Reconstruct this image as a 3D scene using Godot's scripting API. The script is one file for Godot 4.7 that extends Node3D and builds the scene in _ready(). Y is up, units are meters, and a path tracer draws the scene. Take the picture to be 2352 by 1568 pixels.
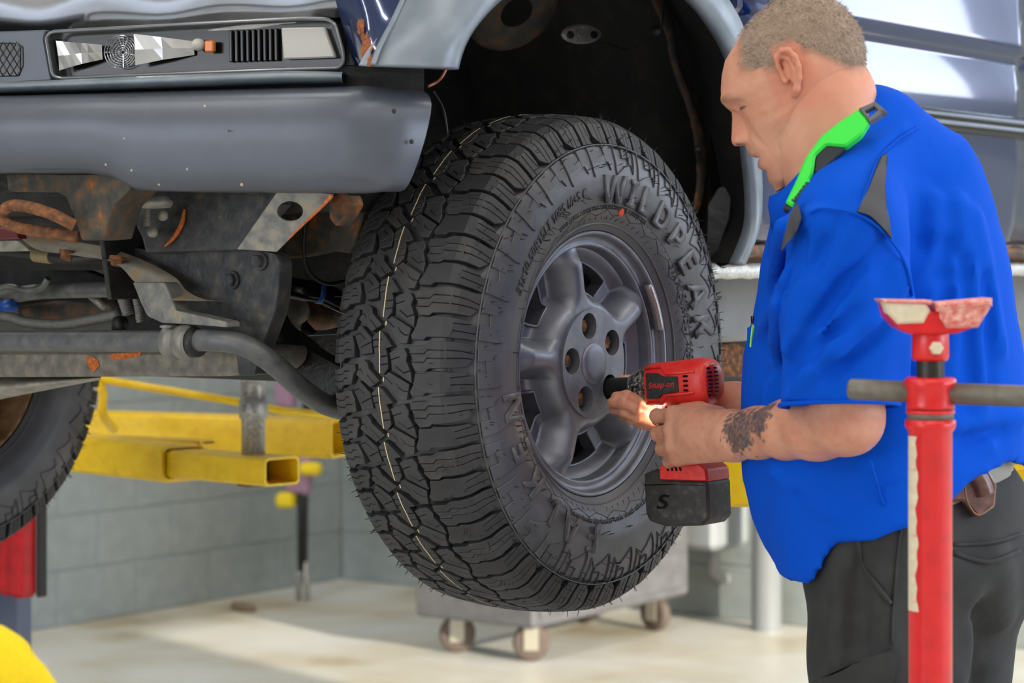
extends Node3D
# A service bay: a lifted pickup, its front wheel being bolted on by a mechanic.
# Pixel measurements below are taken in the 2352 x 1568 frame of the photograph.

const FOCAL := 5400.0
const EYE := 1.35
const MIDX := 1176.0
const HORIZON := 600.0
const HUB := Vector3(0.13, 1.19, -3.69)
var YAW := deg_to_rad(-36.0)
var bay: Transform3D          # the truck's axes: x outward, y up, z forward, origin at the wheel face
var rng := RandomNumberGenerator.new()
var M := {}
var used := {}

# ---------------------------------------------------------------- measuring
func at(px: float, py: float, d: float) -> Vector3:
	return Vector3((px - MIDX) / FOCAL * d, EYE - (py - HORIZON) / FOCAL * d, -d)

func on(px: float, py: float, axis: int, val: float) -> Vector3:
	var inv := bay.affine_inverse()
	var o: Vector3 = inv * Vector3(0, EYE, 0)
	var q: Vector3 = inv * at(px, py, 1.0)
	var dir := q - o
	return o + dir * ((val - o[axis]) / dir[axis])

func onx(px: float, py: float, v: float) -> Vector3: return on(px, py, 0, v)
func onz(px: float, py: float, v: float) -> Vector3: return on(px, py, 2, v)
func ony(px: float, py: float, v: float) -> Vector3: return on(px, py, 1, v)

# ---------------------------------------------------------------- nodes
func numbered(called: String) -> String:
	if not used.has(called):
		used[called] = 0
		return called
	used[called] += 1
	return "%s_%03d" % [called, used[called]]

func tag(o: Node3D, label: String, category := "", group := "", kind := "") -> void:
	if label: o.set_meta("label", label)
	if category: o.set_meta("category", category)
	if group: o.set_meta("group", group)
	if kind: o.set_meta("kind", kind)

func thing(called: String, label: String, category: String, xf := Transform3D.IDENTITY, group := "") -> Node3D:
	var o := Node3D.new()
	o.name = numbered(called)
	add_child(o)
	o.transform = xf
	tag(o, label, category, group)
	return o

func put(mesh: Mesh, called: String, mat: Material, parent: Node, xf := Transform3D.IDENTITY) -> MeshInstance3D:
	var o := MeshInstance3D.new()
	o.mesh = mesh
	o.material_override = mat
	if parent == self:
		o.name = numbered(called)
		add_child(o)
	else:
		o.name = called
		parent.add_child(o, true)
	o.transform = xf
	return o

func struct(mesh: Mesh, called: String, mat: Material, xf := Transform3D.IDENTITY) -> MeshInstance3D:
	var o := put(mesh, called, mat, self, xf)
	o.set_meta("kind", "structure")
	return o

func st_new(smooth := 0) -> SurfaceTool:
	var st := SurfaceTool.new()
	st.begin(Mesh.PRIMITIVE_TRIANGLES)
	st.set_smooth_group(smooth)
	return st

func st_end(st: SurfaceTool) -> ArrayMesh:
	st.index()
	st.generate_normals()
	return st.commit()

# ---------------------------------------------------------------- shapes
func tri(st: SurfaceTool, a: Vector3, b: Vector3, c: Vector3) -> void:
	st.add_vertex(a); st.add_vertex(b); st.add_vertex(c)

func quad(st: SurfaceTool, a: Vector3, b: Vector3, c: Vector3, d: Vector3) -> void:
	st.add_vertex(a); st.add_vertex(b); st.add_vertex(c)
	st.add_vertex(a); st.add_vertex(c); st.add_vertex(d)

# rows of points joined into a skin
func skin(st: SurfaceTool, rows: Array, wrap := false, flip := false) -> void:
	for i in rows.size() - 1:
		var p: PackedVector3Array = rows[i]
		var q: PackedVector3Array = rows[i + 1]
		var n := p.size()
		for j in (n if wrap else n - 1):
			var k := (j + 1) % n
			if flip: quad(st, p[j], p[k], q[k], q[j])
			else: quad(st, p[j], q[j], q[k], p[k])

func cap(st: SurfaceTool, ring: PackedVector3Array, flip := false) -> void:
	var c := Vector3.ZERO
	for p in ring: c += p
	c /= ring.size()
	for j in ring.size():
		var k := (j + 1) % ring.size()
		if flip: tri(st, c, ring[k], ring[j])
		else: tri(st, c, ring[j], ring[k])

# box with chamfered edges
func cbox(st: SurfaceTool, size: Vector3, c: float, xf := Transform3D.IDENTITY) -> void:
	var h := size * 0.5
	c = minf(c, minf(h.x, minf(h.y, h.z)) * 0.95)
	var pt := func(sx, sy, sz, ax) -> Vector3:
		var v := Vector3(sx * (h.x - c), sy * (h.y - c), sz * (h.z - c))
		v[ax] += c * [sx, sy, sz][ax]
		return xf * v
	for ax in 3:
		var u := (ax + 1) % 3
		var w := (ax + 2) % 3
		for s in [-1, 1]:
			var p := []
			for k in [[-1, -1], [1, -1], [1, 1], [-1, 1]]:
				var sg := [0, 0, 0]
				sg[ax] = s; sg[u] = k[0]; sg[w] = k[1]
				p.append(pt.call(sg[0], sg[1], sg[2], ax))
			if s > 0: quad(st, p[3], p[2], p[1], p[0])
			else: quad(st, p[0], p[1], p[2], p[3])
	for ax in 3:
		var u := (ax + 1) % 3
		var w := (ax + 2) % 3
		for su in [-1, 1]:
			for sw in [-1, 1]:
				var g := [0, 0, 0]; var g2 := [0, 0, 0]
				g[ax] = -1; g[u] = su; g[w] = sw
				g2[ax] = 1; g2[u] = su; g2[w] = sw
				var a: Vector3 = pt.call(g[0], g[1], g[2], u)
				var b: Vector3 = pt.call(g2[0], g2[1], g2[2], u)
				var d: Vector3 = pt.call(g[0], g[1], g[2], w)
				var e: Vector3 = pt.call(g2[0], g2[1], g2[2], w)
				if su * sw > 0: quad(st, a, b, e, d)
				else: quad(st, a, d, e, b)
	for sx in [-1, 1]:
		for sy in [-1, 1]:
			for sz in [-1, 1]:
				var a: Vector3 = pt.call(sx, sy, sz, 0)
				var b: Vector3 = pt.call(sx, sy, sz, 1)
				var d: Vector3 = pt.call(sx, sy, sz, 2)
				if sx * sy * sz > 0: tri(st, a, d, b)
				else: tri(st, a, b, d)

func box_mesh(size: Vector3, c := 0.002) -> ArrayMesh:
	var st := st_new(-1)
	cbox(st, size, c)
	return st_end(st)

# ring of points round an axis at p
func ring_at(p: Vector3, dir: Vector3, up: Vector3, r: float, n: int, ry := -1.0) -> PackedVector3Array:
	var x := up.cross(dir).normalized()
	var y := dir.cross(x).normalized()
	var out := PackedVector3Array()
	if ry < 0.0: ry = r
	for i in n:
		var a := TAU * i / n
		out.append(p + x * cos(a) * r + y * sin(a) * ry)
	return out

func tube(st: SurfaceTool, pts: PackedVector3Array, radii, n := 12, caps := true) -> void:
	var rows := []
	var up := Vector3.UP
	var d0 := (pts[1] - pts[0]).normalized()
	if absf(d0.dot(up)) > 0.9: up = Vector3.RIGHT
	for i in pts.size():
		var dir: Vector3
		if i == 0: dir = pts[1] - pts[0]
		elif i == pts.size() - 1: dir = pts[i] - pts[i - 1]
		else: dir = (pts[i + 1] - pts[i]).normalized() + (pts[i] - pts[i - 1]).normalized()
		dir = dir.normalized()
		up = (up - dir * up.dot(dir)).normalized()
		var r: float = radii if (radii is float or radii is int) else radii[i]
		rows.append(ring_at(pts[i], dir, up, r, n))
	skin(st, rows, true)
	if caps:
		cap(st, rows[0]); cap(st, rows[-1], true)

func smooth_path(pts: PackedVector3Array, per := 6) -> PackedVector3Array:
	var out := PackedVector3Array()
	for i in pts.size() - 1:
		var a := pts[maxi(i - 1, 0)]
		var b := pts[i]
		var c := pts[i + 1]
		var d := pts[mini(i + 2, pts.size() - 1)]
		for k in per:
			out.append(b.cubic_interpolate(c, a, d, float(k) / per))
	out.append(pts[-1])
	return out

# profile of (radius, height) turned round an axis through xf's origin along its y
func lathe(st: SurfaceTool, prof: PackedVector2Array, n := 48, xf := Transform3D.IDENTITY) -> void:
	var rows := []
	for p in prof:
		var row := PackedVector3Array()
		for i in n:
			var a := TAU * i / n
			row.append(xf * Vector3(cos(a) * p.x, p.y, sin(a) * p.x))
		rows.append(row)
	skin(st, rows, true, true)

func sort_ccw(poly: PackedVector2Array) -> PackedVector2Array:
	if Geometry2D.is_polygon_clockwise(poly):
		var q := poly.duplicate()
		q.reverse()
		return q
	return poly

func inset(poly: PackedVector2Array, w: float) -> PackedVector2Array:
	var out := PackedVector2Array()
	var n := poly.size()
	for i in n:
		var a := (poly[i] - poly[(i + n - 1) % n]).normalized()
		var b := (poly[(i + 1) % n] - poly[i]).normalized()
		var na := Vector2(-a.y, a.x)
		var nb := Vector2(-b.y, b.x)
		var m := (na + nb)
		var l := m.length()
		if l < 0.25: m = na
		else: m = m / l * minf(1.0 / maxf(l * 0.5, 0.3), 2.2)
		out.append(poly[i] + m * w)
	return out

# flat plate: polygon (x, y of xf) with thickness along -z of xf, chamfered front edge
func plate(st: SurfaceTool, poly0: PackedVector2Array, thick: float, xf := Transform3D.IDENTITY, c := 0.0015) -> void:
	var poly := sort_ccw(poly0)
	var inn := inset(poly, c)
	var idx := Geometry2D.triangulate_polygon(inn)
	var tries := 0
	while idx.is_empty() and tries < 4:
		tries += 1
		inn = inset(poly, c * [0.5, 0.25, 0.1, 0.0][tries - 1])
		idx = Geometry2D.triangulate_polygon(inn)
	for i in range(0, idx.size(), 3):
		var t := []
		for k in 3: t.append(inn[idx[i + k]])
		for z in [0.0, -thick]:
			var v := []
			for q in t: v.append(xf * Vector3(q.x, q.y, z))
			tri(st, v[0], v[1], v[2])
	var n := poly.size()
	for i in n:
		var k := (i + 1) % n
		var a := poly[i]; var b := poly[k]; var ai := inn[i]; var bi := inn[k]
		quad(st, xf * Vector3(ai.x, ai.y, 0), xf * Vector3(bi.x, bi.y, 0), xf * Vector3(b.x, b.y, -c), xf * Vector3(a.x, a.y, -c))
		quad(st, xf * Vector3(a.x, a.y, -c), xf * Vector3(b.x, b.y, -c), xf * Vector3(b.x, b.y, -thick + c), xf * Vector3(a.x, a.y, -thick + c))
		quad(st, xf * Vector3(a.x, a.y, -thick + c), xf * Vector3(b.x, b.y, -thick + c), xf * Vector3(bi.x, bi.y, -thick), xf * Vector3(ai.x, ai.y, -thick))

func v2(list: Array) -> PackedVector2Array:
	var out := PackedVector2Array()
	for i in range(0, list.size(), 2): out.append(Vector2(list[i], list[i + 1]))
	return out

func oval(cx: float, cy: float, rx: float, ry: float, n := 20) -> PackedVector2Array:
	var out := PackedVector2Array()
	for i in n: out.append(Vector2(cx + cos(TAU * i / n) * rx, cy + sin(TAU * i / n) * ry))
	return out

func round_poly(poly: PackedVector2Array, r: float, seg := 4) -> PackedVector2Array:
	var out := PackedVector2Array()
	var n := poly.size()
	for i in n:
		var p := poly[i]
		var a := poly[(i + n - 1) % n] - p
		var b := poly[(i + 1) % n] - p
		var ra := minf(r, minf(a.length(), b.length()) * 0.45)
		var s := p + a.normalized() * ra
		var e := p + b.normalized() * ra
		for k in seg + 1:
			var t := float(k) / seg
			out.append(s.lerp(p, t).lerp(p.lerp(e, t), t))
	return out

func basis_z(z: Vector3, up := Vector3.UP) -> Basis:
	var zz := z.normalized()
	var x := up.cross(zz).normalized()
	return Basis(x, zz.cross(x), zz)

func basis_y(y: Vector3, hint := Vector3.RIGHT) -> Basis:
	var yy := y.normalized()
	if absf(yy.dot(hint)) > 0.95: hint = Vector3.BACK
	var z := hint.cross(yy).normalized()
	return Basis(yy.cross(z), yy, z)

func hex_bolt(st: SurfaceTool, p: Vector3, dir: Vector3, r: float, h: float, washer := 1.35) -> void:
	var xf := Transform3D(basis_y(dir), p)
	if washer > 0.0:
		lathe(st, v2([0.0001, h * 0.28, r * washer * 0.95, h * 0.28, r * washer, h * 0.2, r * washer, -h * 0.1]), 20, xf)
	var rows := []
	for k in [[r, 0.0], [r, h * 0.85], [r * 0.85, h], [0.0001, h]]:
		var row := PackedVector3Array()
		for i in 6: row.append(xf * Vector3(cos(TAU * i / 6) * k[0], k[1], sin(TAU * i / 6) * k[0]))
		rows.append(row)
	skin(st, rows, true, true)

# ---------------------------------------------------------------- materials
func srgb(r: float, g: float, b: float) -> Color: return Color(r / 255.0, g / 255.0, b / 255.0)

func noise_tex(freq: float, stops: Array, size := 512, octaves := 4, seed_ := 1, as_normal := false, bump := 4.0, kind := FastNoiseLite.TYPE_SIMPLEX_SMOOTH) -> NoiseTexture2D:
	var n := FastNoiseLite.new()
	n.noise_type = kind
	n.frequency = freq
	n.fractal_octaves = octaves
	n.seed = seed_
	var t := NoiseTexture2D.new()
	t.width = size; t.height = size
	t.seamless = true
	t.noise = n
	if as_normal:
		t.as_normal_map = true
		t.bump_strength = bump
	elif stops.size():
		var g := Gradient.new()
		var offs := PackedFloat32Array()
		var cols := PackedColorArray()
		for s in stops:
			offs.append(s[0]); cols.append(s[1])
		g.offsets = offs; g.colors = cols
		t.color_ramp = g
	return t

func mat(c: Color, rough := 0.6, metal := 0.0) -> StandardMaterial3D:
	var m := StandardMaterial3D.new()
	m.albedo_color = c
	m.roughness = rough
	m.metallic = metal
	return m

# colour that varies in patches; stops are [offset, colour]; scale is repeats per metre
func patchy(stops: Array, rough: float, scale: float, freq := 0.02, seed_ := 1, metal := 0.0, bump := 0.0, world := false, octaves := 4) -> StandardMaterial3D:
	var m := mat(Color.WHITE, rough, metal)
	m.albedo_texture = noise_tex(freq, stops, 512, octaves, seed_)
	m.uv1_triplanar = true
	m.uv1_world_triplanar = world
	m.uv1_scale = Vector3.ONE * scale
	if bump > 0.0:
		m.normal_enabled = true
		m.normal_texture = noise_tex(freq * 3.0, [], 512, 4, seed_ + 7, true, 4.0)
		m.normal_scale = bump
	return m

# ================================================================ scene
func _ready() -> void:
	rng.seed = 7
	bay = Transform3D(Basis(Vector3.UP, YAW), HUB)
	# --- camera
	var cam := Camera3D.new()
	cam.name = "camera"
	add_child(cam)
	cam.position = Vector3(0, EYE, 0)
	var lens := CameraAttributesPhysical.new()
	lens.frustum_focal_length = 82.65
	lens.frustum_focus_distance = 3.62
	lens.frustum_near = 0.05
	lens.frustum_far = 200.0
	lens.exposure_aperture = 5.0
	cam.attributes = lens
	cam.projection = Camera3D.PROJECTION_FRUSTUM
	cam.near = 0.05
	cam.far = 200.0
	cam.size = 2.0 * 0.05 * 784.0 / FOCAL
	cam.frustum_offset = Vector2(0, -0.05 * 184.0 / FOCAL)
	cam.current = true
	# --- sky and exposure
	var env := Environment.new()
	env.background_mode = Environment.BG_SKY
	var sky := Sky.new()
	var sm := ProceduralSkyMaterial.new()
	sm.sky_top_color = Color(0.72, 0.8, 0.92)
	sm.sky_horizon_color = Color(0.97, 0.98, 1.0)
	sm.ground_horizon_color = Color(0.6, 0.6, 0.58)
	sm.ground_bottom_color = Color(0.42, 0.42, 0.4)
	sm.sky_energy_multiplier = 2.6
	sm.ground_energy_multiplier = 2.4
	sky.sky_material = sm
	env.sky = sky
	env.tonemap_mode = Environment.TONE_MAPPER_LINEAR
	env.tonemap_exposure = 0.95
	env.sdfgi_enabled = true
	env.ssao_enabled = true
	env.ssil_enabled = true
	var we := WorldEnvironment.new()
	we.name = "surroundings"
	we.environment = env
	add_child(we)
	# --- sun
	var sun := DirectionalLight3D.new()
	sun.name = "sun"
	add_child(sun)
	sun.light_color = Color(1.0, 0.95, 0.87)
	sun.light_energy = 2.2
	sun.light_angular_distance = 0.6
	sun.shadow_enabled = true
	sun.look_at_from_position(Vector3.ZERO, bay.basis * Vector3(-0.958, -0.292, -0.28))
	materials()
	build_room()
	build_lights()
	build_truck()
	build_wheels()
	build_mechanic()
	build_wrench()
	build_stand()
	build_lift()
	build_background()

func materials() -> void:
	M.rubber = patchy([[0.0, srgb(42, 42, 44)], [0.5, srgb(53, 53, 56)], [1.0, srgb(68, 67, 68)]], 0.58, 3.0, 0.012, 3, 0.0, 0.15)
	M.rubber_side = patchy([[0.0, srgb(66, 66, 70)], [0.5, srgb(78, 78, 83)], [1.0, srgb(92, 91, 97)]], 0.4, 2.0, 0.01, 5, 0.0, 0.1)
	M.whisker = mat(srgb(26, 25, 26), 0.6)
	M.line_paint = mat(srgb(226, 205, 165), 0.7)
	M.dot_paint = mat(srgb(255, 80, 40), 0.6)
	M.alloy = patchy([[0.0, srgb(104, 106, 116)], [0.5, srgb(118, 120, 131)], [1.0, srgb(134, 136, 148)]], 0.42, 3.0, 0.015, 9, 0.55, 0.06)
	M.alloy_lip = patchy([[0.0, srgb(92, 88, 88)], [0.45, srgb(150, 150, 158)], [1.0, srgb(176, 178, 188)]], 0.3, 4.0, 0.03, 11, 0.8, 0.1)
	M.dark_metal = patchy([[0.0, srgb(22, 22, 24)], [0.6, srgb(38, 38, 40)], [1.0, srgb(66, 60, 54)]], 0.6, 3.0, 0.02, 13, 0.3, 0.2)
	M.rust = patchy([[0.0, srgb(58, 42, 34)], [0.45, srgb(110, 74, 50)], [0.75, srgb(160, 100, 58)], [1.0, srgb(190, 130, 84)]], 0.85, 6.0, 0.02, 15, 0.0, 0.5)
	M.lead = patchy([[0.0, srgb(130, 120, 122)], [0.5, srgb(180, 174, 178)], [1.0, srgb(220, 216, 222)]], 0.35, 20.0, 0.03, 17, 0.8, 0.3)
	M.floor = patchy([[0.0, srgb(168, 152, 120)], [0.3, srgb(206, 200, 184)], [0.55, srgb(218, 216, 208)], [1.0, srgb(230, 231, 230)]], 0.36, 0.35, 0.006, 21, 0.0, 0.05, true, 5)
	M.block = patchy([[0.0, srgb(140, 148, 147)], [0.5, srgb(150, 158, 157)], [1.0, srgb(160, 167, 166)]], 0.45, 1.2, 0.02, 23, 0.0, 0.25, true)
	M.mortar = mat(srgb(142, 150, 149), 0.7)
	M.wall_white = mat(srgb(205, 205, 202), 0.7)
	M.ceiling = mat(srgb(215, 215, 212), 0.8)
	M.steel_frame = mat(srgb(120, 122, 126), 0.5, 0.4)

# a box given in the bay's axes but with y measured from the floor
func bay_box(lo: Vector3, hi: Vector3) -> Array:
	var b := BoxMesh.new()
	b.size = hi - lo
	var c := (lo + hi) * 0.5 - Vector3(0, HUB.y, 0)
	return [b, bay * Transform3D(Basis.IDENTITY, c)]

func sbox(called: String, lo: Vector3, hi: Vector3, m: Material) -> MeshInstance3D:
	var a := bay_box(lo, hi)
	return struct(a[0], called, m, a[1])

const X0 := -4.4
const X1 := 6.5
const Z0 := -4.6
const Z1 := 7.5
const HIGH := 4.6

func build_room() -> void:
	sbox("floor", Vector3(X0 - 0.3, -0.2, Z0 - 0.3), Vector3(X1 + 0.3, 0, Z1 + 0.3), M.floor)
	sbox("ceiling", Vector3(X0 - 0.3, HIGH, Z0 - 0.3), Vector3(X1 + 0.3, HIGH + 0.2, Z1 + 0.3), M.ceiling)
	var wl := sbox("wall_left", Vector3(X0 - 0.3, 0, Z0 - 0.3), Vector3(X0 - 0.005, HIGH, Z1 + 0.3), M.mortar)
	var wb := sbox("wall_back", Vector3(X0 - 0.3, 0, Z0 - 0.3), Vector3(0.2, HIGH, Z0 - 0.005), M.mortar)
	# right part of the back wall: a row of high windows
	sbox("wall_back", Vector3(0.2, 0, Z0 - 0.3), Vector3(X1 + 0.3, 1.9, Z0 - 0.005), M.mortar)
	sbox("wall_back", Vector3(0.2, 3.1, Z0 - 0.3), Vector3(X1 + 0.3, HIGH, Z0 - 0.005), M.mortar)
	var glass := mat(Color(0.9, 0.95, 1.0, 0.08), 0.02)
	glass.transparency = BaseMaterial3D.TRANSPARENCY_ALPHA
	for k in 6:
		var x := 0.2 + k * 1.1
		sbox("wall_back", Vector3(x, 1.9, Z0 - 0.3), Vector3(x + 0.16, 3.1, Z0 - 0.005), M.mortar)
		if k < 5: sbox("window_%d" % (k + 1), Vector3(x + 0.16, 1.9, Z0 - 0.17), Vector3(x + 1.1, 3.1, Z0 - 0.16), glass)
	sbox("wall_back", Vector3(5.86, 1.9, Z0 - 0.3), Vector3(X1 + 0.3, 3.1, Z0 - 0.005), M.mortar)
	block_wall(wl, 0, 4.8)
	block_wall(wb, 1, 5.2)
	# right wall: one open roller door, the low sun comes in through it
	sbox("wall_right", Vector3(X1, 0, Z0 - 0.3), Vector3(X1 + 0.3, HIGH, -4.3), M.wall_white)
	sbox("wall_right", Vector3(X1, 0, 0.1), Vector3(X1 + 0.3, HIGH, Z1 + 0.3), M.wall_white)
	sbox("wall_right", Vector3(X1, 3.3, -4.3), Vector3(X1 + 0.3, HIGH, 0.1), M.wall_white)
	# front wall: one roller door rolled up, the other shut
	sbox("wall_front", Vector3(X0 - 0.3, 0, Z1), Vector3(-3.8, HIGH, Z1 + 0.3), M.wall_white)
	sbox("wall_front", Vector3(-3.8, 2.3, Z1), Vector3(0.4, HIGH, Z1 + 0.3), M.wall_white)
	sbox("wall_front", Vector3(0.4, 0, Z1), Vector3(X1 + 0.3, HIGH, Z1 + 0.3), M.wall_white)
	var d := sbox("door_1", Vector3(1.4, 0, Z1 - 0.06), Vector3(5.4, 3.3, Z1), M.wall_white)
	for j in 8:
		put(box_mesh(Vector3(3.9, 0.36, 0.03), 0.01), "panel", M.wall_white, d, Transform3D(Basis.IDENTITY, Vector3(0, -1.45 + j * 0.41, -0.04)))

# painted concrete blocks laid in running bond on the inside of a wall
func block_wall(wall: MeshInstance3D, side: int, length: float) -> void:
	var mesh := box_mesh(Vector3(0.398, 0.195, 0.03), 0.003)
	var half := box_mesh(Vector3(0.195, 0.195, 0.03), 0.003)
	var inv := wall.transform.affine_inverse()
	for row in 13:
		var y := row * 0.203 + 0.1015
		var a := 0.0
		if row % 2 == 1:
			a = 0.203
		while a < length:
			var mid := a + 0.203
			var p: Vector3
			var b := Basis.IDENTITY
			var depth := -0.0148 - rng.randf() * 0.0006
			if side == 0:
				p = Vector3(X0 + depth, y, Z0 + mid)
				b = Basis(Vector3.UP, PI / 2)
			else:
				p = Vector3(X0 + mid, y, Z0 + depth)
			p.y -= HUB.y
			put(mesh, "block", M.block, wall, inv * bay * Transform3D(b, p))
			a += 0.406
		if row % 2 == 1:
			var p2 := Vector3(X0 - 0.0148, y - HUB.y, Z0 + 0.1)
			var b2 := Basis(Vector3.UP, PI / 2)
			if side == 1:
				p2 = Vector3(X0 + 0.1, y - HUB.y, Z0 - 0.0148)
				b2 = Basis.IDENTITY
			put(half, "block", M.block, wall, inv * bay * Transform3D(b2, p2))

func build_lights() -> void:
	var glow := mat(Color(1, 1, 1), 0.5)
	glow.emission_enabled = true
	glow.emission = Color(1.0, 0.98, 0.94)
	glow.emission_energy_multiplier = 4.0
	var tube_mesh := box_mesh(Vector3(0.16, 0.03, 2.4), 0.004)
	var hood := box_mesh(Vector3(0.24, 0.05, 2.5), 0.006)
	for ix in 4:
		for iz in 4:
			var p := Vector3(-3.4 + ix * 2.4, HIGH - 0.45 - HUB.y, -3.2 + iz * 3.0)
			var t := thing("ceiling_light", "long white ceiling strip light hanging over the service bay", "light", bay * Transform3D(Basis.IDENTITY, p), "strip lights over the bay")
			put(hood, "housing", M.ceiling, t)
			put(tube_mesh, "diffuser", glow, t, Transform3D(Basis.IDENTITY, Vector3(0, -0.035, 0)))
			var rod := CylinderMesh.new()
			rod.top_radius = 0.006; rod.bottom_radius = 0.006; rod.height = 0.43; rod.radial_segments = 8; rod.rings = 0
			for s in [-1.0, 1.0]: put(rod, "hanger", M.steel_frame, t, Transform3D(Basis.IDENTITY, Vector3(0, 0.235, s)))
			var l := AreaLight3D.new()
			l.name = "lamp"
			l.area_size = Vector2(0.16, 2.4)
			l.light_color = Color(1.0, 0.98, 0.94)
			l.light_energy = 2.3
			l.area_range = 20.0
			l.shadow_enabled = true
			t.add_child(l)
			l.transform = Transform3D(Basis(Vector3.RIGHT, -PI / 2), Vector3(0, -0.056, 0))

# ---------------------------------------------------------------- wheel
# tyre section: arc length t across the tread from its middle -> (x, radius)
const TMID := -0.104
var sec := [[0.095, -0.009, 0.3862], [0.112, 0.0055, 0.378], [0.149, 0.022, 0.345], [0.180, 0.0315, 0.315], [0.200, 0.0345, 0.295], [0.225, 0.0335, 0.27], [0.262, 0.022, 0.236], [0.29, 0.001, 0.2095]]

func tsec(t: float) -> Vector2:
	var a := absf(t)
	var x := 0.0
	var r := 0.0
	if a <= 0.095:
		x = a
		r = 0.394 - 0.86 * a * a
	else:
		for i in sec.size() - 1:
			if a <= sec[i + 1][0] or i == sec.size() - 2:
				var k: float = (a - sec[i][0]) / (sec[i + 1][0] - sec[i][0])
				x = lerpf(sec[i][1], sec[i + 1][1], k) - TMID
				r = lerpf(sec[i][2], sec[i + 1][2], k)
				break
	return Vector2(TMID + x * signf(t) if t != 0.0 else TMID, r)

func tpos(t: float, th: float, h: float) -> Vector3:
	var p := tsec(t)
	var q := tsec(t + 0.002) - tsec(t - 0.002)
	var n := Vector2(-q.y, q.x).normalized()
	p += n * h
	return Vector3(p.x, p.y * cos(th), p.y * sin(th))

# a raised rubber block: outline in (t, angle)
func block_mesh(poly0: PackedVector2Array, top: float, base: float, splits: Array, bev := 0.0009) -> ArrayMesh:
	var st := st_new(-1)
	block_add(st, poly0, top, base, splits, bev)
	return st_end(st)

func block_add(st: SurfaceTool, poly0: PackedVector2Array, top: float, base: float, splits: Array, bev := 0.0009) -> void:
	# work in metres: (t, s) with s = angle * 0.39
	var poly := sort_ccw(poly0)
	var inn := inset(poly, bev)
	var lo := -1.0
	for i in splits.size() + 1:
		var hi: float = splits[i] if i < splits.size() else 1.0
		var strip := PackedVector2Array([Vector2(lo, -1), Vector2(hi, -1), Vector2(hi, 1), Vector2(lo, 1)])
		for piece in Geometry2D.intersect_polygons(inn, strip):
			if Geometry2D.is_polygon_clockwise(piece): continue
			var idx := Geometry2D.triangulate_polygon(piece)
			for k in range(0, idx.size(), 3):
				var v := []
				for j in 3: v.append(tpos(piece[idx[k + j]].x, piece[idx[k + j]].y / 0.39, top))
				tri(st, v[0], v[1], v[2])
		lo = hi
	var n := poly.size()
	for i in n:
		var k := (i + 1) % n
		var cuts := [0.0]
		for s in splits:
			var f: float = (s - poly[i].x) / (poly[k].x - poly[i].x) if absf(poly[k].x - poly[i].x) > 1e-6 else -1.0
			if f > 0.01 and f < 0.99: cuts.append(f)
		cuts.append(1.0)
		cuts.sort()
		for j in cuts.size() - 1:
			var a := poly[i].lerp(poly[k], cuts[j])
			var b := poly[i].lerp(poly[k], cuts[j + 1])
			var ai := inn[i].lerp(inn[k], cuts[j])
			var bi := inn[i].lerp(inn[k], cuts[j + 1])
			quad(st, tpos(ai.x, ai.y / 0.39, top), tpos(bi.x, bi.y / 0.39, top), tpos(b.x, b.y / 0.39, top - bev), tpos(a.x, a.y / 0.39, top - bev))
			quad(st, tpos(a.x, a.y / 0.39, top - bev), tpos(b.x, b.y / 0.39, top - bev), tpos(b.x, b.y / 0.39, base), tpos(a.x, a.y / 0.39, base))

func pat(list: Array) -> PackedVector2Array:
	var out := PackedVector2Array()
	for i in range(0, list.size(), 2):
		out.append(Vector2((list[i] - 715.0) / 6800.0, (list[i + 1] - 740.0) / 700.0 * TAU / 30.0 * 0.39))
	return out

# thin zigzag cut
func sipe(list: Array, w := 0.0011) -> PackedVector2Array:
	var p := pat(list)
	var a := PackedVector2Array()
	var b := PackedVector2Array()
	for q in p:
		a.append(q + Vector2(0, w * 0.5))
		b.append(q - Vector2(0, w * 0.5))
	b.reverse()
	a.append_array(b)
	return a

func cut(poly: PackedVector2Array, sipes: Array) -> Array:
	var parts := [sort_ccw(poly)]
	for s in sipes:
		var nxt := []
		for q in parts:
			for r in Geometry2D.clip_polygons(q, s):
				if not Geometry2D.is_polygon_clockwise(r): nxt.append(r)
		parts = nxt
	return parts

func block_cut(poly: PackedVector2Array, sipes: Array, top: float, base: float, splits: Array) -> ArrayMesh:
	var st := st_new(-1)
	for q in cut(poly, sipes):
		var area := 0.0
		for i in q.size(): area += q[i].cross(q[(i + 1) % q.size()])
		if absf(area) < 4e-6: continue
		block_add(st, q, top, base, splits, 0.0007)
	# floor of the sipes
	block_add(st, inset(sort_ccw(poly), 0.0012), top - 0.005, base, splits, 0.0003)
	return st_end(st)

func glyphs(st: SurfaceTool, text: String, size: float, depth: float, r: float, th0: float, step_scale := 1.0, bold := 700, widen := 1.0, italic := 0.0) -> void:
	# raised lettering round the sidewall, tops outward, reading clockwise
	var font := SystemFont.new()
	font.font_names = PackedStringArray(["Droid Sans"])
	font.font_weight = bold
	var th := th0
	for ch in text:
		var adv := font.get_string_size(ch, HORIZONTAL_ALIGNMENT_LEFT, -1, 64).x / 64.0 * size * widen
		if ch != " ":
			var tm := TextMesh.new()
			tm.font = font
			tm.font_size = 64
			tm.text = ch
			tm.pixel_size = size / 64.0
			tm.depth = depth
			tm.curve_step = 1.5
			tm.vertical_alignment = VERTICAL_ALIGNMENT_CENTER
			st.append_from(tm, 0, glyph_xf(r, th - adv * 0.5 / r, widen, italic))
		th -= adv * step_scale / r

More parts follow.
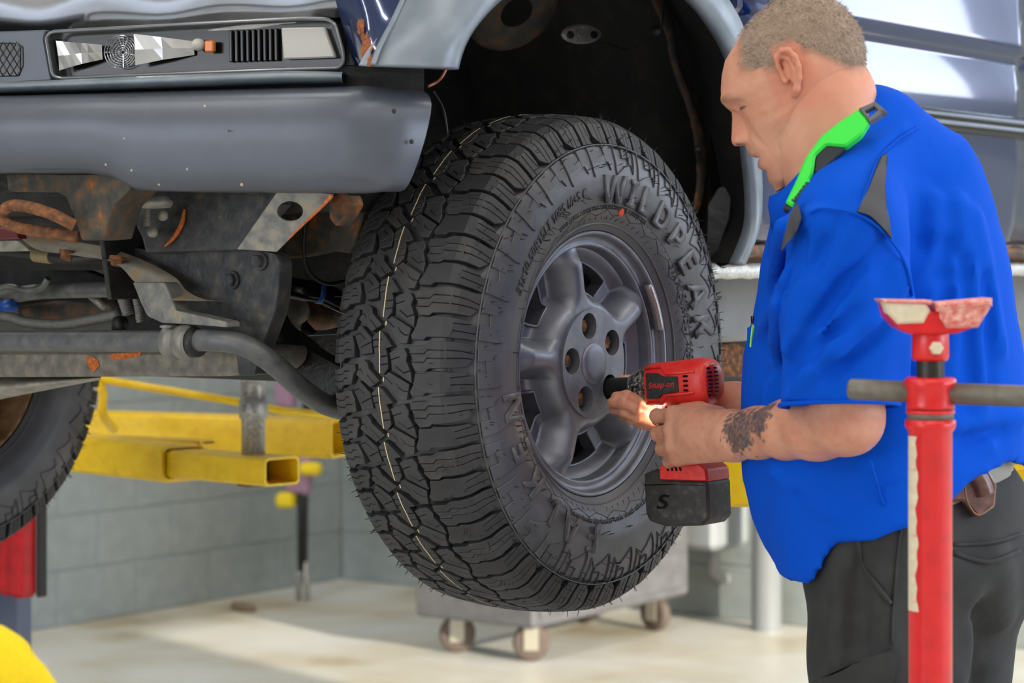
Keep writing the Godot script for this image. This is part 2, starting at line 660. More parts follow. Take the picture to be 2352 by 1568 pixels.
func side_x(r: float) -> Vector2:
	# x and slope dx/dr of the sidewall at radius r
	for i in range(2, sec.size() - 1):
		if r <= sec[i][2] and r >= sec[i + 1][2]:
			var k: float = (r - sec[i][2]) / (sec[i + 1][2] - sec[i][2])
			return Vector2(lerpf(sec[i][1], sec[i + 1][1], k), (sec[i + 1][1] - sec[i][1]) / (sec[i + 1][2] - sec[i][2]))
	return Vector2(0.02, 0)

func glyph_xf(r: float, th: float, widen := 1.0, italic := 0.0) -> Transform3D:
	var s := side_x(r)
	var radial := Vector3(0, cos(th), sin(th))
	var up := (radial + Vector3(s.y, 0, 0)).normalized()
	var right := Vector3(0, sin(th), -cos(th))
	var out := right.cross(up).normalized()
	var b := Basis(right * widen, up + right * italic, out)
	return Transform3D(b, radial * r + Vector3(s.x + 0.0006, 0, 0))

func build_tyre(parent: Node3D) -> MeshInstance3D:
	# carcass
	var st := st_new(0)
	var prof := []
	for i in range(0, 27): prof.append([0.0, 0.0])
	prof.clear()
	var t := -0.29
	while t <= 0.2901:
		var p := tsec(t)
		if absf(t) < 0.155:
			var dd := 0.0115 * clampf((0.155 - absf(t)) / 0.012, 0.0, 1.0)
			var n := tpos(t, 0.0, -dd)
			p = Vector2(n.x, n.y)
		prof.append([p.x, p.y])
		t += 0.29 / 40.0
	var rows := []
	for p in prof:
		var row := PackedVector3Array()
		for i in 120:
			var th := TAU * i / 120
			row.append(Vector3(p[0], p[1] * cos(th), p[1] * sin(th)))
		rows.append(row)
	skin(st, rows, true)
	# circumferential ribs on both sidewalls and the bead ring
	for sgn in [-1.0, 1.0]:
		for a in [[0.1515, 0.0012], [0.252, 0.0007], [0.279, 0.002]]:
			var ring := []
			for k in [[-0.0014, -0.001], [-0.0007, a[1]], [0.0007, a[1]], [0.0014, -0.001]]:
				var row := PackedVector3Array()
				for i in 120: row.append(tpos(sgn * (a[0] + k[0]), TAU * i / 120, k[1]))
				ring.append(row)
			skin(st, ring, true)
	var tyre := put(st_end(st), "tyre", M.rubber_side, parent)
	tyre.set_meta("label", "black all-terrain tyre with chunky tread blocks")
	# tread blocks, one pitch of the pattern
	var splits := [-0.15, -0.13, -0.115, -0.104, -0.095, -0.05, 0.0, 0.05, 0.095, 0.104, 0.115, 0.13, 0.15, 0.18]
	var kinds := []
	var top := 0.0
	var base := -0.0125
	kinds.append(block_cut(pat([620, 590, 665, 612, 800, 785, 712, 812, 745, 900, 752, 1060, 695, 1140, 640, 1122, 500, 935, 580, 905, 535, 670]), [sipe([520, 720, 580, 705, 660, 700]), sipe([560, 800, 640, 780]), sipe([860, 890, 700, 905, 640, 925]), sipe([860, 995, 740, 1000, 640, 1020])], top, base, splits))
	kinds.append(block_cut(pat([830, 820, 940, 798, 985, 880, 972, 955, 1035, 1110, 1040, 1230, 965, 1185, 800, 1075, 790, 960, 765, 865]), [sipe([740, 965, 800, 945, 890, 910]), sipe([1100, 1070, 1000, 1085, 950, 1110, 850, 1030])], top, base, splits))
	kinds.append(block_cut(pat([660, 500, 760, 402, 1012, 550, 975, 742, 890, 747, 800, 650, 780, 600, 690, 555]), [sipe([690, 450, 730, 480, 800, 545]), sipe([1050, 640, 940, 635, 880, 590, 855, 540])], top, base, splits))
	kinds.append(block_cut(pat([355, 380, 360, 290, 430, 258, 480, 300, 500, 370, 645, 512, 520, 605, 325, 450]), [sipe([300, 400, 390, 380, 420, 430]), sipe([640, 600, 560, 540, 480, 450])], top, base, splits))
	kinds.append(block_cut(pat([288, 650, 330, 540, 372, 530, 520, 680, 545, 870, 390, 902, 330, 750]), [sipe([280, 660, 360, 625, 440, 700]), sipe([600, 710, 500, 745, 390, 805])], top, base, splits))
	kinds.append(block_cut(pat([-330, 410, 20, 395, 110, 380, 180, 320, 310, 318, 322, 400, 290, 440, 252, 580, 150, 590, 100, 640, 15, 632, -330, 640]), [sipe([-400, 480, 40, 465, 130, 455, 160, 415, 230, 405]), sipe([-400, 560, 50, 555, 130, 545, 160, 505, 200, 500])], top, base, splits))
	kinds.append(block_cut(pat([-330, 715, 50, 700, 110, 690, 160, 660, 250, 655, 292, 780, 297, 930, 160, 950, 120, 1010, 60, 1012, -330, 1000]), [sipe([-400, 800, 60, 795, 130, 790, 165, 745, 215, 742]), sipe([-400, 890, 60, 885, 140, 885, 170, 840, 250, 838])], top, base, splits))
	kinds.append(block_cut(pat([1080, 410, 1210, 400, 1250, 378, 1400, 382, 1640, 400, 1690, 440, 1732, 440, 1732, 660, 1620, 645, 1200, 650, 1160, 692, 1030, 692, 1015, 640, 1060, 540]), [sipe([1090, 505, 1170, 500, 1215, 455, 1400, 455]), sipe([1040, 598, 1180, 596, 1215, 548, 1400, 548]), sipe([1470, 458, 1600, 452, 1760, 430]), sipe([1470, 550, 1620, 556, 1780, 570])], top, base, splits))
	kinds.append(block_cut(pat([1010, 770, 1180, 755, 1240, 710, 1400, 695, 1640, 700, 1732, 725, 1732, 900, 1700, 960, 1640, 1030, 1400, 1035, 1240, 1045, 1200, 1082, 1090, 1082, 1040, 1000, 1052, 930, 1010, 860]), [sipe([980, 870, 1180, 862, 1220, 812, 1400, 812]), sipe([1010, 970, 1180, 970, 1215, 916, 1400, 915]), sipe([1425, 808, 1600, 812, 1780, 850]), sipe([1425, 912, 1640, 905, 1780, 930])], top, base, splits))
	var wear := [M.rubber, M.rubber_b, M.rubber_c]
	for i in 30:
		var th := TAU / 30.0 * i
		for k in kinds.size():
			put(kinds[k], "tread_block", wear[(i * 5 + k * 2 + (i * k) % 3) % 3], tyre, Transform3D(Basis(Vector3.RIGHT, th), Vector3.ZERO))
	# raised edging below the shoulder, both sides
	var edging := st_new(-1)
	for sgn in [1, -1]:
		for i in 30:
			for shape in [[1762, 770, 2030, 800, 1945, 870, 1940, 935, 1850, 935, 1762, 945], [1762, 1115, 1880, 1120, 1862, 940, 1940, 935, 1990, 1100, 2080, 1320, 2010, 1345, 1762, 1345]]:
				var q := pat(shape)
				for j in q.size(): q[j] = Vector2(q[j].x * sgn, q[j].y + TAU / 30.0 * i * 0.39)
				if sgn < 0: q.reverse()
				block_add(edging, q, 0.0024, -0.002, [-0.18, 0.18], 0.0008)
	put(st_end(edging), "sidewall_edging", M.rubber_side, tyre)
	# moulded lettering
	var word := "WILDPEAK"
	var spots := [1.5, -13.5, -20.5, -31.0, -43.0, -54.5, -66.5, -78.0]
	for i in word.length():
		var g := st_new(-1)
		glyphs(g, word[i], 0.062, 0.005, 0.271, deg_to_rad(spots[i] + 4.5), 1.0, 900, 1.12, 0.12)
		put(st_end(g), "letter", M.rubber_side, tyre)
	word = "FALKEN"
	for i in word.length():
		var g := st_new(-1)
		glyphs(g, word[i], 0.062, 0.004, 0.271, deg_to_rad(168.0 - 13.0 * i + 4.5), 1.0, 900, 1.12, 0.12)
		put(st_end(g), "letter", M.rubber_side, tyre)
	var small := st_new(-1)
	glyphs(small, "31x10.50R15LT 109S M+S C", 0.0195, 0.0016, 0.2755, deg_to_rad(66), 1.0, 700, 1.0, 0.2)
	glyphs(small, "31x10.50R15LT 109S", 0.0195, 0.0016, 0.243, deg_to_rad(-50), 1.0, 700, 1.0, 0.2)
	glyphs(small, "TREAD 2 STEEL 2 POLYESTER 2 NYLON SIDEWALL 2 POLYESTER", 0.009, 0.001, 0.245, deg_to_rad(33), 1.0, 400)
	glyphs(small, "MAX LOAD SINGLE 1030 kg (2270 lbs) AT 350 kPa (50 psi)", 0.009, 0.001, 0.246, deg_to_rad(-152), 1.0, 400)
	put(st_end(small), "size_marking", M.rubber, tyre)
	# criss-cross ribs near the bead
	var web := st_new(-1)
	for i in 90:
		var a := TAU * i / 90.0
		var p0 := tpos(0.2535, a, 0.0004)
		var p1 := tpos(0.272, a - 0.05 * (1.0 if (i / 15) % 2 == 0 else -1.0), 0.0004)
		tube(web, PackedVector3Array([p0, p1]), 0.0007, 4, false)
		if i % 3 == 0:
			var z0 := tpos(0.257, a, 0.0004)
			var z1 := tpos(0.266, a + TAU / 60.0, 0.0004)
			var z2 := tpos(0.257, a + TAU / 30.0, 0.0004)
			tube(web, PackedVector3Array([z0, z1, z2]), 0.0007, 4, false)
	put(st_end(web), "bead_ribs", M.rubber, tyre)
	# balance dot
	var dot := st_new(0)
	lathe(dot, v2([0.0001, 0.0006, 0.0065, 0.0005, 0.0072, -0.0005]), 20, glyph_xf(0.2405, deg_to_rad(-9.5)) * Transform3D(Basis(Vector3.RIGHT, PI / 2), Vector3.ZERO))
	var dm := put(st_end(dot), "balance_dot", M.dot_paint, tyre)
	dm.set_meta("label", "orange paint dot")
	# painted mould line on the tread
	var line := st_new(-1)
	for i in 30:
		for seg in [[628, 595, 632, 720], [632, 722, 634, 790], [634, 792, 644, 905], [644, 907, 646, 1000], [646, 1002, 650, 1118], [697, 470, 697, 520]]:
			var q := pat([seg[0], seg[1], seg[2], seg[3]])
			var off := TAU / 30.0 * i * 0.39
			var w := Vector2(0.0008, 0)
			block_add(line, PackedVector2Array([q[0] - w + Vector2(0, off), q[0] + w + Vector2(0, off), q[1] + w + Vector2(0, off), q[1] - w + Vector2(0, off)]), 0.0003, -0.001, [], 0.0001)
	var lm := put(st_end(line), "painted_line", M.line_paint, tyre)
	lm.set_meta("label", "broken cream line painted round the tread")
	# vent whiskers
	var hair := st_new(0)
	for i in 620:
		var th := rng.randf() * TAU
		var tt: float = [0.085, 0.108, 0.125, 0.14, 0.157, 0.17, 0.185, 0.232, -0.1, -0.12][rng.randi() % 10] + rng.randf_range(-0.004, 0.004)
		var p := tpos(tt, th, 0.0)
		var n := (tpos(tt, th, 0.01) - p).normalized()
		var along := Vector3(rng.randf_range(-1, 1), rng.randf_range(-1, 1), rng.randf_range(-1, 1)) * 0.35
		tube(hair, PackedVector3Array([p, p + (n + along).normalized() * rng.randf_range(0.006, 0.011)]), [0.0007, 0.0004], 4, false)
	var hm := put(st_end(hair), "vent_whiskers", M.whisker, tyre)
	hm.set_meta("kind", "stuff")
	return tyre

# height of the spoked face at a place (r, angle) of the wheel
func face_x(r: float, th: float) -> float:
	var f := fposmod(th - deg_to_rad(13.0) + PI / 5.0, TAU / 5.0) - PI / 5.0
	var d := r * sin(f)
	var hub := smoothstep(0.118, 0.086, r)
	var w := 0.0315 + 0.003 * smoothstep(0.12, 0.185, r)
	var u := clampf(absf(d) / w, 0.0, 1.6)
	var ridge := pow(maxf(0.0, 1.0 - pow(u, 2.4)), 1.0) if u < 1.0 else 0.0
	ridge = maxf(ridge, 0.0)
	var top := lerpf(-0.006, -0.004, smoothstep(0.09, 0.15, r)) - 0.011 * smoothstep(0.155, 0.184, r)
	var low := lerpf(-0.012, -0.052, smoothstep(0.086, 0.125, r))
	low = lerpf(low, -0.034, smoothstep(0.160, 0.184, r))
	var x := lerpf(low, top, ridge)
	return lerpf(x, -0.006, hub * 0.9)

func window_at(r: float, th: float) -> float:
	# > 0 inside a window between two spokes
	var f := fposmod(th - deg_to_rad(13.0), TAU / 5.0) - PI / 5.0
	var a := 0.0275 - absf(r * sin(f)) + (r - 0.13) * 0.5
	var b := minf(r - 0.114, 0.163 - r)
	return minf(a, b)

func build_rim(parent: Node3D, plain_back := false) -> MeshInstance3D:
	# barrel and lip
	var st := st_new(0)
	var prof := [[0.2085, -0.016], [0.2095, -0.004], [0.2085, 0.001], [0.2055, 0.0025], [0.2025, 0.0005], [0.2005, -0.005], [0.1995, -0.012], [0.1955, -0.0145], [0.1905, -0.0145], [0.1875, -0.0125], [0.185, -0.0135], [0.1835, -0.02], [0.180, -0.055], [0.172, -0.075], [0.170, -0.13], [0.176, -0.165], [0.190, -0.185], [0.1995, -0.195], [0.2005, -0.205], [0.205, -0.2085], [0.2095, -0.204], [0.2085, -0.19]]
	var rows := []
	for p in prof:
		var row := PackedVector3Array()
		for i in 120:
			var th := TAU * i / 120
			row.append(Vector3(p[1], p[0] * cos(th), p[0] * sin(th)))
		rows.append(row)
	skin(st, rows, true, true)
	var rim := put(st_end(st), "rim", M.alloy, parent)
	rim.set_meta("label", "grey five-spoke alloy rim")
	# spokes
	var face := st_new(0)
	var nr := 52
	var nt := 480
	for i in nr:
		var r0 := lerpf(0.084, 0.1845, float(i) / nr)
		var r1 := lerpf(0.084, 0.1845, float(i + 1) / nr)
		for j in nt:
			var t0 := TAU * j / nt
			var t1 := TAU * (j + 1) / nt
			if window_at((r0 + r1) * 0.5, (t0 + t1) * 0.5) > 0.0: continue
			quad(face, face_pt(r0, t0), face_pt(r0, t1), face_pt(r1, t1), face_pt(r1, t0))
	put(st_end(face), "spoke_face", M.alloy, rim)
	# raised edging round each window, with its inner wall
	for s in 5:
		var mid := deg_to_rad(13.0) + TAU / 5.0 * (s + 0.5)
		var loop := PackedVector3Array()
		var deep := PackedVector3Array()
		for k in 72:
			var ang := TAU * k / 72.0
			var cr := 0.1385
			var lo := 0.0
			var hi := 0.06
			for it in 22:
				var m := (lo + hi) * 0.5
				var rr := cr + m * cos(ang)
				var tt := mid + m * sin(ang) / cr
				if window_at(rr, tt) > 0.0: lo = m
				else: hi = m
			var r_ := cr + hi * cos(ang)
			var t_ := mid + hi * sin(ang) / cr
			loop.append(face_pt(r_, t_) + Vector3(0.0015, 0, 0))
			deep.append(Vector3(-0.075, loop[k].y, loop[k].z))
		var tr := st_new(0)
		var ring := []
		for k in 73:
			var p := loop[k % 72]
			var dir := (loop[(k + 1) % 72] - loop[(k + 71) % 72]).normalized()
			ring.append(ring_at(p, dir, Vector3.RIGHT, 0.0026, 8))
		skin(tr, ring, true)
		skin(tr, [loop, deep], true)
		put(st_end(tr), "window_edge", M.alloy, rim)
	# hub disc with five deep lug holes
	var disc := CSGCylinder3D.new()
	disc.radius = 0.0865; disc.height = 0.05; disc.sides = 96; disc.smooth_faces = true
	disc.material = M.alloy
	disc.name = "hub_disc"
	for k in 5:
		var a := deg_to_rad(13.0) + TAU / 5.0 * k
		var hole := CSGCylinder3D.new()
		hole.operation = CSGShape3D.OPERATION_SUBTRACTION
		hole.radius = 0.0205; hole.height = 0.04; hole.sides = 40
		hole.material = M.alloy
		disc.add_child(hole)
		hole.position = Vector3(-sin(a) * 0.0603, 0.012, -cos(a) * 0.0603) if false else Vector3(cos(a) * 0.0603, 0.012, sin(a) * 0.0603)
	rim.add_child(disc)
	# csg y axis -> wheel x; csg x -> wheel y; csg z -> wheel z
	disc.transform = Transform3D(Basis(Vector3(0, 1, 0), Vector3(1, 0, 0), Vector3(0, 0, -1)).orthonormalized(), Vector3(-0.0265, 0, 0))
	disc.transform.basis = Basis(Vector3(0, 1, 0), Vector3(1, 0, 0), Vector3(0, 0, 1)) if false else Basis(Vector3(0, 1, 0), Vector3(1, 0, 0), Vector3(0, 0, -1))
	for c in disc.get_children(): c.position.z = -c.position.z
	var capm := st_new(0)
	lathe(capm, v2([0.0001, 0.0055, 0.018, 0.0052, 0.027, 0.0042, 0.0318, 0.002, 0.0335, -0.002, 0.0335, -0.004, 0.0348, -0.004, 0.0352, -0.002, 0.0362, -0.0015]), 64, Transform3D(Basis(Vector3(0, 0, 1), Vector3(1, 0, 0), Vector3(0, 1, 0)), Vector3(-0.001, 0, 0)))
	var cc := put(st_end(capm), "centre_cap", M.alloy, rim)
	cc.set_meta("label", "plain round centre cap")
	for k in 5:
		var a := deg_to_rad(13.0) + TAU / 5.0 * k
		var p := Vector3(-0.034, cos(a) * 0.0603, sin(a) * 0.0603)
		var nut := st_new(-1)
		hex_bolt(nut, p, Vector3.RIGHT, 0.0125, 0.022, 1.1)
		var nn := put(st_end(nut), "lug_nut", M.rust, rim)
		nn.set_meta("label", "rusty lug nut")
	# clip-on weight
	var wt := st_new(0)
	var wr := []
	for k in 15:
		var th := deg_to_rad(-52.0 - 1.72 * k)
		var row := PackedVector3Array()
		for q in [[0.2005, 0.0005], [0.2012, 0.0035], [0.1985, 0.0062], [0.1945, 0.0045], [0.1925, -0.004], [0.1955, -0.0118], [0.1990, -0.011]]:
			var sc: float = 1.0 if k > 0 and k < 14 else 0.8
			var rr: float = 0.1968 + (q[0] - 0.1968) * sc
			row.append(Vector3(-0.003 + (q[1] + 0.003) * sc, rr * cos(th), rr * sin(th)))
		wr.append(row)
	skin(wt, wr, true)
	cap(wt, wr[0]); cap(wt, wr[-1], true)
	var wm := put(st_end(wt), "wheel_weight", M.lead, rim)
	wm.set_meta("label", "scuffed silver clip-on wheel weight")
	return rim

func face_pt(r: float, th: float) -> Vector3:
	return Vector3(face_x(r, th), r * cos(th), r * sin(th))

func build_wheels() -> void:
	M.rubber_b = patchy([[0.0, srgb(45, 44, 45)], [0.5, srgb(57, 56, 57)], [1.0, srgb(73, 70, 68)]], 0.6, 3.0, 0.012, 31, 0.0, 0.15)
	M.rubber_c = patchy([[0.0, srgb(38, 38, 41)], [0.5, srgb(48, 48, 52)], [1.0, srgb(62, 62, 66)]], 0.55, 3.0, 0.012, 33, 0.0, 0.15)
	var w := thing("truck_wheel", "black all-terrain tyre on a grey five-spoke rim, being bolted on", "wheel", bay)
	build_rim(w)
	build_tyre(w)
	# the same kind of wheel on the far side of the axle, seen from its inner face
	var f := w.duplicate()
	f.name = numbered("truck_wheel")
	add_child(f)
	f.transform = bay * Transform3D(Basis(Vector3.UP, PI), Vector3(-1.70, -0.03, 0.0))
	var brown := patchy([[0.0, srgb(70, 50, 36)], [0.5, srgb(120, 88, 58)], [1.0, srgb(170, 130, 90)]], 0.45, 4.0, 0.02, 35, 0.4, 0.2)
	for c in f.find_children("*", "MeshInstance3D", true, false):
		if c.name == "rim": c.material_override = brown
	tag(f, "far-side black wheel on a brown-rusted rim, below the front axle", "wheel")

# ---------------------------------------------------------------- truck
# outline measured in the photograph, laid on a real plane of the truck (frame: its z = 0 plane, in truck axes)
func trace(frame: Transform3D, list: Array) -> PackedVector2Array:
	var inv := (bay * frame).affine_inverse()
	var o: Vector3 = inv * Vector3(0, EYE, 0)
	var out := PackedVector2Array()
	for i in range(0, list.size(), 2):
		var q: Vector3 = inv * at(list[i], list[i + 1], 1.0)
		var dir := q - o
		var p := o + dir * (-o.z / dir.z)
		out.append(Vector2(p.x, p.y))
	return out

func zframe(z: float) -> Transform3D: return Transform3D(Basis.IDENTITY, Vector3(0, 0, z))

func path3(list: Array) -> PackedVector3Array:
	# triples: px, py, z of the truck
	var out := PackedVector3Array()
	for i in range(0, list.size(), 3): out.append(onz(list[i], list[i + 1], list[i + 2]))
	return out

func plate_part(truck: Node3D, called: String, m: Material, frame: Transform3D, list: Array, thick: float, round_r := 0.0, c := 0.002) -> MeshInstance3D:
	var poly := trace(frame, list)
	if round_r > 0.0: poly = round_poly(sort_ccw(poly), round_r)
	var st := st_new(-1)
	plate(st, poly, thick, frame, c)
	return put(st_end(st), called, m, truck)

func tube_part(truck: Node3D, called: String, m: Material, pts: PackedVector3Array, r, n := 14, per := 6) -> MeshInstance3D:
	var st := st_new(0)
	var p := smooth_path(pts, per) if per > 1 else pts
	if r is Array:
		var rr := []
		for i in p.size():
			var f: float = float(i) / (p.size() - 1) * (r.size() - 1)
			var k := mini(int(f), r.size() - 2)
			rr.append(lerpf(r[k], r[k + 1], f - k))
		tube(st, p, rr, n)
	else:
		tube(st, p, r, n)
	return put(st_end(st), called, m, truck)

# ribbed conduit
func conduit(truck: Node3D, pts: PackedVector3Array, r: float, m: Material, pitch := 0.0042) -> MeshInstance3D:
	var c := Curve3D.new()
	for p in smooth_path(pts, 8): c.add_point(p)
	var n := int(c.get_baked_length() / pitch * 4.0)
	var line := PackedVector3Array()
	var rr := []
	for i in n + 1:
		line.append(c.sample_baked(c.get_baked_length() * i / n))
		rr.append(r * [1.0, 1.08, 1.0, 0.86][i % 4])
	var st := st_new(0)
	tube(st, line, rr, 12)
	return put(st_end(st), "corrugated_hose", m, truck)

func lut(x: float, list: Array) -> float:
	for i in range(0, list.size() - 2, 2):
		if x <= list[i + 2] or i == list.size() - 4:
			return lerpf(list[i + 1], list[i + 3], clampf((x - list[i]) / (list[i + 2] - list[i]), 0.0, 1.0))
	return list[1]

# a panel swept along the nose of the truck; rows of [offset, share of the way from top to bottom]
func nose_sweep(plan: PackedVector2Array, prof: Array, top: Array, bot: Array) -> Array:
	var rows := []
	for i in plan.size():
		var a := plan[maxi(i - 1, 0)]
		var b := plan[mini(i + 1, plan.size() - 1)]
		var dir := (b - a).normalized()
		var nrm := Vector2(-dir.y, dir.x)
		if nrm.y < 0.0 and nrm.x < 0.0: nrm = -nrm
		var w: Vector3 = bay * Vector3(plan[i].x, 0, plan[i].y)
		var d := -w.z
		var px := MIDX + FOCAL * w.x / d
		var y0 := EYE - (lut(px, top) - HORIZON) / FOCAL * d - HUB.y
		var y1 := EYE - (lut(px, bot) - HORIZON) / FOCAL * d - HUB.y
		var row := PackedVector3Array()
		for k in prof:
			var q: Vector2 = plan[i] + nrm * k[0]
			row.append(Vector3(q.x, lerpf(y0, y1, k[1]), q.y))
		rows.append(row)
	return rows

func truck_materials() -> void:
	M.bumper = patchy([[0.0, srgb(84, 89, 100)], [1.0, srgb(92, 97, 109)]], 0.34, 1.4, 0.02, 41, 0.25, 0.03)
	M.flare = patchy([[0.0, srgb(104, 113, 124)], [0.5, srgb(120, 130, 141)], [1.0, srgb(138, 148, 158)]], 0.34, 2.0, 0.012, 43, 0.15, 0.04)
	M.navy = mat(srgb(26, 44, 92), 0.16, 0.35)
	M.navy.clearcoat_enabled = true
	M.navy.clearcoat = 1.0
	M.navy.clearcoat_roughness = 0.04
	M.navy.normal_enabled = true
	M.navy.normal_texture = noise_tex(0.05, [], 512, 3, 45, true, 2.0)
	M.navy.normal_scale = 0.06
	M.navy.uv1_triplanar = true
	M.navy.uv1_scale = Vector3.ONE * 6.0
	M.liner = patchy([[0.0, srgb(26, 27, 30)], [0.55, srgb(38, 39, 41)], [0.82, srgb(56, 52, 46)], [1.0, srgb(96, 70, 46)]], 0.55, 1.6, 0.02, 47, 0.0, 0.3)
	M.chassis = patchy([[0.0, srgb(46, 47, 50)], [0.5, srgb(68, 69, 73)], [0.8, srgb(88, 85, 82)], [1.0, srgb(126, 102, 76)]], 0.5, 2.5, 0.02, 49, 0.25, 0.25)
	M.chassis_grey = patchy([[0.0, srgb(100, 100, 100)], [0.5, srgb(130, 130, 128)], [0.8, srgb(152, 146, 134)], [1.0, srgb(176, 138, 98)]], 0.45, 2.5, 0.02, 51, 0.35, 0.25)
	M.rusty_steel = patchy([[0.0, srgb(64, 60, 58)], [0.4, srgb(92, 84, 78)], [0.62, srgb(126, 88, 60)], [0.85, srgb(176, 108, 58)], [1.0, srgb(206, 140, 84)]], 0.7, 3.0, 0.022, 53, 0.15, 0.4)
	M.rust_orange = patchy([[0.0, srgb(150, 76, 34)], [0.5, srgb(198, 102, 44)], [1.0, srgb(222, 140, 80)]], 0.85, 8.0, 0.03, 55, 0.0, 0.5)
	M.pale_metal = patchy([[0.0, srgb(120, 112, 100)], [0.5, srgb(158, 154, 144)], [1.0, srgb(196, 192, 182)]], 0.45, 2.5, 0.02, 57, 0.3, 0.2)
	M.black_rubber = mat(srgb(30, 30, 32), 0.5)
	M.gloss_black = mat(srgb(14, 14, 16), 0.2)
	M.hose = patchy([[0.0, srgb(92, 92, 92)], [1.0, srgb(142, 140, 136)]], 0.5, 12.0, 0.03, 59)
	M.chrome = mat(srgb(206, 206, 212), 0.1, 1.0)
	M.chrome_soft = mat(srgb(190, 190, 194), 0.18, 1.0)
	M.clear = mat(Color(0.5, 0.52, 0.54, 0.05), 0.02)
	M.clear.metallic_specular = 0.25
	M.clear.transparency = BaseMaterial3D.TRANSPARENCY_ALPHA
	M.lens_frost = mat(srgb(196, 194, 190), 0.35)
	M.amber = mat(srgb(230, 130, 60), 0.2)
	M.white_weld = patchy([[0.0, srgb(150, 148, 142)], [0.4, srgb(206, 206, 202)], [1.0, srgb(232, 232, 230)]], 0.45, 6.0, 0.03, 61, 0.3, 0.5)
	M.rusty_dark = patchy([[0.0, srgb(52, 50, 50)], [0.5, srgb(76, 72, 66)], [0.72, srgb(104, 82, 62)], [0.88, srgb(140, 86, 48)], [1.0, srgb(168, 104, 60)]], 0.65, 2.5, 0.02, 63, 0.15, 0.35)
	M.chassis_flange = patchy([[0.0, srgb(116, 114, 108)], [0.5, srgb(150, 144, 132)], [0.8, srgb(160, 132, 100)], [1.0, srgb(186, 120, 70)]], 0.55, 3.0, 0.02, 65, 0.2, 0.25)
	M.chassis_bar = patchy([[0.0, srgb(78, 80, 84)], [0.5, srgb(96, 98, 102)], [1.0, srgb(118, 116, 112)]], 0.42, 3.0, 0.02, 67, 0.3, 0.15)
	M.axle = patchy([[0.0, srgb(96, 92, 85)], [0.5, srgb(122, 117, 109)], [0.85, srgb(142, 134, 122)], [1.0, srgb(160, 142, 114)]], 0.6, 3.0, 0.02, 69, 0.2, 0.3)
	M.gloss_grime = patchy([[0.0, srgb(18, 18, 20)], [0.6, srgb(34, 34, 36)], [1.0, srgb(62, 58, 54)]], 0.32, 3.0, 0.02, 71, 0.1, 0.2)
	M.chip = mat(srgb(196, 182, 156), 0.7)
	M.lens_edge = mat(srgb(112, 114, 118), 0.15, 0.3)
	M.wing_rust = patchy([[0.0, srgb(84, 52, 40)], [0.45, srgb(138, 78, 46)], [0.8, srgb(186, 104, 48)], [1.0, srgb(150, 130, 116)]], 0.85, 14.0, 0.02, 73, 0.0, 0.5)
	M.rail = patchy([[0.0, srgb(122, 123, 126)], [0.6, srgb(144, 145, 147)], [1.0, srgb(158, 152, 144)]], 0.5, 0.8, 0.012, 75, 0.2, 0.1)
	M.blue_paint = mat(srgb(44, 96, 190), 0.35)

func build_truck() -> void:
	truck_materials()
	var t := thing("pickup_truck", "dark blue pickup truck with grey bumper and flares, raised on a lift", "truck", bay)
	truck_nose(t)
	truck_side(t)
	truck_under(t)

func plan_curve(list: Array, per := 5) -> PackedVector2Array:
	var p3 := PackedVector3Array()
	for i in range(0, list.size(), 2): p3.append(Vector3(list[i], 0, list[i + 1]))
	var out := PackedVector2Array()
	for p in smooth_path(p3, per): out.append(Vector2(p.x, p.z))
	return out

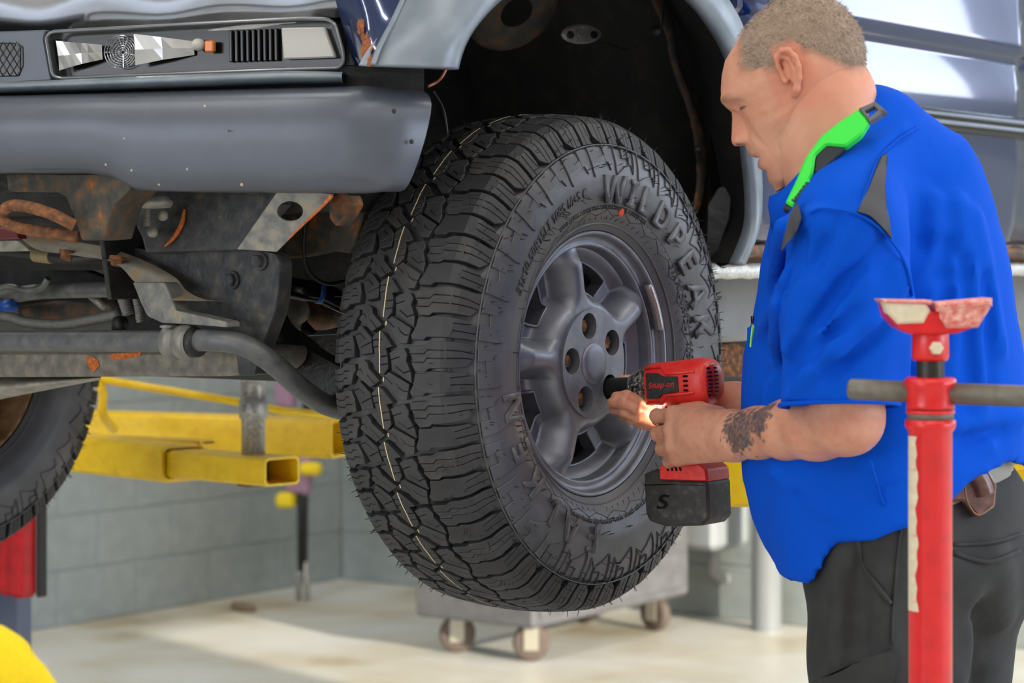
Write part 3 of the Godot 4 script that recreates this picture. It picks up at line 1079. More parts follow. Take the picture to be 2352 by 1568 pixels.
func truck_nose(t: Node3D) -> void:
	# bumper
	var plan := plan_curve([-1.75, 0.62, -1.4, 0.71, -1.1, 0.745, -0.85, 0.735, -0.6, 0.685, -0.4, 0.620, -0.2, 0.553, -0.1, 0.518, -0.06, 0.498, -0.034, 0.474, -0.016, 0.446, 0.0, 0.405])
	var prof := [[-0.13, -0.03], [-0.06, -0.02], [-0.036, 0.0], [-0.021, 0.035], [-0.011, 0.08], [-0.004, 0.14], [0.0, 0.22], [0.002, 0.35], [0.002, 0.5], [-0.001, 0.68], [-0.006, 0.83], [-0.012, 0.93], [-0.020, 0.985], [-0.032, 1.0], [-0.06, 0.995], [-0.1, 0.98]]
	var top := [-2000, 260, 0, 216, 400, 205, 830, 194, 990, 206]
	var bot := [-2000, 420, 0, 396, 190, 396, 232, 402, 262, 420, 292, 436, 420, 440, 850, 443, 950, 440, 990, 440]
	var rows := nose_sweep(plan, prof, top, bot)
	# the end leans: its lower corner stops short of the upper one
	var last: PackedVector3Array = rows[-1]
	for i in rows.size():
		var row: PackedVector3Array = rows[i]
		var k := smoothstep(0.52, 0.405, plan[i].y) if plan[i].x > -0.3 else 0.0
		for j in row.size(): row[j] += Vector3(-0.01, 0, 0.045) * k * clampf(prof[j][1], 0.0, 1.0)
		rows[i] = row
	var st := st_new(0)
	skin(st, rows)
	var bumper := put(st_end(st), "bumper", M.bumper, t)
	bumper.set_meta("label", "scuffed satin grey front bumper")
	var chips := [[470, 243, 3], [285, 318, 2], [610, 319, 3.5], [243, 378, 3], [302, 391, 3], [365, 424, 3], [430, 388, 3], [555, 424, 4], [205, 331, 2], [690, 250, 2], [520, 300, 2]]
	for q in chips:
		var cs := st_new(0)
		var o := wing_pt(rows, q[0], q[1])
		for k in 7:
			tri(cs, o, wing_pt(rows, q[0] + cos(TAU * k / 7.0) * q[2], q[1] + sin(TAU * k / 7.0) * q[2] * rng.randf_range(0.7, 1.3)), wing_pt(rows, q[0] + cos(TAU * (k + 1) / 7.0) * q[2], q[1] + sin(TAU * (k + 1) / 7.0) * q[2]))
		put(st_end(cs), "paint_chip", M.chip, bumper)
	# folded-in edge of the bumper end
	var en := st_new(0)
	last = rows[-1]
	var back := PackedVector3Array()
	for p in last: back.append(p + Vector3(-0.03, 0, -0.004))
	skin(en, [last, back])
	put(st_end(en), "bumper_edge", M.bumper, bumper)
	for q in [[945, 325], [905, 255]]:
		var hole := st_new(0)
		var hp := onx(q[0], q[1], -0.006)
		lathe(hole, v2([0.0001, 0.001, 0.003, 0.001, 0.0036, 0.0]), 14, Transform3D(basis_y(Vector3(0.8, 0, 0.6)), hp))
		put(st_end(hole), "mounting_hole", M.black_rubber, bumper)
	# filler strip below the lamps
	var strip := nose_sweep(plan_curve([-1.6, 0.6, -1.1, 0.715, -0.85, 0.7, -0.6, 0.66, -0.4, 0.6, -0.2, 0.53, -0.13, 0.505, -0.105, 0.49]), [[-0.1, -0.12], [-0.03, -0.06], [-0.018, 0.0], [-0.009, 0.12], [-0.002, 0.3], [0.001, 0.52], [-0.002, 0.72], [-0.01, 0.9], [-0.022, 1.0], [-0.06, 1.0]],
		[-2000, 205, 0, 186, 120, 181, 420, 168, 640, 160, 800, 163, 818, 170], [-2000, 235, 0, 210, 300, 200, 640, 188, 800, 186, 818, 184])
	var ss := st_new(0)
	skin(ss, strip)
	put(st_end(ss), "filler_strip", M.flare, t)
	# dark panel added as the darkness behind the gap between bumper and strip
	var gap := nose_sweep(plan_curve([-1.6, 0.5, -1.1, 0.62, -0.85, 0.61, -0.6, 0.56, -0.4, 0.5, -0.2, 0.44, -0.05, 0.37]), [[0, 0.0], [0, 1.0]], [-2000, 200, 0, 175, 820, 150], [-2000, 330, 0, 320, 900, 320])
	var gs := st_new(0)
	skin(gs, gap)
	put(st_end(gs), "dark_gap_panel", M.liner, t)
	# lamp plane: parallel to the swept nose, set back from the bumper
	var n := Vector3(0.319, 0, 0.948)
	var lamp_f := Transform3D(basis_z(n), Vector3(-0.35, 0, 0.535))
	# grille surround and mesh
	var grille := plate_part(t, "grille_surround", M.bumper, lamp_f, [-400, 60, 0, 72, 105, 68, 100, 90, 118, 185, -400, 215], 0.02, 0.004)
	plate_part(grille, "grille_opening", M.gloss_black, Transform3D(lamp_f.basis, lamp_f.origin + n * 0.0015), [-400, 88, 38, 98, 54, 106, 55, 150, 44, 176, -400, 186], 0.004, 0.003)
	var mesh_st := st_new(0)
	var mf := Transform3D(lamp_f.basis, lamp_f.origin + n * 0.003)
	for i in 16:
		for s in [-1, 1]:
			var x0 := -90.0 + i * 16.0
			var pts := PackedVector3Array()
			for k in 7:
				var py := 96.0 + k * 13.0
				var px: float = x0 + s * (k % 2) * 8.0
				if px > 53.0: continue
				var uv := trace(mf, [px, py])
				pts.append(mf * Vector3(uv[0].x, uv[0].y, 0.0004 * s))
			if pts.size() > 1: tube(mesh_st, pts, 0.0005, 5)
	put(st_end(mesh_st), "wire_mesh", M.dark_metal, grille)
	plate_part(t, "lamp_surround", M.gloss_black, Transform3D(lamp_f.basis, lamp_f.origin - n * 0.105), [-1200, -330, 800, -330, 845, 168, -1200, 270], 0.01)
	# turn signal lamp
	var outline := [105, 84, 120, 73, 420, 56, 690, 42, 752, 44, 770, 55, 788, 118, 790, 142, 778, 156, 640, 160, 400, 169, 140, 180, 120, 174]
	var lamp := plate_part(t, "turn_signal", M.gloss_black, Transform3D(lamp_f.basis, lamp_f.origin - n * 0.03), outline, 0.03, 0.006)
	lamp.set_meta("label", "clear front turn signal with bright reflectors")
	var lens_poly := round_poly(sort_ccw(trace(lamp_f, outline)), 0.008)
	var lens := st_new(0)
	var rims := []
	for k in [[0.0, -0.03], [0.0, -0.004], [0.003, 0.0], [0.012, 0.003]]:
		var q := inset(lens_poly, k[0])
		var row := PackedVector3Array()
		for p in q: row.append(lamp_f * Vector3(p.x, p.y, k[1]))
		rims.append(row)
	skin(lens, rims, true)
	var inn := inset(lens_poly, 0.012)
	var idx := Geometry2D.triangulate_polygon(inn)
	for i in range(0, idx.size(), 3):
		var tv := []
		for k in 3: tv.append(lamp_f * Vector3(inn[idx[i + k]].x, inn[idx[i + k]].y, 0.003))
		tri(lens, tv[0], tv[1], tv[2])
	put(st_end(lens), "lens", M.clear, lamp)
	var bez := st_new(0)
	skin(bez, [rims[1], rims[2]], true)
	var bl := PackedVector3Array()
	for i in lens_poly.size(): bl.append(lamp_f * Vector3(lens_poly[i].x, lens_poly[i].y, 0.0))
	var bring := []
	for k in bl.size() + 1:
		var p := bl[k % bl.size()]
		var dir := (bl[(k + 1) % bl.size()] - bl[(k + bl.size() - 1) % bl.size()]).normalized()
		bring.append(ring_at(p, dir, n, 0.0028, 6))
	var brs := st_new(0)
	skin(brs, bring, true)
	put(st_end(brs), "lens_rim", M.lens_edge, lamp)
	# reflector: faceted bowls with rings, a bulb, a frosted side window
	var rf := Transform3D(lamp_f.basis, lamp_f.origin - n * 0.024)
	reflector(lamp, rf, [140, 96, 240, 104, 240, 137, 148, 164], 282, 120, 7, true)
	reflector(lamp, rf, [318, 80, 446, 95, 446, 126, 322, 152], 462, 112, 6, false)
	var q := trace(rf, [462, 104])[0]
	var bulb := st_new(0)
	lathe(bulb, v2([0.0001, 0.014, 0.006, 0.012, 0.009, 0.006, 0.0095, 0.0, 0.0075, -0.008, 0.006, -0.014]), 18, rf * Transform3D(Basis(Vector3.RIGHT, PI / 2), Vector3(q.x, q.y, 0.008)))
	put(st_end(bulb), "bulb", M.lens_frost, lamp)
	var q2 := trace(rf, [488, 108])[0]
	var base := st_new(-1)
	cbox(base, Vector3(0.014, 0.017, 0.012), 0.002, rf * Transform3D(Basis.IDENTITY, Vector3(q2.x, q2.y, 0.008)))
	put(st_end(base), "bulb_base", M.amber, lamp)
	plate_part(lamp, "side_window", M.lens_frost, Transform3D(lamp_f.basis, lamp_f.origin - n * 0.016), [645, 64, 745, 62, 770, 132, 650, 136], 0.01, 0.003)
	for k in 9:
		var bx := 525.0 + k * 13.0
		plate_part(lamp, "rib", M.gloss_black, Transform3D(lamp_f.basis, lamp_f.origin - n * 0.02), [bx, 70.0 - k * 0.6, bx + 7, 69.5 - k * 0.6, bx + 8, 142.0 - k * 0.4, bx + 1, 142.4 - k * 0.4], 0.008, 0.0, 0.001)
	# headlamp above it
	var hl_f := Transform3D(basis_z((n + Vector3(0, 0.22, 0)).normalized()), Vector3(-0.35, 0, 0.535))
	var head := plate_part(t, "headlamp", M.gloss_black, Transform3D(lamp_f.basis, lamp_f.origin - n * 0.095), [-500, -170, 700, -170, 752, -10, 766, 24, 750, 38, 400, 52, 0, 72, -500, 92], 0.03, 0.004)
	head.set_meta("label", "clear headlamp with a bright reflector")
	var hrows := []
	for v in 9:
		var fv := v / 8.0
		var row := PackedVector3Array()
		for u in 25:
			var fu := u / 24.0
			var px := lerpf(-480.0, 762.0 - fv * 14.0 if fv > 0.7 else 755.0, fu)
			var pyb := lerpf(92.0, 34.0, fu)
			var py := lerpf(-170.0, pyb, fv)
			var uv := trace(lamp_f, [px, py])[0]
			var bulge := 0.03 * sin(PI * clampf(fv * 0.86 + 0.14, 0, 1)) * (1.0 - pow(fu, 8.0)) - 0.035
			row.append(lamp_f * Vector3(uv.x, uv.y, bulge))
		hrows.append(row)
	var hs := st_new(0)
	skin(hs, hrows)
	put(st_end(hs), "lens", M.clear, head)
	var hr := st_new(0)
	var rr := []
	for v in 13:
		var fv := v / 12.0
		var row := PackedVector3Array()
		for u in 41:
			var fu := u / 40.0
			var px := lerpf(-470.0, 745.0, fu)
			var py := lerpf(-165.0, lerpf(86.0, 30.0, fu), fv)
			var uv := trace(lamp_f, [px, py])[0]
			var w := 0.008 * sin(fu * 26.0) * (1.0 - fv) + 0.015 * sin(fv * PI)
			row.append(lamp_f * Vector3(uv.x, uv.y, -0.065 + w))
		rr.append(row)
	skin(hr, rr)
	put(st_end(hr), "reflector", mat(srgb(150, 151, 156), 0.14, 1.0), head)

# a rectangular reflector bowl, cut in facets round its bulb, with raised rings
func reflector(lamp: Node3D, f: Transform3D, corners: Array, cx: float, cy: float, nu: int, web: bool) -> void:
	var c := trace(f, corners)
	var o := trace(f, [cx, cy])[0]
	var st := st_new(-1)
	var nv := 2
	var pt := func(u: float, v: float) -> Vector3:
		var a := c[0].lerp(c[1], u)
		var b := c[3].lerp(c[2], u)
		var p := a.lerp(b, v)
		var r := p.distance_to(o)
		return f * Vector3(p.x, p.y, minf(r * 0.35, 0.02) - 0.004 + 0.0018 * sin(u * 40.0 + v * 9.0))
	for i in nu:
		for j in nv:
			quad(st, pt.call(float(i) / nu, float(j) / nv), pt.call(float(i) / nu, float(j + 1) / nv), pt.call(float(i + 1) / nu, float(j + 1) / nv), pt.call(float(i + 1) / nu, float(j) / nv))
	for k in (7 if web else 0):
		var r := 0.003 + k * 0.0036
		var ring := []
		for a in 33:
			var th := TAU * a / 32.0
			var p := Vector3(o.x + cos(th) * r * 1.1, o.y + sin(th) * r, minf(r * 0.35, 0.02) - 0.002)
			ring.append(ring_at(f * p, f.basis * Vector3(-sin(th), cos(th), 0), f.basis.z, 0.0008, 5))
		skin(st, ring, true)
	for a in (22 if web else 0):
		var th := TAU * a / 22.0
		tube(st, PackedVector3Array([f * Vector3(o.x + cos(th) * 0.004, o.y + sin(th) * 0.004, 0.0), f * Vector3(o.x + cos(th) * 0.027, o.y + sin(th) * 0.023, 0.006)]), 0.0005, 4, false)
	put(st_end(st), "reflector", M.chrome, lamp)

# lip of the wheel opening, from the front foot over the top to the rear foot, as (z, y)
var lip := [0.409, 0.432, 0.398, 0.457, 0.378, 0.484, 0.347, 0.511, 0.304, 0.540, 0.22, 0.59, 0.11, 0.628, 0.0, 0.638, -0.12, 0.622, -0.226, 0.588, -0.295, 0.55, -0.351, 0.50, -0.388, 0.42, -0.405, 0.34, -0.418, 0.27, -0.412, 0.215, -0.365, 0.155]
var joint := [0.519, 0.434, 0.503, 0.462, 0.477, 0.495, 0.445, 0.540, 0.405, 0.595, 0.30, 0.68, 0.15, 0.735, 0.0, 0.75, -0.16, 0.735, -0.30, 0.69, -0.39, 0.64, -0.455, 0.58, -0.487, 0.48, -0.498, 0.38, -0.497, 0.29, -0.478, 0.215, -0.43, 0.15]

func truck_side(t: Node3D) -> void:
	# wheel-arch flare
	var a3 := PackedVector3Array()
	var b3 := PackedVector3Array()
	for i in range(0, lip.size(), 2):
		a3.append(Vector3(0, lip[i + 1], lip[i]))
		b3.append(Vector3(0, joint[i + 1], joint[i]))
	var a := smooth_path(a3, 6)
	var b := smooth_path(b3, 6)
	var rows := []
	for i in a.size():
		var f := float(i) / (a.size() - 1)
		var row := PackedVector3Array()
		# [share from lip to joint, x]
		for k in [[0.035, 0.024], [-0.004, 0.026], [-0.012, 0.036], [0.01, 0.044], [0.12, 0.050], [0.35, 0.046], [0.62, 0.030], [0.86, 0.004], [0.97, -0.016], [1.0, -0.03]]:
			var p := a[i].lerp(b[i], k[0])
			p.x = k[1] - 0.02 * smoothstep(0.15, 0.0, f) * k[0]
			row.append(p)
		rows.append(row)
	var st := st_new(0)
	skin(st, rows)
	cap(st, rows[0]); cap(st, rows[-1], true)
	var fl := put(st_end(st), "wheel_arch_flare", M.flare, t)
	fl.set_meta("label", "grey plastic wheel-arch flare")
	# bead along the joint with the wing
	var bead := st_new(0)
	var bp := PackedVector3Array()
	for p in b: bp.append(p + Vector3(-0.024, 0, 0))
	tube(bead, bp, 0.004, 8)
	put(st_end(bead), "flare_seal", M.flare, fl)
	# wing in front of the flare, between it and the lamps
	var wing := st_new(0)
	var wrows := []
	for i in 60:
		var p := b[i] + Vector3(-0.03, 0, 0)
		var row := PackedVector3Array()
		var edge_y := 158.0 - (p.y - 0.434) / 0.097 * 158.0
		var ef := Transform3D(basis_z(Vector3(0.319, 0, 0.948)), Vector3(-0.35, 0, 0.535) - Vector3(0.319, 0, 0.948) * 0.012)
		var euv := trace(ef, [maxf(816.0 - 46.0 * (158.0 - edge_y) / 158.0, 640.0), edge_y])[0]
		var inn := ef * Vector3(euv.x, euv.y, 0)
		for k in 7:
			var u := k / 6.0
			var q := p.lerp(inn, u)
			q += Vector3(0.35, 0, 0.65) * 0.02 * sin(PI * u)
			row.append(q)
		wrows.append(row)
		if p.y > 0.745: break
	skin(wing, wrows)
	var w := put(st_end(wing), "front_wing", M.navy, t)
	w.set_meta("label", "dark blue front wing with a rust patch at its foot")
	# upper wing between the flare, the bonnet and the door
	var uw := st_new(0)
	var urows := []
	for i in range(28, b.size() - 34):
		var p := b[i] + Vector3(-0.03, 0, 0)
		urows.append(PackedVector3Array([p, p.lerp(Vector3(-0.034, 0.8, p.z), 0.5), Vector3(-0.045, maxf(0.79, p.y), p.z), Vector3(-0.09, 0.83, p.z)]))
	skin(uw, urows)
	put(st_end(uw), "upper_wing", M.navy, t)
	# rust eating the foot of the wing
	var rst := st_new(0)
	for patch in [[828, 62, 9, 22], [842, 108, 14, 36], [850, 140, 10, 14], [834, 86, 6, 10]]:
		var ring := PackedVector3Array()
		var o := wing_pt(wrows, patch[0], patch[1])
		for k in 18:
			var an := TAU * k / 18.0
			var jit := rng.randf_range(0.7, 1.15)
			ring.append(wing_pt(wrows, patch[0] + cos(an) * patch[2] * jit, patch[1] + sin(an) * patch[3] * jit))
		for k in 18: tri(rst, o + Vector3(0.0006, 0, 0.0012), ring[k], ring[(k + 1) % 18])
	put(st_end(rst), "rust_patch", M.wing_rust, w)
	# body side behind the wheel: door skin with its crease, rub strip and lower panel
	var side := st_new(0)
	var sec_y := [[1.0, -0.05], [0.86, -0.028], [0.72, -0.016], [0.63, -0.012], [0.602, -0.012], [0.594, -0.018], [0.588, -0.026], [0.575, -0.024], [0.53, -0.02], [0.49, -0.02], [0.44, -0.022], [0.38, -0.022], [0.31, -0.025], [0.25, -0.032], [0.205, -0.042], [0.195, -0.052]]
	for part in [[-0.458, -0.476], [-0.482, -1.75], [-1.758, -3.2]]:
		var rws := []
		for s in sec_y:
			var row := PackedVector3Array()
			for k in 12:
				row.append(Vector3(s[1], s[0], lerpf(part[0], part[1], k / 11.0)))
			# turned-in edges of the panel
			row.insert(0, Vector3(s[1] - 0.02, s[0], part[0] - 0.002))
			row.append(Vector3(s[1] - 0.02, s[0], part[1] + 0.002))
			rws.append(row)
		var ps := st_new(0)
		skin(ps, rws)
		var pn := put(st_end(ps), "door_skin" if part[0] < -0.45 else "rear_wing_edge", M.navy, t)
		if part[0] < -0.45 and part[0] > -0.6: pn.set_meta("label", "glossy dark blue driver's door")

	var gapm := st_new(-1)
	cbox(gapm, Vector3(0.02, 0.85, 0.05), 0.001, Transform3D(Basis.IDENTITY, Vector3(-0.055, 0.62, -0.48)))
	put(st_end(gapm), "door_gap_seal", M.gloss_black, t)
	var rub := st_new(0)
	var rr := []
	for s in [[0.468, -0.02], [0.466, -0.008], [0.458, -0.001], [0.447, 0.0], [0.444, -0.004], [0.441, 0.0], [0.43, -0.001], [0.424, -0.008], [0.422, -0.022]]:
		rr.append(PackedVector3Array([Vector3(s[1], s[0], -0.49), Vector3(s[1], s[0], -1.1), Vector3(s[1], s[0], -1.74)]))
	skin(rub, rr)
	put(st_end(rub), "rub_strip", M.gloss_black, t)
	# sill: rusted through, with a whitish pinch weld
	var sill := st_new(0)
	var sr := []
	for s in [[0.192, -0.06], [0.186, -0.045], [0.172, -0.042], [0.166, -0.062], [0.158, -0.09], [0.150, -0.07]]:
		var row := PackedVector3Array()
		for k in 60:
			var z := lerpf(-0.42, -2.6, k / 59.0)
			row.append(Vector3(s[1] + 0.006 * sin(z * 61.0) * sin(z * 23.0 + s[0] * 90.0), s[0] + 0.0025 * sin(z * 47.0 + s[0] * 300.0), z))
		sr.append(row)
	skin(sill, sr)
	var sl := put(st_end(sill), "sill", M.rusty_steel, t)
	sl.set_meta("label", "rusted-through sill panel")
	var weld := st_new(0)
	var wr := []
	for s in [[0.156, -0.062], [0.153, -0.052], [0.143, -0.046], [0.133, -0.048], [0.129, -0.056], [0.131, -0.07]]:
		var row := PackedVector3Array()
		for k in 90:
			var z := lerpf(-0.40, -2.6, k / 89.0)
			row.append(Vector3(s[1] + 0.0025 * sin(z * 130.0 + s[0] * 400.0), s[0] + 0.0012 * sin(z * 90.0), z))
		wr.append(row)
	skin(weld, wr)
	put(st_end(weld), "pinch_weld", M.white_weld, sl)
	# unseen slabs added as bonnet and cab cover so that daylight stays out
	for q in [[Vector3(-0.80, 0.80, -0.12), Vector3(1.5, 0.05, 1.15), "bonnet"], [Vector3(-0.80, 0.99, -1.9), Vector3(1.46, 0.04, 2.4), "cab_light_cover"]]:
		put(box_mesh(q[1], 0.015), q[2], M.navy, t, Transform3D(Basis.IDENTITY, q[0]))
	# inner wheel arch
	var ln := st_new(0)
	var lr := []
	for i in a.size():
		var p := a[i]
		var c := Vector3(0, 0.1, -0.02)
		var outw := (p - c).normalized()
		var row := PackedVector3Array()
		for k in 12:
			var x := lerpf(0.028, -0.62, k / 11.0)
			var q := p + outw * (0.004 + lerpf(0.02, 0.128, smoothstep(0.38, 0.1, p.z)) * smoothstep(0.02, -0.16, x))
			q.x = x
			row.append(q)
		lr.append(row)
	skin(ln, lr)
	var liner := put(st_end(ln), "wheel_arch_liner", M.liner, t)
	liner.set_meta("label", "black grimy inner wheel arch")
	var back := PackedVector2Array()
	for i in range(0, a.size(), 3):
		var p := a[i] + (a[i] - Vector3(0, 0.1, -0.02)).normalized() * 0.15
		back.append(Vector2(p.z, p.y))
	back.append(Vector2(-0.45, 0.10)); back.append(Vector2(0.45, 0.10))
	var bk := st_new(-1)
	plate(bk, back, 0.01, Transform3D(Basis(Vector3(0, 0, 1), Vector3(0, 1, 0), Vector3(-1, 0, 0)), Vector3(-0.62, 0, 0)))
	put(st_end(bk), "inner_panel", M.liner, liner)
	# oval access plate high in the arch
	var xl := -0.25
	var plate_f := Transform3D(Basis(Vector3(0, 0, -1), Vector3(0, 1, 0), Vector3(1, 0, 0)), Vector3(xl, 0, 0))
	var pl := plate_part(liner, "oval_plate", M.pale_metal, plate_f, oval_list(1339, 78, 45, 23), 0.008, 0.0, 0.003)
	for q in [[1312, 84, 8], [1336, 80, 9], [1366, 84, 8]]:
		plate_part(liner, "plate_recess", M.liner if q[0] != 1336 else M.pale_metal, Transform3D(plate_f.basis, plate_f.origin + Vector3(0.002, 0, 0)), oval_list(q[0], q[1] - 4, q[2], 9), 0.003, 0.0, 0.001)
	var tower := st_new(0)
	lathe(tower, v2([0.03, 0.012, 0.05, 0.014, 0.075, 0.01, 0.088, 0.0, 0.09, -0.02]), 36, Transform3D(basis_y(Vector3(0.7, -0.6, 0.3)), onx(1180, 20, -0.34)))
	put(st_end(tower), "shock_tower", M.rusty_dark, liner)
	# rusty seam flange down the rear of the arch
	var seam := st_new(0)
	var sp := PackedVector3Array([onx(1500, -30, -0.12), onx(1535, 60, -0.115), onx(1550, 150, -0.11), onx(1580, 230, -0.105), onx(1602, 300, -0.10), onx(1612, 370, -0.10), onx(1606, 450, -0.10), onx(1590, 500, -0.10)])
	var rad := [0.02, 0.017, 0.009, 0.01, 0.015, 0.018, 0.012, 0.006]
	var spp := smooth_path(sp, 5)
	var rws2 := []
	for i in spp.size():
		var f := float(i) / (spp.size() - 1) * (rad.size() - 1)
		var r := lerpf(rad[int(f)], rad[mini(int(f) + 1, rad.size() - 1)], f - int(f)) * rng.randf_range(0.85, 1.15)
		var dir := (spp[mini(i + 1, spp.size() - 1)] - spp[maxi(i - 1, 0)]).normalized()
		rws2.append(ring_at(spp[i], dir, Vector3.RIGHT, r, 10, 0.006))
	skin(seam, rws2, true)
	put(st_end(seam), "rusty_seam", M.rusty_dark, liner)
	for q in [[1508, 70], [1604, 345], [1650, 283]]:
		var sb := st_new(0)
		lathe(sb, v2([0.0001, 0.006, 0.006, 0.005, 0.009, 0.0]), 14, Transform3D(basis_y(Vector3(0.7, 0, 0.7)), onx(q[0], q[1], -0.085)))
		put(st_end(sb), "rivet", M.liner, liner)
	tube_part(liner, "wire", M.black_rubber, PackedVector3Array([onx(1390, 96, -0.22), onx(1440, 115, -0.18), onx(1490, 95, -0.14), onx(1520, 60, -0.11), onx(1525, 10, -0.11)]), 0.0014, 6)
	# torn splash flaps at the foot of the arch
	var flap_f := Transform3D(basis_z(Vector3(0.55, 0, 0.83)), Vector3(-0.12, 0, -0.37))
	plate_part(t, "splash_flap", M.liner, flap_f, [1640, 500, 1662, 440, 1690, 500, 1730, 480, 1738, 510, 1728, 560, 1700, 600, 1660, 618, 1636, 600], 0.006, 0.006)
	plate_part(t, "splash_flap", M.liner, Transform3D(flap_f.basis, Vector3(-0.10, 0, -0.355)), [1625, 470, 1650, 430, 1665, 428, 1680, 455, 1676, 500, 1655, 560, 1640, 600, 1620, 590], 0.004, 0.004)
	tube_part(t, "torn_edge", M.rust_orange, PackedVector3Array([onx(1662, 426, -0.09), onx(1648, 440, -0.09), onx(1632, 455, -0.09)]), 0.0025, 6)
	tube_part(t, "torn_edge", M.rusty_steel, PackedVector3Array([onx(1678, 460, -0.09), onx(1664, 510, -0.09), onx(1646, 545, -0.09), onx(1634, 575, -0.09)]), 0.0028, 6)
	tube_part(t, "torn_edge", M.rusty_steel, PackedVector3Array([onx(1668, 535, -0.08), onx(1660, 560, -0.08), onx(1656, 585, -0.08), onx(1646, 618, -0.08)]), [0.004, 0.008, 0.006, 0.004], 6)

func oval_list(cx: float, cy: float, rx: float, ry: float, n := 22) -> Array:
	var out := []
	for i in n:
		out.append(cx + cos(TAU * i / n) * rx)
		out.append(cy + sin(TAU * i / n) * ry)
	return out

# nearest point of a skin to the line of sight through a pixel
func wing_pt(rows: Array, px: float, py: float) -> Vector3:
	var best := Vector3.ZERO
	var bd := 1e9
	var inv := bay.affine_inverse()
	var o: Vector3 = inv * Vector3(0, EYE, 0)
	var dir: Vector3 = (inv * at(px, py, 1.0) - o).normalized()
	for row in rows:
		for k in row.size() - 1:
			for s in 4:
				var p: Vector3 = row[k].lerp(row[k + 1], s / 4.0)
				var q := p - o
				var d := (q - dir * q.dot(dir)).length()
				if d < bd:
					bd = d
					best = p
	# slide onto the line of sight, a hair proud of the panel
	var along := (best - o).dot(dir)
	return o + dir * (along - 0.0015)

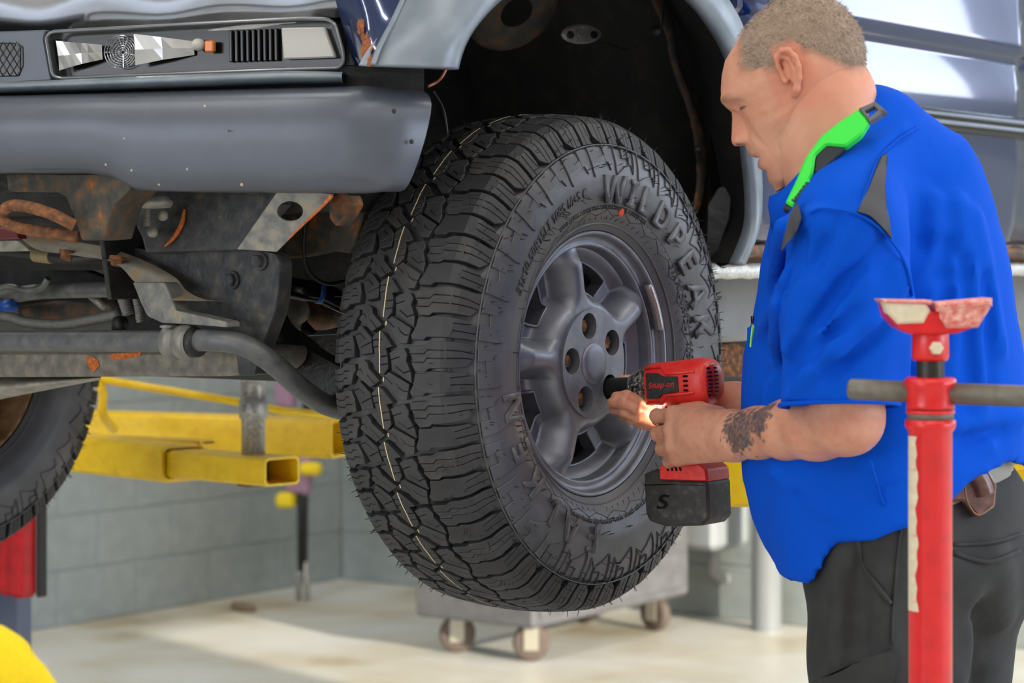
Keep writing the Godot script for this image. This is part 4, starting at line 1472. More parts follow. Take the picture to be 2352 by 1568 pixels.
func truck_under(t: Node3D) -> void:
	# engine and gearbox masses fill the space behind the suspension
	for q in [[Vector3(-0.90, 0.42, -0.25), Vector3(0.5, 0.55, 1.1), "engine"], [Vector3(-0.85, 0.10, -0.35), Vector3(0.5, 0.3, 0.7), "oil_pan"], [Vector3(-0.85, 0.16, -1.8), Vector3(0.4, 0.3, 1.9), "gearbox"], [Vector3(-0.85, 0.5, -2.0), Vector3(1.4, 0.25, 2.5), "floor_pan"], [Vector3(-0.75, 0.36, 0.30), Vector3(1.1, 0.25, 0.2), "radiator"]]:
		put(box_mesh(q[1], 0.03), q[2], M.liner, t, Transform3D(Basis.IDENTITY, q[0]))
	for sx in [-0.36, -1.34]:
		put(box_mesh(Vector3(0.07, 0.15, 3.4), 0.012), "frame_rail", M.rail, t, Transform3D(Basis.IDENTITY, Vector3(sx, 0.075, -1.55)))
	put(box_mesh(Vector3(1.0, 0.05, 0.12), 0.012), "gearbox_crossmember", M.rusty_steel, t, Transform3D(Basis.IDENTITY, Vector3(-0.85, -0.005, -0.75)))
	var rf := Transform3D(Basis(Vector3(0, 0, -1), Vector3(0, 1, 0), Vector3(1, 0, 0)), Vector3(-0.34, 0, 0))
	plate_part(t, "rail_flange", M.rusty_steel, rf, [1560, 742, 1830, 742, 1830, 770, 1560, 776], 0.05, 0.003)
	plate_part(t, "spring_hanger", M.rust, Transform3D(rf.basis, Vector3(-0.40, 0, 0)), [1640, 792, 1690, 786, 1732, 812, 1742, 846, 1720, 866, 1640, 862], 0.05, 0.008)
	plate_part(t, "dark_back_plate", M.liner, Transform3D(rf.basis, Vector3(-0.46, 0, 0)), [1620, 770, 1760, 770, 1765, 880, 1620, 880], 0.03, 0.006)  # plain dark plate filling the space behind the hanger
	put(box_mesh(Vector3(0.1, 0.10, 0.16), 0.03), "body_mount", M.rusty_steel, t, Transform3D(Basis.IDENTITY, Vector3(-0.32, -0.05, -0.62)))
	# frame horn, tow hook bracket
	var hb := plate_part(t, "hook_bracket", M.rusty_dark, zframe(0.60), [15, 398, 310, 402, 296, 438, 262, 470, 246, 515, 238, 548, 188, 552, 172, 505, 152, 452, 128, 440, 18, 440], 0.06, 0.004)
	hb.set_meta("label", "rust-flecked bracket behind the tow hook")
	var hook := tube_part(t, "tow_hook", M.rust, path3([172, 518, 0.62, 120, 492, 0.64, 60, 474, 0.655, 22, 474, 0.66, 4, 492, 0.66, 14, 512, 0.655, 60, 526, 0.64, 120, 535, 0.62, 178, 545, 0.6]), 0.0092, 14)
	hook.set_meta("label", "bent brown rusty tow hook")
	plate_part(t, "licence_bracket", mat(srgb(96, 20, 32), 0.4), zframe(0.55), [-60, 520, 35, 524, 42, 548, -60, 552], 0.02)
	# body mount washer and bolt
	var bm := st_new(0)
	lathe(bm, v2([0.0001, 0.012, 0.030, 0.012, 0.0325, 0.008, 0.037, 0.004, 0.037, 0.0, 0.034, -0.006, 0.0001, -0.008]), 32, Transform3D(Basis.IDENTITY, onz(341, 468, 0.50)))
	put(st_end(bm), "mount_washer", M.pale_metal, t)
	conduit(t, path3([338, 480, 0.50, 338, 520, 0.50]), 0.0056, M.chassis_grey, 0.002).name = "mount_bolt"
	for q in [[374, 495], [350, 533]]:
		var nb := st_new(0)
		tube(nb, PackedVector3Array([onz(q[0], q[1], 0.44), onz(q[0], q[1], 0.48)]), [0.007, 0.0085], 10)
		put(st_end(nb), "stud", M.pale_metal, t)
	# steel end box of the frame and its gusset with a round hole
	plate_part(t, "frame_end_box", M.chassis, zframe(0.43), [300, 430, 650, 430, 640, 470, 548, 574, 334, 582, 325, 545, 312, 520], 0.03, 0.0)
	tube_part(t, "rusted_edge", M.rust_orange, path3([424, 480, 0.434, 418, 512, 0.434, 400, 545, 0.434, 378, 566, 0.434]), [0.002, 0.004, 0.0035, 0.0015], 8)
	var gf := Transform3D(basis_z(Vector3(0.30, -0.30, 0.90)), Vector3(-0.25, 0.22, 0.50))
	var gus := CSGPolygon3D.new()
	gus.polygon = sort_ccw(trace(gf, [640, 436, 766, 446, 742, 470, 636, 578, 545, 572]))
	gus.depth = 0.004
	gus.material = M.chassis_grey
	var hol := CSGPolygon3D.new()
	hol.operation = CSGShape3D.OPERATION_SUBTRACTION
	hol.polygon = trace(gf, oval_list(666, 485, 30, 23, 28))
	hol.depth = 0.02
	hol.material = M.chassis_grey
	gus.add_child(hol)
	hol.position = Vector3(0, 0, 0.008)
	gus.name = "gusset"
	t.add_child(gus)
	gus.transform = gf
	gus.set_meta("label", "grey steel gusset with a round hole")
	tube_part(t, "rusted_edge", M.rust_orange, path3([762, 449, 0.50, 742, 472, 0.50, 700, 512, 0.495, 660, 552, 0.49]), [0.003, 0.0022, 0.0018, 0.001], 8)
	plate_part(t, "hanger_tab", M.rusty_steel, zframe(0.40), [755, 448, 800, 448, 808, 470, 790, 500, 770, 520, 755, 500], 0.03, 0.004)
	tube_part(t, "bush", M.rust, PackedVector3Array([onz(786, 468, 0.37), onz(786, 468, 0.42)]), 0.016, 16, 1)
	plate_part(t, "arm_mount", M.rusty_dark, zframe(0.27), [690, 440, 850, 440, 815, 560, 800, 582, 760, 575, 700, 588, 640, 594, 650, 555], 0.03, 0.004)
	# S-shaped front crossmember: dark web, pale lower flange
	plate_part(t, "crossmember", M.chassis, zframe(0.40), [230, 545, 330, 572, 545, 566, 632, 582, 642, 600, 640, 660, 632, 715, 600, 800, 585, 862, 548, 862, 540, 800, 534, 700, 476, 688, 424, 668, 398, 638, 326, 598, 245, 572], 0.03, 0.005, 0.003)
	var fl := st_new(0)
	var up3 := smooth_path(path3([177, 555, 0.43, 245, 568, 0.43, 326, 596, 0.43, 401, 636, 0.43, 430, 668, 0.43, 476, 688, 0.43, 540, 692, 0.43]), 6)
	var lo3 := smooth_path(path3([30, 528, 0.47, 82, 572, 0.47, 170, 586, 0.47, 265, 606, 0.47, 308, 646, 0.47, 340, 668, 0.47, 400, 690, 0.47]), 6)
	var thick := PackedVector3Array()
	for p in lo3: thick.append(p + Vector3(0, 0.002, -0.06))
	skin(fl, [up3, lo3, thick])
	put(st_end(fl), "crossmember_flange", M.chassis_flange, t)
	for q in [[155, 584], [271, 598]]:
		var bo := st_new(-1)
		hex_bolt(bo, onz(q[0], q[1] - 6, 0.46), Vector3(0, -1, 0.25), 0.010, 0.013)
		put(st_end(bo), "bolt", M.rust, t)
	for q in [[534, 643], [598, 600]]:
		var bo := st_new(-1)
		hex_bolt(bo, onz(q[0], q[1], 0.402), Vector3(0, 0, 1), 0.0105, 0.012)
		put(st_end(bo), "bolt", M.chassis, t)
	# bracket that carries the stabiliser bar
	plate_part(t, "bar_bracket", M.chassis_grey, zframe(0.47), [304, 648, 378, 648, 396, 690, 404, 712, 520, 738, 522, 752, 470, 748, 410, 744, 372, 742, 338, 726, 325, 700], 0.03, 0.004)
	# stabiliser bar
	var bar := tube_part(t, "stabiliser_bar", M.chassis_bar, path3([-500, 782, 0.46, -100, 783, 0.46, 200, 783, 0.46, 400, 783, 0.46, 480, 781, 0.46, 540, 787, 0.45, 590, 808, 0.43, 640, 845, 0.39, 690, 890, 0.34, 740, 925, 0.27, 800, 945, 0.18]), 0.0168, 20)
	bar.set_meta("label", "thick dark stabiliser bar")
	var clamp_st := st_new(0)
	var cpos := onz(418, 785, 0.46)
	var crows := []
	for k in [[-0.028, 0.021], [-0.026, 0.026], [-0.008, 0.027], [-0.006, 0.024], [0.0, 0.024], [0.002, 0.027], [0.02, 0.027], [0.024, 0.023]]:
		crows.append(ring_at(cpos + Vector3(k[0], 0.0, 0), Vector3.RIGHT, Vector3.UP, k[1], 28))
	skin(clamp_st, crows, true)
	cap(clamp_st, crows[0]); cap(clamp_st, crows[-1], true)
	put(st_end(clamp_st), "bar_clamp", M.chassis_grey, bar)
	var bush := st_new(0)
	tube(bush, PackedVector3Array([cpos + Vector3(0.022, 0, 0), cpos + Vector3(0.036, -0.001, 0)]), [0.0235, 0.0215], 24)
	put(st_end(bush), "rubber_bush", M.black_rubber, bar)
	var cb := st_new(-1)
	hex_bolt(cb, onz(384, 748, 0.475), Vector3(0, -1, 0), 0.0085, 0.011)
	put(st_end(cb), "clamp_bolt", M.chassis_grey, bar)
	# axle beam under the bar, paint scraped to orange primer
	var beam := plate_part(t, "axle_beam", M.axle, zframe(0.36), [-500, 806, 380, 806, 560, 790, 596, 800, 590, 836, 566, 856, 520, 864, -500, 868], 0.12, 0.012, 0.006)
	beam.set_meta("label", "grey axle beam with scraped orange patches")
	var scrape := st_new(0)
	for patch in [[[195, 822], [212, 818], [225, 828], [228, 842], [212, 856], [204, 842]], [[248, 812], [325, 809], [320, 818], [300, 822], [262, 826]]]:
		var ring := PackedVector3Array()
		for q in patch:
			ring.append(onz(q[0], q[1], 0.3615))
		cap(scrape, ring)
	put(st_end(scrape), "bared_primer", M.rust_orange, beam)
	# pale casting further back, bottom left
	var cast_ := st_new(0)
	var crow := []
	for k in 12:
		var f := k / 11.0
		var px := lerpf(-260.0, 232.0, f)
		var row := PackedVector3Array()
		var y0 := 862.0
		var y1 := lerpf(985.0, 872.0, pow(f, 0.8))
		for j in 9:
			var u := j / 8.0
			var an := u * PI
			row.append(onz(px, lerpf(y0, y1, u), 0.24 + 0.05 * sin(an)))
		crow.append(row)
	skin(cast_, crow)
	put(st_end(cast_), "differential_casting", M.pale_metal, t)
	# lower control arm and half shaft towards the wheel
	tube_part(t, "control_arm", M.gloss_grime, path3([575, 722, 0.30, 630, 775, 0.27, 690, 812, 0.22, 750, 856, 0.14, 830, 900, 0.02]), [0.03, 0.034, 0.03, 0.028, 0.028], 18)
	plate_part(t, "arm_web", M.gloss_grime, zframe(0.24), [590, 740, 625, 705, 640, 740, 690, 790, 800, 850, 800, 960, 700, 870, 620, 860, 560, 850], 0.03, 0.008)
	var cup := st_new(0)
	lathe(cup, v2([0.0001, 0.05, 0.02, 0.05, 0.03, 0.044, 0.036, 0.03, 0.038, 0.0, 0.036, -0.02]), 32, Transform3D(basis_y(Vector3(0.2, -0.5, 0.8)), onz(655, 720, 0.12)))
	put(st_end(cup), "joint_cup", M.pale_metal, t)
	tube_part(t, "half_shaft", M.rusty_steel, PackedVector3Array([onz(700, 722, 0.08), onz(790, 722, 0.0)]), 0.026, 20, 1)
	tube_part(t, "shock_absorber", M.gloss_black, PackedVector3Array([onz(640, 655, 0.2), onz(690, 665, 0.18), onz(735, 672, 0.15), onz(800, 700, 0.1)]), 0.018, 18)
	tube_part(t, "blue_band", M.blue_paint, PackedVector3Array([onz(728, 671, 0.155), onz(740, 673, 0.147)]), 0.0186, 18, 1)
	plate_part(t, "shock_bracket", M.gloss_black, zframe(0.12), [650, 680, 668, 682, 690, 740, 715, 766, 770, 752, 778, 768, 700, 772, 660, 720], 0.02)
	# brake disc and its shield as dark backing, added to darken the rim windows
	var axle_turn := Transform3D(Basis(Vector3(0, 0, 1), Vector3(1, 0, 0), Vector3(0, 1, 0)), Vector3.ZERO)
	var disc := st_new(0)
	lathe(disc, v2([0.0001, -0.062, 0.075, -0.062, 0.078, -0.066, 0.078, -0.088, 0.138, -0.088, 0.14, -0.091, 0.14, -0.108, 0.138, -0.111, 0.08, -0.111]), 64, axle_turn)
	put(st_end(disc), "brake_disc", M.rusty_dark, t)
	var shield := st_new(0)
	lathe(shield, v2([0.05, -0.122, 0.150, -0.122, 0.160, -0.116, 0.162, -0.120, 0.152, -0.128, 0.05, -0.128]), 64, axle_turn)
	put(st_end(shield), "dark_brake_backing", M.gloss_grime, t)
	plate_part(t, "brake_caliper", M.gloss_grime, Transform3D(Basis(Vector3(0, 0, -1), Vector3(0, 1, 0), Vector3(1, 0, 0)), Vector3(-0.075, 0, 0)), [1425, 640, 1470, 690, 1490, 790, 1480, 860, 1440, 850, 1450, 770, 1420, 690], 0.06, 0.006)
	# brake hose
	tube_part(t, "brake_hose", M.black_rubber, path3([702, 500, 0.30, 698, 570, 0.30, 704, 612, 0.29, 726, 640, 0.27, 760, 652, 0.24, 810, 640, 0.2]), 0.0032, 10)
	tube_part(t, "fuel_hose", M.black_rubber, path3([745, 520, 0.22, 775, 550, 0.2, 830, 585, 0.18]), 0.008, 10)
	# conduits and pipes under the engine
	conduit(t, path3([242, 560, 0.33, 252, 620, 0.34, 272, 660, 0.35, 284, 690, 0.36, 294, 722, 0.36]), 0.009, M.hose)
	conduit(t, path3([282, 600, 0.36, 300, 650, 0.37, 314, 690, 0.37, 322, 740, 0.37]), 0.0062, M.hose, 0.0034)
	conduit(t, path3([-200, 728, 0.30, 0, 726, 0.30, 60, 740, 0.30, 140, 745, 0.30, 220, 732, 0.31, 272, 722, 0.32]), 0.0085, M.hose)
	tube_part(t, "clip", M.black_rubber, path3([268, 742, 0.33, 284, 742, 0.33]), 0.012, 8, 1)
	tube_part(t, "radiator_hose", M.black_rubber, path3([-120, 560, 0.36, 90, 586, 0.36, 170, 594, 0.36, 235, 588, 0.34]), 0.0098, 14)
	conduit(t, path3([80, 585, 0.36, 120, 590, 0.36]), 0.0115, mat(srgb(150, 135, 95), 0.6), 0.008).name = "hose_sleeve"
	tube_part(t, "coolant_pipe", M.chassis_grey, path3([-100, 700, 0.15, 40, 676, 0.15, 120, 668, 0.15, 270, 664, 0.15]), 0.014, 12)
	tube_part(t, "subframe_edge", M.chassis_grey, path3([-60, 700, 0.2, 10, 660, 0.2, 60, 668, 0.2, 95, 660, 0.2, 110, 640, 0.2]), 0.006, 10)
	tube_part(t, "exhaust_pipe", M.rusty_dark, path3([60, 715, 0.05, 160, 712, 0.05, 270, 700, 0.05]), 0.02, 14)
	plate_part(t, "heat_shield", M.dark_metal, zframe(0.1), [-100, 610, 140, 600, 250, 640, 240, 700, 120, 690, -100, 730], 0.02, 0.01)
	tube_part(t, "link_rod", M.pale_metal, path3([205, 676, 0.12, 240, 705, 0.12]), 0.007, 10, 1)
	tube_part(t, "blue_fitting", M.blue_paint, path3([0, 705, 0.16, 32, 700, 0.16]), 0.012, 12, 1)
	# behind the bumper, left edge
	plate_part(t, "radiator_panel", M.pale_metal, zframe(0.45), [-100, 555, 40, 552, 60, 568, 70, 576, -100, 580], 0.02, 0.004)
	tube_part(t, "wiring", mat(srgb(178, 108, 84), 0.5), PackedVector3Array([onx(1024, 160, -0.05), onx(1014, 178, -0.05), onx(1000, 190, -0.06), onx(984, 198, -0.06)]), 0.0022, 8)
	tube_part(t, "wiring", M.black_rubber, PackedVector3Array([onx(995, 210, -0.08), onx(1018, 250, -0.1), onx(1028, 310, -0.1)]), 0.002, 6)

# ---------------------------------------------------------------- smooth solids
# a solid is a list of rods: [a, b - a, 1 / len2, radius at a, radius at b, blend, cuts?]
func rod(list: Array, a: Vector3, b: Vector3, ra: float, rb: float, k := 0.03, cuts := false) -> void:
	var ba := b - a
	list.append([a, ba, 1.0 / maxf(ba.length_squared(), 1e-9), ra, rb, k, cuts])

func chain(list: Array, pts: Array, k := 0.03) -> void:
	# pts: [point, radius] pairs
	for i in pts.size() - 1: rod(list, pts[i][0], pts[i + 1][0], pts[i][1], pts[i + 1][1], k)

func field(p: Vector3, list: Array) -> float:
	var d := 1e9
	for q in list:
		var pa: Vector3 = p - q[0]
		var h := clampf(pa.dot(q[1]) * q[2], 0.0, 1.0)
		var e: float = (pa - q[1] * h).length() - lerpf(q[3], q[4], h)
		var k: float = q[5]
		if q[6]:
			var x := maxf(k - absf(d + e), 0.0) / k
			d = maxf(d, -e) + x * x * k * 0.25
		else:
			var x := maxf(k - absf(d - e), 0.0) / k
			d = minf(d, e) - x * x * k * 0.25
	return d

# where the line of sight through a pixel meets a solid
func hit(px: float, py: float, list: Array, from := 2.6) -> Vector3:
	var d := from
	var s := Vector3((px - MIDX) / FOCAL, -(py - HORIZON) / FOCAL, -1.0).length()
	for i in 90:
		var e := field(at(px, py, d), list)
		if e < 0.0006: return at(px, py, d)
		d += e / s * 0.9
		if d > 5.0: break
	return at(px, py, 3.3)

# surface of a solid as [vertices, triangle indices]; extra(p, d) may reshape the field
func nets(list: Array, h: float, extra = null) -> Array:
	var lo := Vector3.ONE * 1e9
	var hi := -lo
	for q in list:
		if q[6]: continue
		for e in [q[0], q[0] + q[1]]:
			var r: float = maxf(q[3], q[4]) + 0.02
			lo = lo.min(e - Vector3.ONE * r)
			hi = hi.max(e + Vector3.ONE * r)
	var B := 4
	var bs := h * B
	var nb := Vector3i(((hi - lo) / bs).ceil()) + Vector3i.ONE
	var NX := nb.x * B + 2
	var NY := nb.y * B + 2
	var cells := {}
	var verts := PackedVector3Array()
	var edges := []
	var reach := bs * 0.87
	var S := B + 1
	var val := PackedFloat32Array()
	val.resize(S * S * S)
	for bz in nb.z:
		for by in nb.y:
			for bx in nb.x:
				var o := lo + Vector3(bx, by, bz) * bs
				var c := o + Vector3.ONE * bs * 0.5
				var near := []
				var best := 1e9
				for q in list:
					var pa: Vector3 = c - q[0]
					var t := clampf(pa.dot(q[1]) * q[2], 0.0, 1.0)
					var e: float = (pa - q[1] * t).length() - lerpf(q[3], q[4], t)
					if e < reach + q[5] * 1.2 + 0.012:
						near.append(q)
						if not q[6]: best = minf(best, e)
				if near.is_empty() or best > reach + 0.035: continue
				var dc := field(c, near)
				if absf(dc) > reach + 0.016: continue
				for k in S:
					for j in S:
						for i in S:
							var p := o + Vector3(i, j, k) * h
							var d := field(p, near)
							if extra != null: d = extra.call(p, d)
							val[i + S * (j + S * k)] = d
				for k in B:
					for j in B:
						for i in B:
							var m := 0
							var b0 := i + S * (j + S * k)
							var v0 := val[b0]; var v1 := val[b0 + 1]; var v2_ := val[b0 + S]; var v3 := val[b0 + S + 1]
							var b1 := b0 + S * S
							var v4 := val[b1]; var v5 := val[b1 + 1]; var v6 := val[b1 + S]; var v7 := val[b1 + S + 1]
							if v0 < 0.0: m += 1
							if v1 < 0.0: m += 1
							if v2_ < 0.0: m += 1
							if v3 < 0.0: m += 1
							if v4 < 0.0: m += 1
							if v5 < 0.0: m += 1
							if v6 < 0.0: m += 1
							if v7 < 0.0: m += 1
							if m == 0 or m == 8: continue
							var vs := [v0, v1, v2_, v3, v4, v5, v6, v7]
							var acc := Vector3.ZERO
							var cnt := 0
							for e in EDGES:
								var a: float = vs[e[0]]
								var b: float = vs[e[1]]
								if (a < 0.0) != (b < 0.0):
									acc += (CORNER[e[0]] as Vector3).lerp(CORNER[e[1]], a / (a - b))
									cnt += 1
							var gi := bx * B + i
							var gj := by * B + j
							var gk := bz * B + k
							var id := gi + NX * (gj + NY * gk)
							cells[id] = verts.size()
							verts.append(o + (Vector3(i, j, k) + acc / cnt) * h)
							if (v0 < 0.0) != (v1 < 0.0): edges.append([id, NX, NX * NY, v0 < 0.0])
							if (v0 < 0.0) != (v2_ < 0.0): edges.append([id, NX * NY, 1, v0 < 0.0])
							if (v0 < 0.0) != (v4 < 0.0): edges.append([id, 1, NX, v0 < 0.0])
	var idx := PackedInt32Array()
	for e in edges:
		var a: int = cells.get(e[0], -1)
		var b: int = cells.get(e[0] - e[1], -1)
		var c: int = cells.get(e[0] - e[1] - e[2], -1)
		var d: int = cells.get(e[0] - e[2], -1)
		if a < 0 or b < 0 or c < 0 or d < 0: continue
		if e[3]: idx.append_array(PackedInt32Array([a, c, b, a, d, c]))
		else: idx.append_array(PackedInt32Array([a, b, c, a, c, d]))
	return [verts, idx]

const CORNER := [Vector3(0, 0, 0), Vector3(1, 0, 0), Vector3(0, 1, 0), Vector3(1, 1, 0), Vector3(0, 0, 1), Vector3(1, 0, 1), Vector3(0, 1, 1), Vector3(1, 1, 1)]
const EDGES := [[0, 1], [2, 3], [4, 5], [6, 7], [0, 2], [1, 3], [4, 6], [5, 7], [0, 4], [1, 5], [2, 6], [3, 7]]

# joins pieces [verts, idx] into one mesh, coloured by paint(p)
func joined(pieces: Array, paint = null, relax := 0) -> ArrayMesh:
	var V := PackedVector3Array()
	var I := PackedInt32Array()
	for pc in pieces:
		var n := V.size()
		V.append_array(pc[0])
		for i in pc[1]: I.append(i + n)
	for it in relax:
		var sum := PackedVector3Array()
		var cnt := PackedInt32Array()
		sum.resize(V.size()); cnt.resize(V.size())
		for i in range(0, I.size(), 3):
			for k in 3:
				var a := I[i + k]
				var b := I[i + (k + 1) % 3]
				sum[a] += V[b]; cnt[a] += 1
				sum[b] += V[a]; cnt[b] += 1
		for i in V.size():
			if cnt[i] > 0: V[i] = V[i].lerp(sum[i] / cnt[i], 0.5)
	var N := PackedVector3Array()
	N.resize(V.size())
	for i in range(0, I.size(), 3):
		var n := (V[I[i + 2]] - V[I[i]]).cross(V[I[i + 1]] - V[I[i]])
		for k in 3: N[I[i + k]] += n
	for i in N.size(): N[i] = N[i].normalized()
	var arr := []
	arr.resize(Mesh.ARRAY_MAX)
	arr[Mesh.ARRAY_VERTEX] = V
	arr[Mesh.ARRAY_NORMAL] = N
	arr[Mesh.ARRAY_INDEX] = I
	if paint != null:
		var C := PackedColorArray()
		C.resize(V.size())
		for i in V.size(): C[i] = paint.call(V[i])
		arr[Mesh.ARRAY_COLOR] = C
	var m := ArrayMesh.new()
	m.add_surface_from_arrays(Mesh.PRIMITIVE_TRIANGLES, arr)
	return m

# ---------------------------------------------------------------- mechanic
const HD := 3.33
var head_xf: Transform3D
var tick := FastNoiseLite.new()

func fu(px: float, py: float) -> Vector2:
	# profile point of the head: (forward, up) from the ear canal
	var sc := FOCAL / HD
	var vx := (px - 1822.0) / sc / 0.975
	var vy := (py - 185.0) / sc
	var P := deg_to_rad(23.0)
	return Vector2(-vx * cos(P) + vy * sin(P), -vx * sin(P) - vy * cos(P))

func table(list: Array, u: float) -> float:
	# list of Vector2(value, u), u falling
	if u >= list[0].y: return list[0].x
	for i in list.size() - 1:
		if u <= list[i].y and u >= list[i + 1].y:
			var k: float = (list[i].y - u) / maxf(list[i].y - list[i + 1].y, 1e-6)
			return lerpf(list[i].x, list[i + 1].x, k)
	return list[-1].x

var face_line := []
var base_line := []
var back_line := []
var wide_line := []

func head_tables() -> void:
	for p in [[1800, -8], [1765, 22], [1720, 62], [1690, 104], [1669, 140], [1662, 172], [1660, 205], [1661, 222], [1664, 236], [1670, 244], [1684, 256], [1685, 270], [1684, 300], [1683, 318], [1684.5, 327], [1690, 334], [1700, 334.5], [1712, 330], [1716, 338], [1722, 352], [1730, 359], [1746, 363], [1741, 372], [1743, 384], [1751, 390], [1763, 392], [1763, 402], [1768, 418], [1778, 430]]:
		face_line.append(fu(p[0], p[1]))
	# make it fall strictly
	for i in range(1, face_line.size()):
		if face_line[i].y > face_line[i - 1].y - 0.0004: face_line[i].y = face_line[i - 1].y - 0.0004
	for p in [[0.0, 0.117], [0.03, 0.1], [0.06, 0.08], [0.08, 0.066], [0.094, 0.048], [0.101, 0.03], [0.104, 0.015], [0.102, 0.006], [0.094, -0.004], [0.089, -0.016], [0.088, -0.03], [0.091, -0.045], [0.096, -0.055], [0.098, -0.068], [0.096, -0.08], [0.094, -0.1], [0.088, -0.115], [0.084, -0.125], [0.074, -0.135]]: base_line.append(Vector2(p[0], p[1]))
	for p in [[-0.028, 0.117], [-0.062, 0.106], [-0.092, 0.085], [-0.106, 0.064], [-0.112, 0.03], [-0.108, 0.0], [-0.098, -0.02], [-0.06, -0.035], [-0.02, -0.045], [0.004, -0.06], [0.022, -0.085], [0.048, -0.11], [0.062, -0.125], [0.068, -0.135]]: back_line.append(Vector2(p[0], p[1]))
	for p in [[0.004, 0.117], [0.038, 0.108], [0.056, 0.09], [0.068, 0.066], [0.074, 0.035], [0.075, 0.01], [0.0735, -0.012], [0.071, -0.03], [0.067, -0.05], [0.061, -0.07], [0.054, -0.09], [0.043, -0.11], [0.03, -0.126], [0.016, -0.135]]: wide_line.append(Vector2(p[0], p[1]))

func bump(x: float, w: float) -> float:
	var k := clampf(absf(x) / w, 0.0, 1.0)
	return (1.0 - k * k) * (1.0 - k * k)

func head_point(u: float, a: float) -> Vector3:
	# (forward, up, left)
	var fb := table(back_line, u)
	var ff := table(base_line, u)
	var w := table(wide_line, u)
	# widest part sits behind the middle
	var mid := lerpf(fb, ff, lerpf(0.12, 0.44, smoothstep(-0.085, -0.02, u)))
	var ca := cos(a)
	var sa := sin(a)
	var n := 2.0 / (lerpf(1.62, 2.05, smoothstep(-0.07, 0.01, u)) if ca > 0.0 else 2.25)
	var fx := signf(ca) * pow(absf(ca), n)
	var sx := signf(sa) * pow(absf(sa), n)
	var f := mid + ((ff - mid) if fx > 0.0 else (mid - fb)) * fx
	var s := w * sx
	if ca > 0.0:
		var prof := table(face_line, u) - table(base_line, u)
		var nose := smoothstep(0.004, -0.008, u) * smoothstep(-0.062, -0.056, u)
		var wn := lerpf(0.034, lerpf(0.012, 0.019, smoothstep(-0.006, -0.046, u)), nose)
		if u > 0.02: wn = 0.07
		if u < -0.06: wn = 0.03
		f += prof * bump(s, wn)
		# wings of the nose
		f += 0.010 * bump(absf(s) - 0.0125, 0.0075) * bump(u + 0.047, 0.011)
		# brow, socket, lid, cheek, fold beside the mouth
		f += 0.005 * bump(u - 0.012, 0.012) * bump(absf(s) - 0.028, 0.026)
		f -= 0.011 * bump(u + 0.003, 0.014) * bump(absf(s) - 0.030, 0.018)
		f += 0.0075 * bump(u + 0.006, 0.010) * bump(absf(s) - 0.032, 0.013)
		f += 0.006 * bump(u + 0.032, 0.026) * bump(absf(s) - 0.045, 0.022)
		f -= 0.003 * bump(u + 0.058, 0.022) * bump(absf(s) - 0.034 + (u + 0.05) * 0.25, 0.008)
		f -= 0.003 * bump(u + 0.084, 0.004) * bump(s, 0.026)
	# hollow temple, cheek bone, jaw corner
	var sg := signf(s)
	s -= sg * 0.004 * bump(u - 0.02, 0.03) * bump(f - 0.055, 0.03)
	s += sg * 0.004 * bump(u + 0.022, 0.022) * bump(f - 0.05, 0.035)
	s -= sg * 0.004 * bump(u + 0.066, 0.03) * bump(f - 0.055, 0.03)
	return Vector3(f, u, s)

func head_grid(nu: int, na: int, lift := 0.0, keep = null) -> Array:
	var V := PackedVector3Array()
	var I := PackedInt32Array()
	for i in nu:
		var u := lerpf(0.117, -0.135, float(i) / (nu - 1))
		for j in na:
			# more points at the front of the face
			var x := float(j) / na * 2.0 - 1.0
			var a := PI * x * (0.55 + 0.45 * x * x)
			var p := head_point(u, a)
			if lift != 0.0:
				var c := Vector3(0.0, 0.02, 0.0)
				p += (p - c).normalized() * keep.call(p)
			V.append(head_xf * p)
	for i in nu - 1:
		for j in na:
			var k := (j + 1) % na
			var a := i * na + j; var b := i * na + k; var c := (i + 1) * na + k; var d := (i + 1) * na + j
			I.append_array(PackedInt32Array([a, b, c, a, c, d]))
	var top := V.size()
	V.append(head_xf * Vector3(-0.014, 0.1195, 0))
	for j in na: I.append_array(PackedInt32Array([top, (j + 1) % na, j]))
	return [V, I]

func inv_head(p: Vector3) -> Vector3: return head_xf.affine_inverse() * p

func lin(r: float, g: float, b: float) -> Color: return srgb(r, g, b).srgb_to_linear()

# how far inside the cropped hair a place of the head lies, in metres
func hair_depth(q: Vector3) -> float:
	var f := q.x
	var u := q.y
	var edge := 0.0
	# front line: receding, from the crown down to the temple
	if u > 0.028: edge = lerpf(0.060, 0.045, smoothstep(0.035, 0.095, u)) - f
	else: edge = 0.030 - f - (0.028 - u) * 0.4
	# lower line: sideburn, over the ear, down to the nape
	var low := 0.028
	if f > 0.008: low = lerpf(0.014, 0.034, smoothstep(0.022, 0.06, f))
	elif f > -0.03: low = 0.040
	else: low = lerpf(0.02, -0.03, smoothstep(-0.03, -0.095, f))
	edge = minf(edge, u - low)
	# thin crown
	if u > 0.085: edge = minf(edge, 0.012 + (-f + 0.02) * 0.3)
	return edge

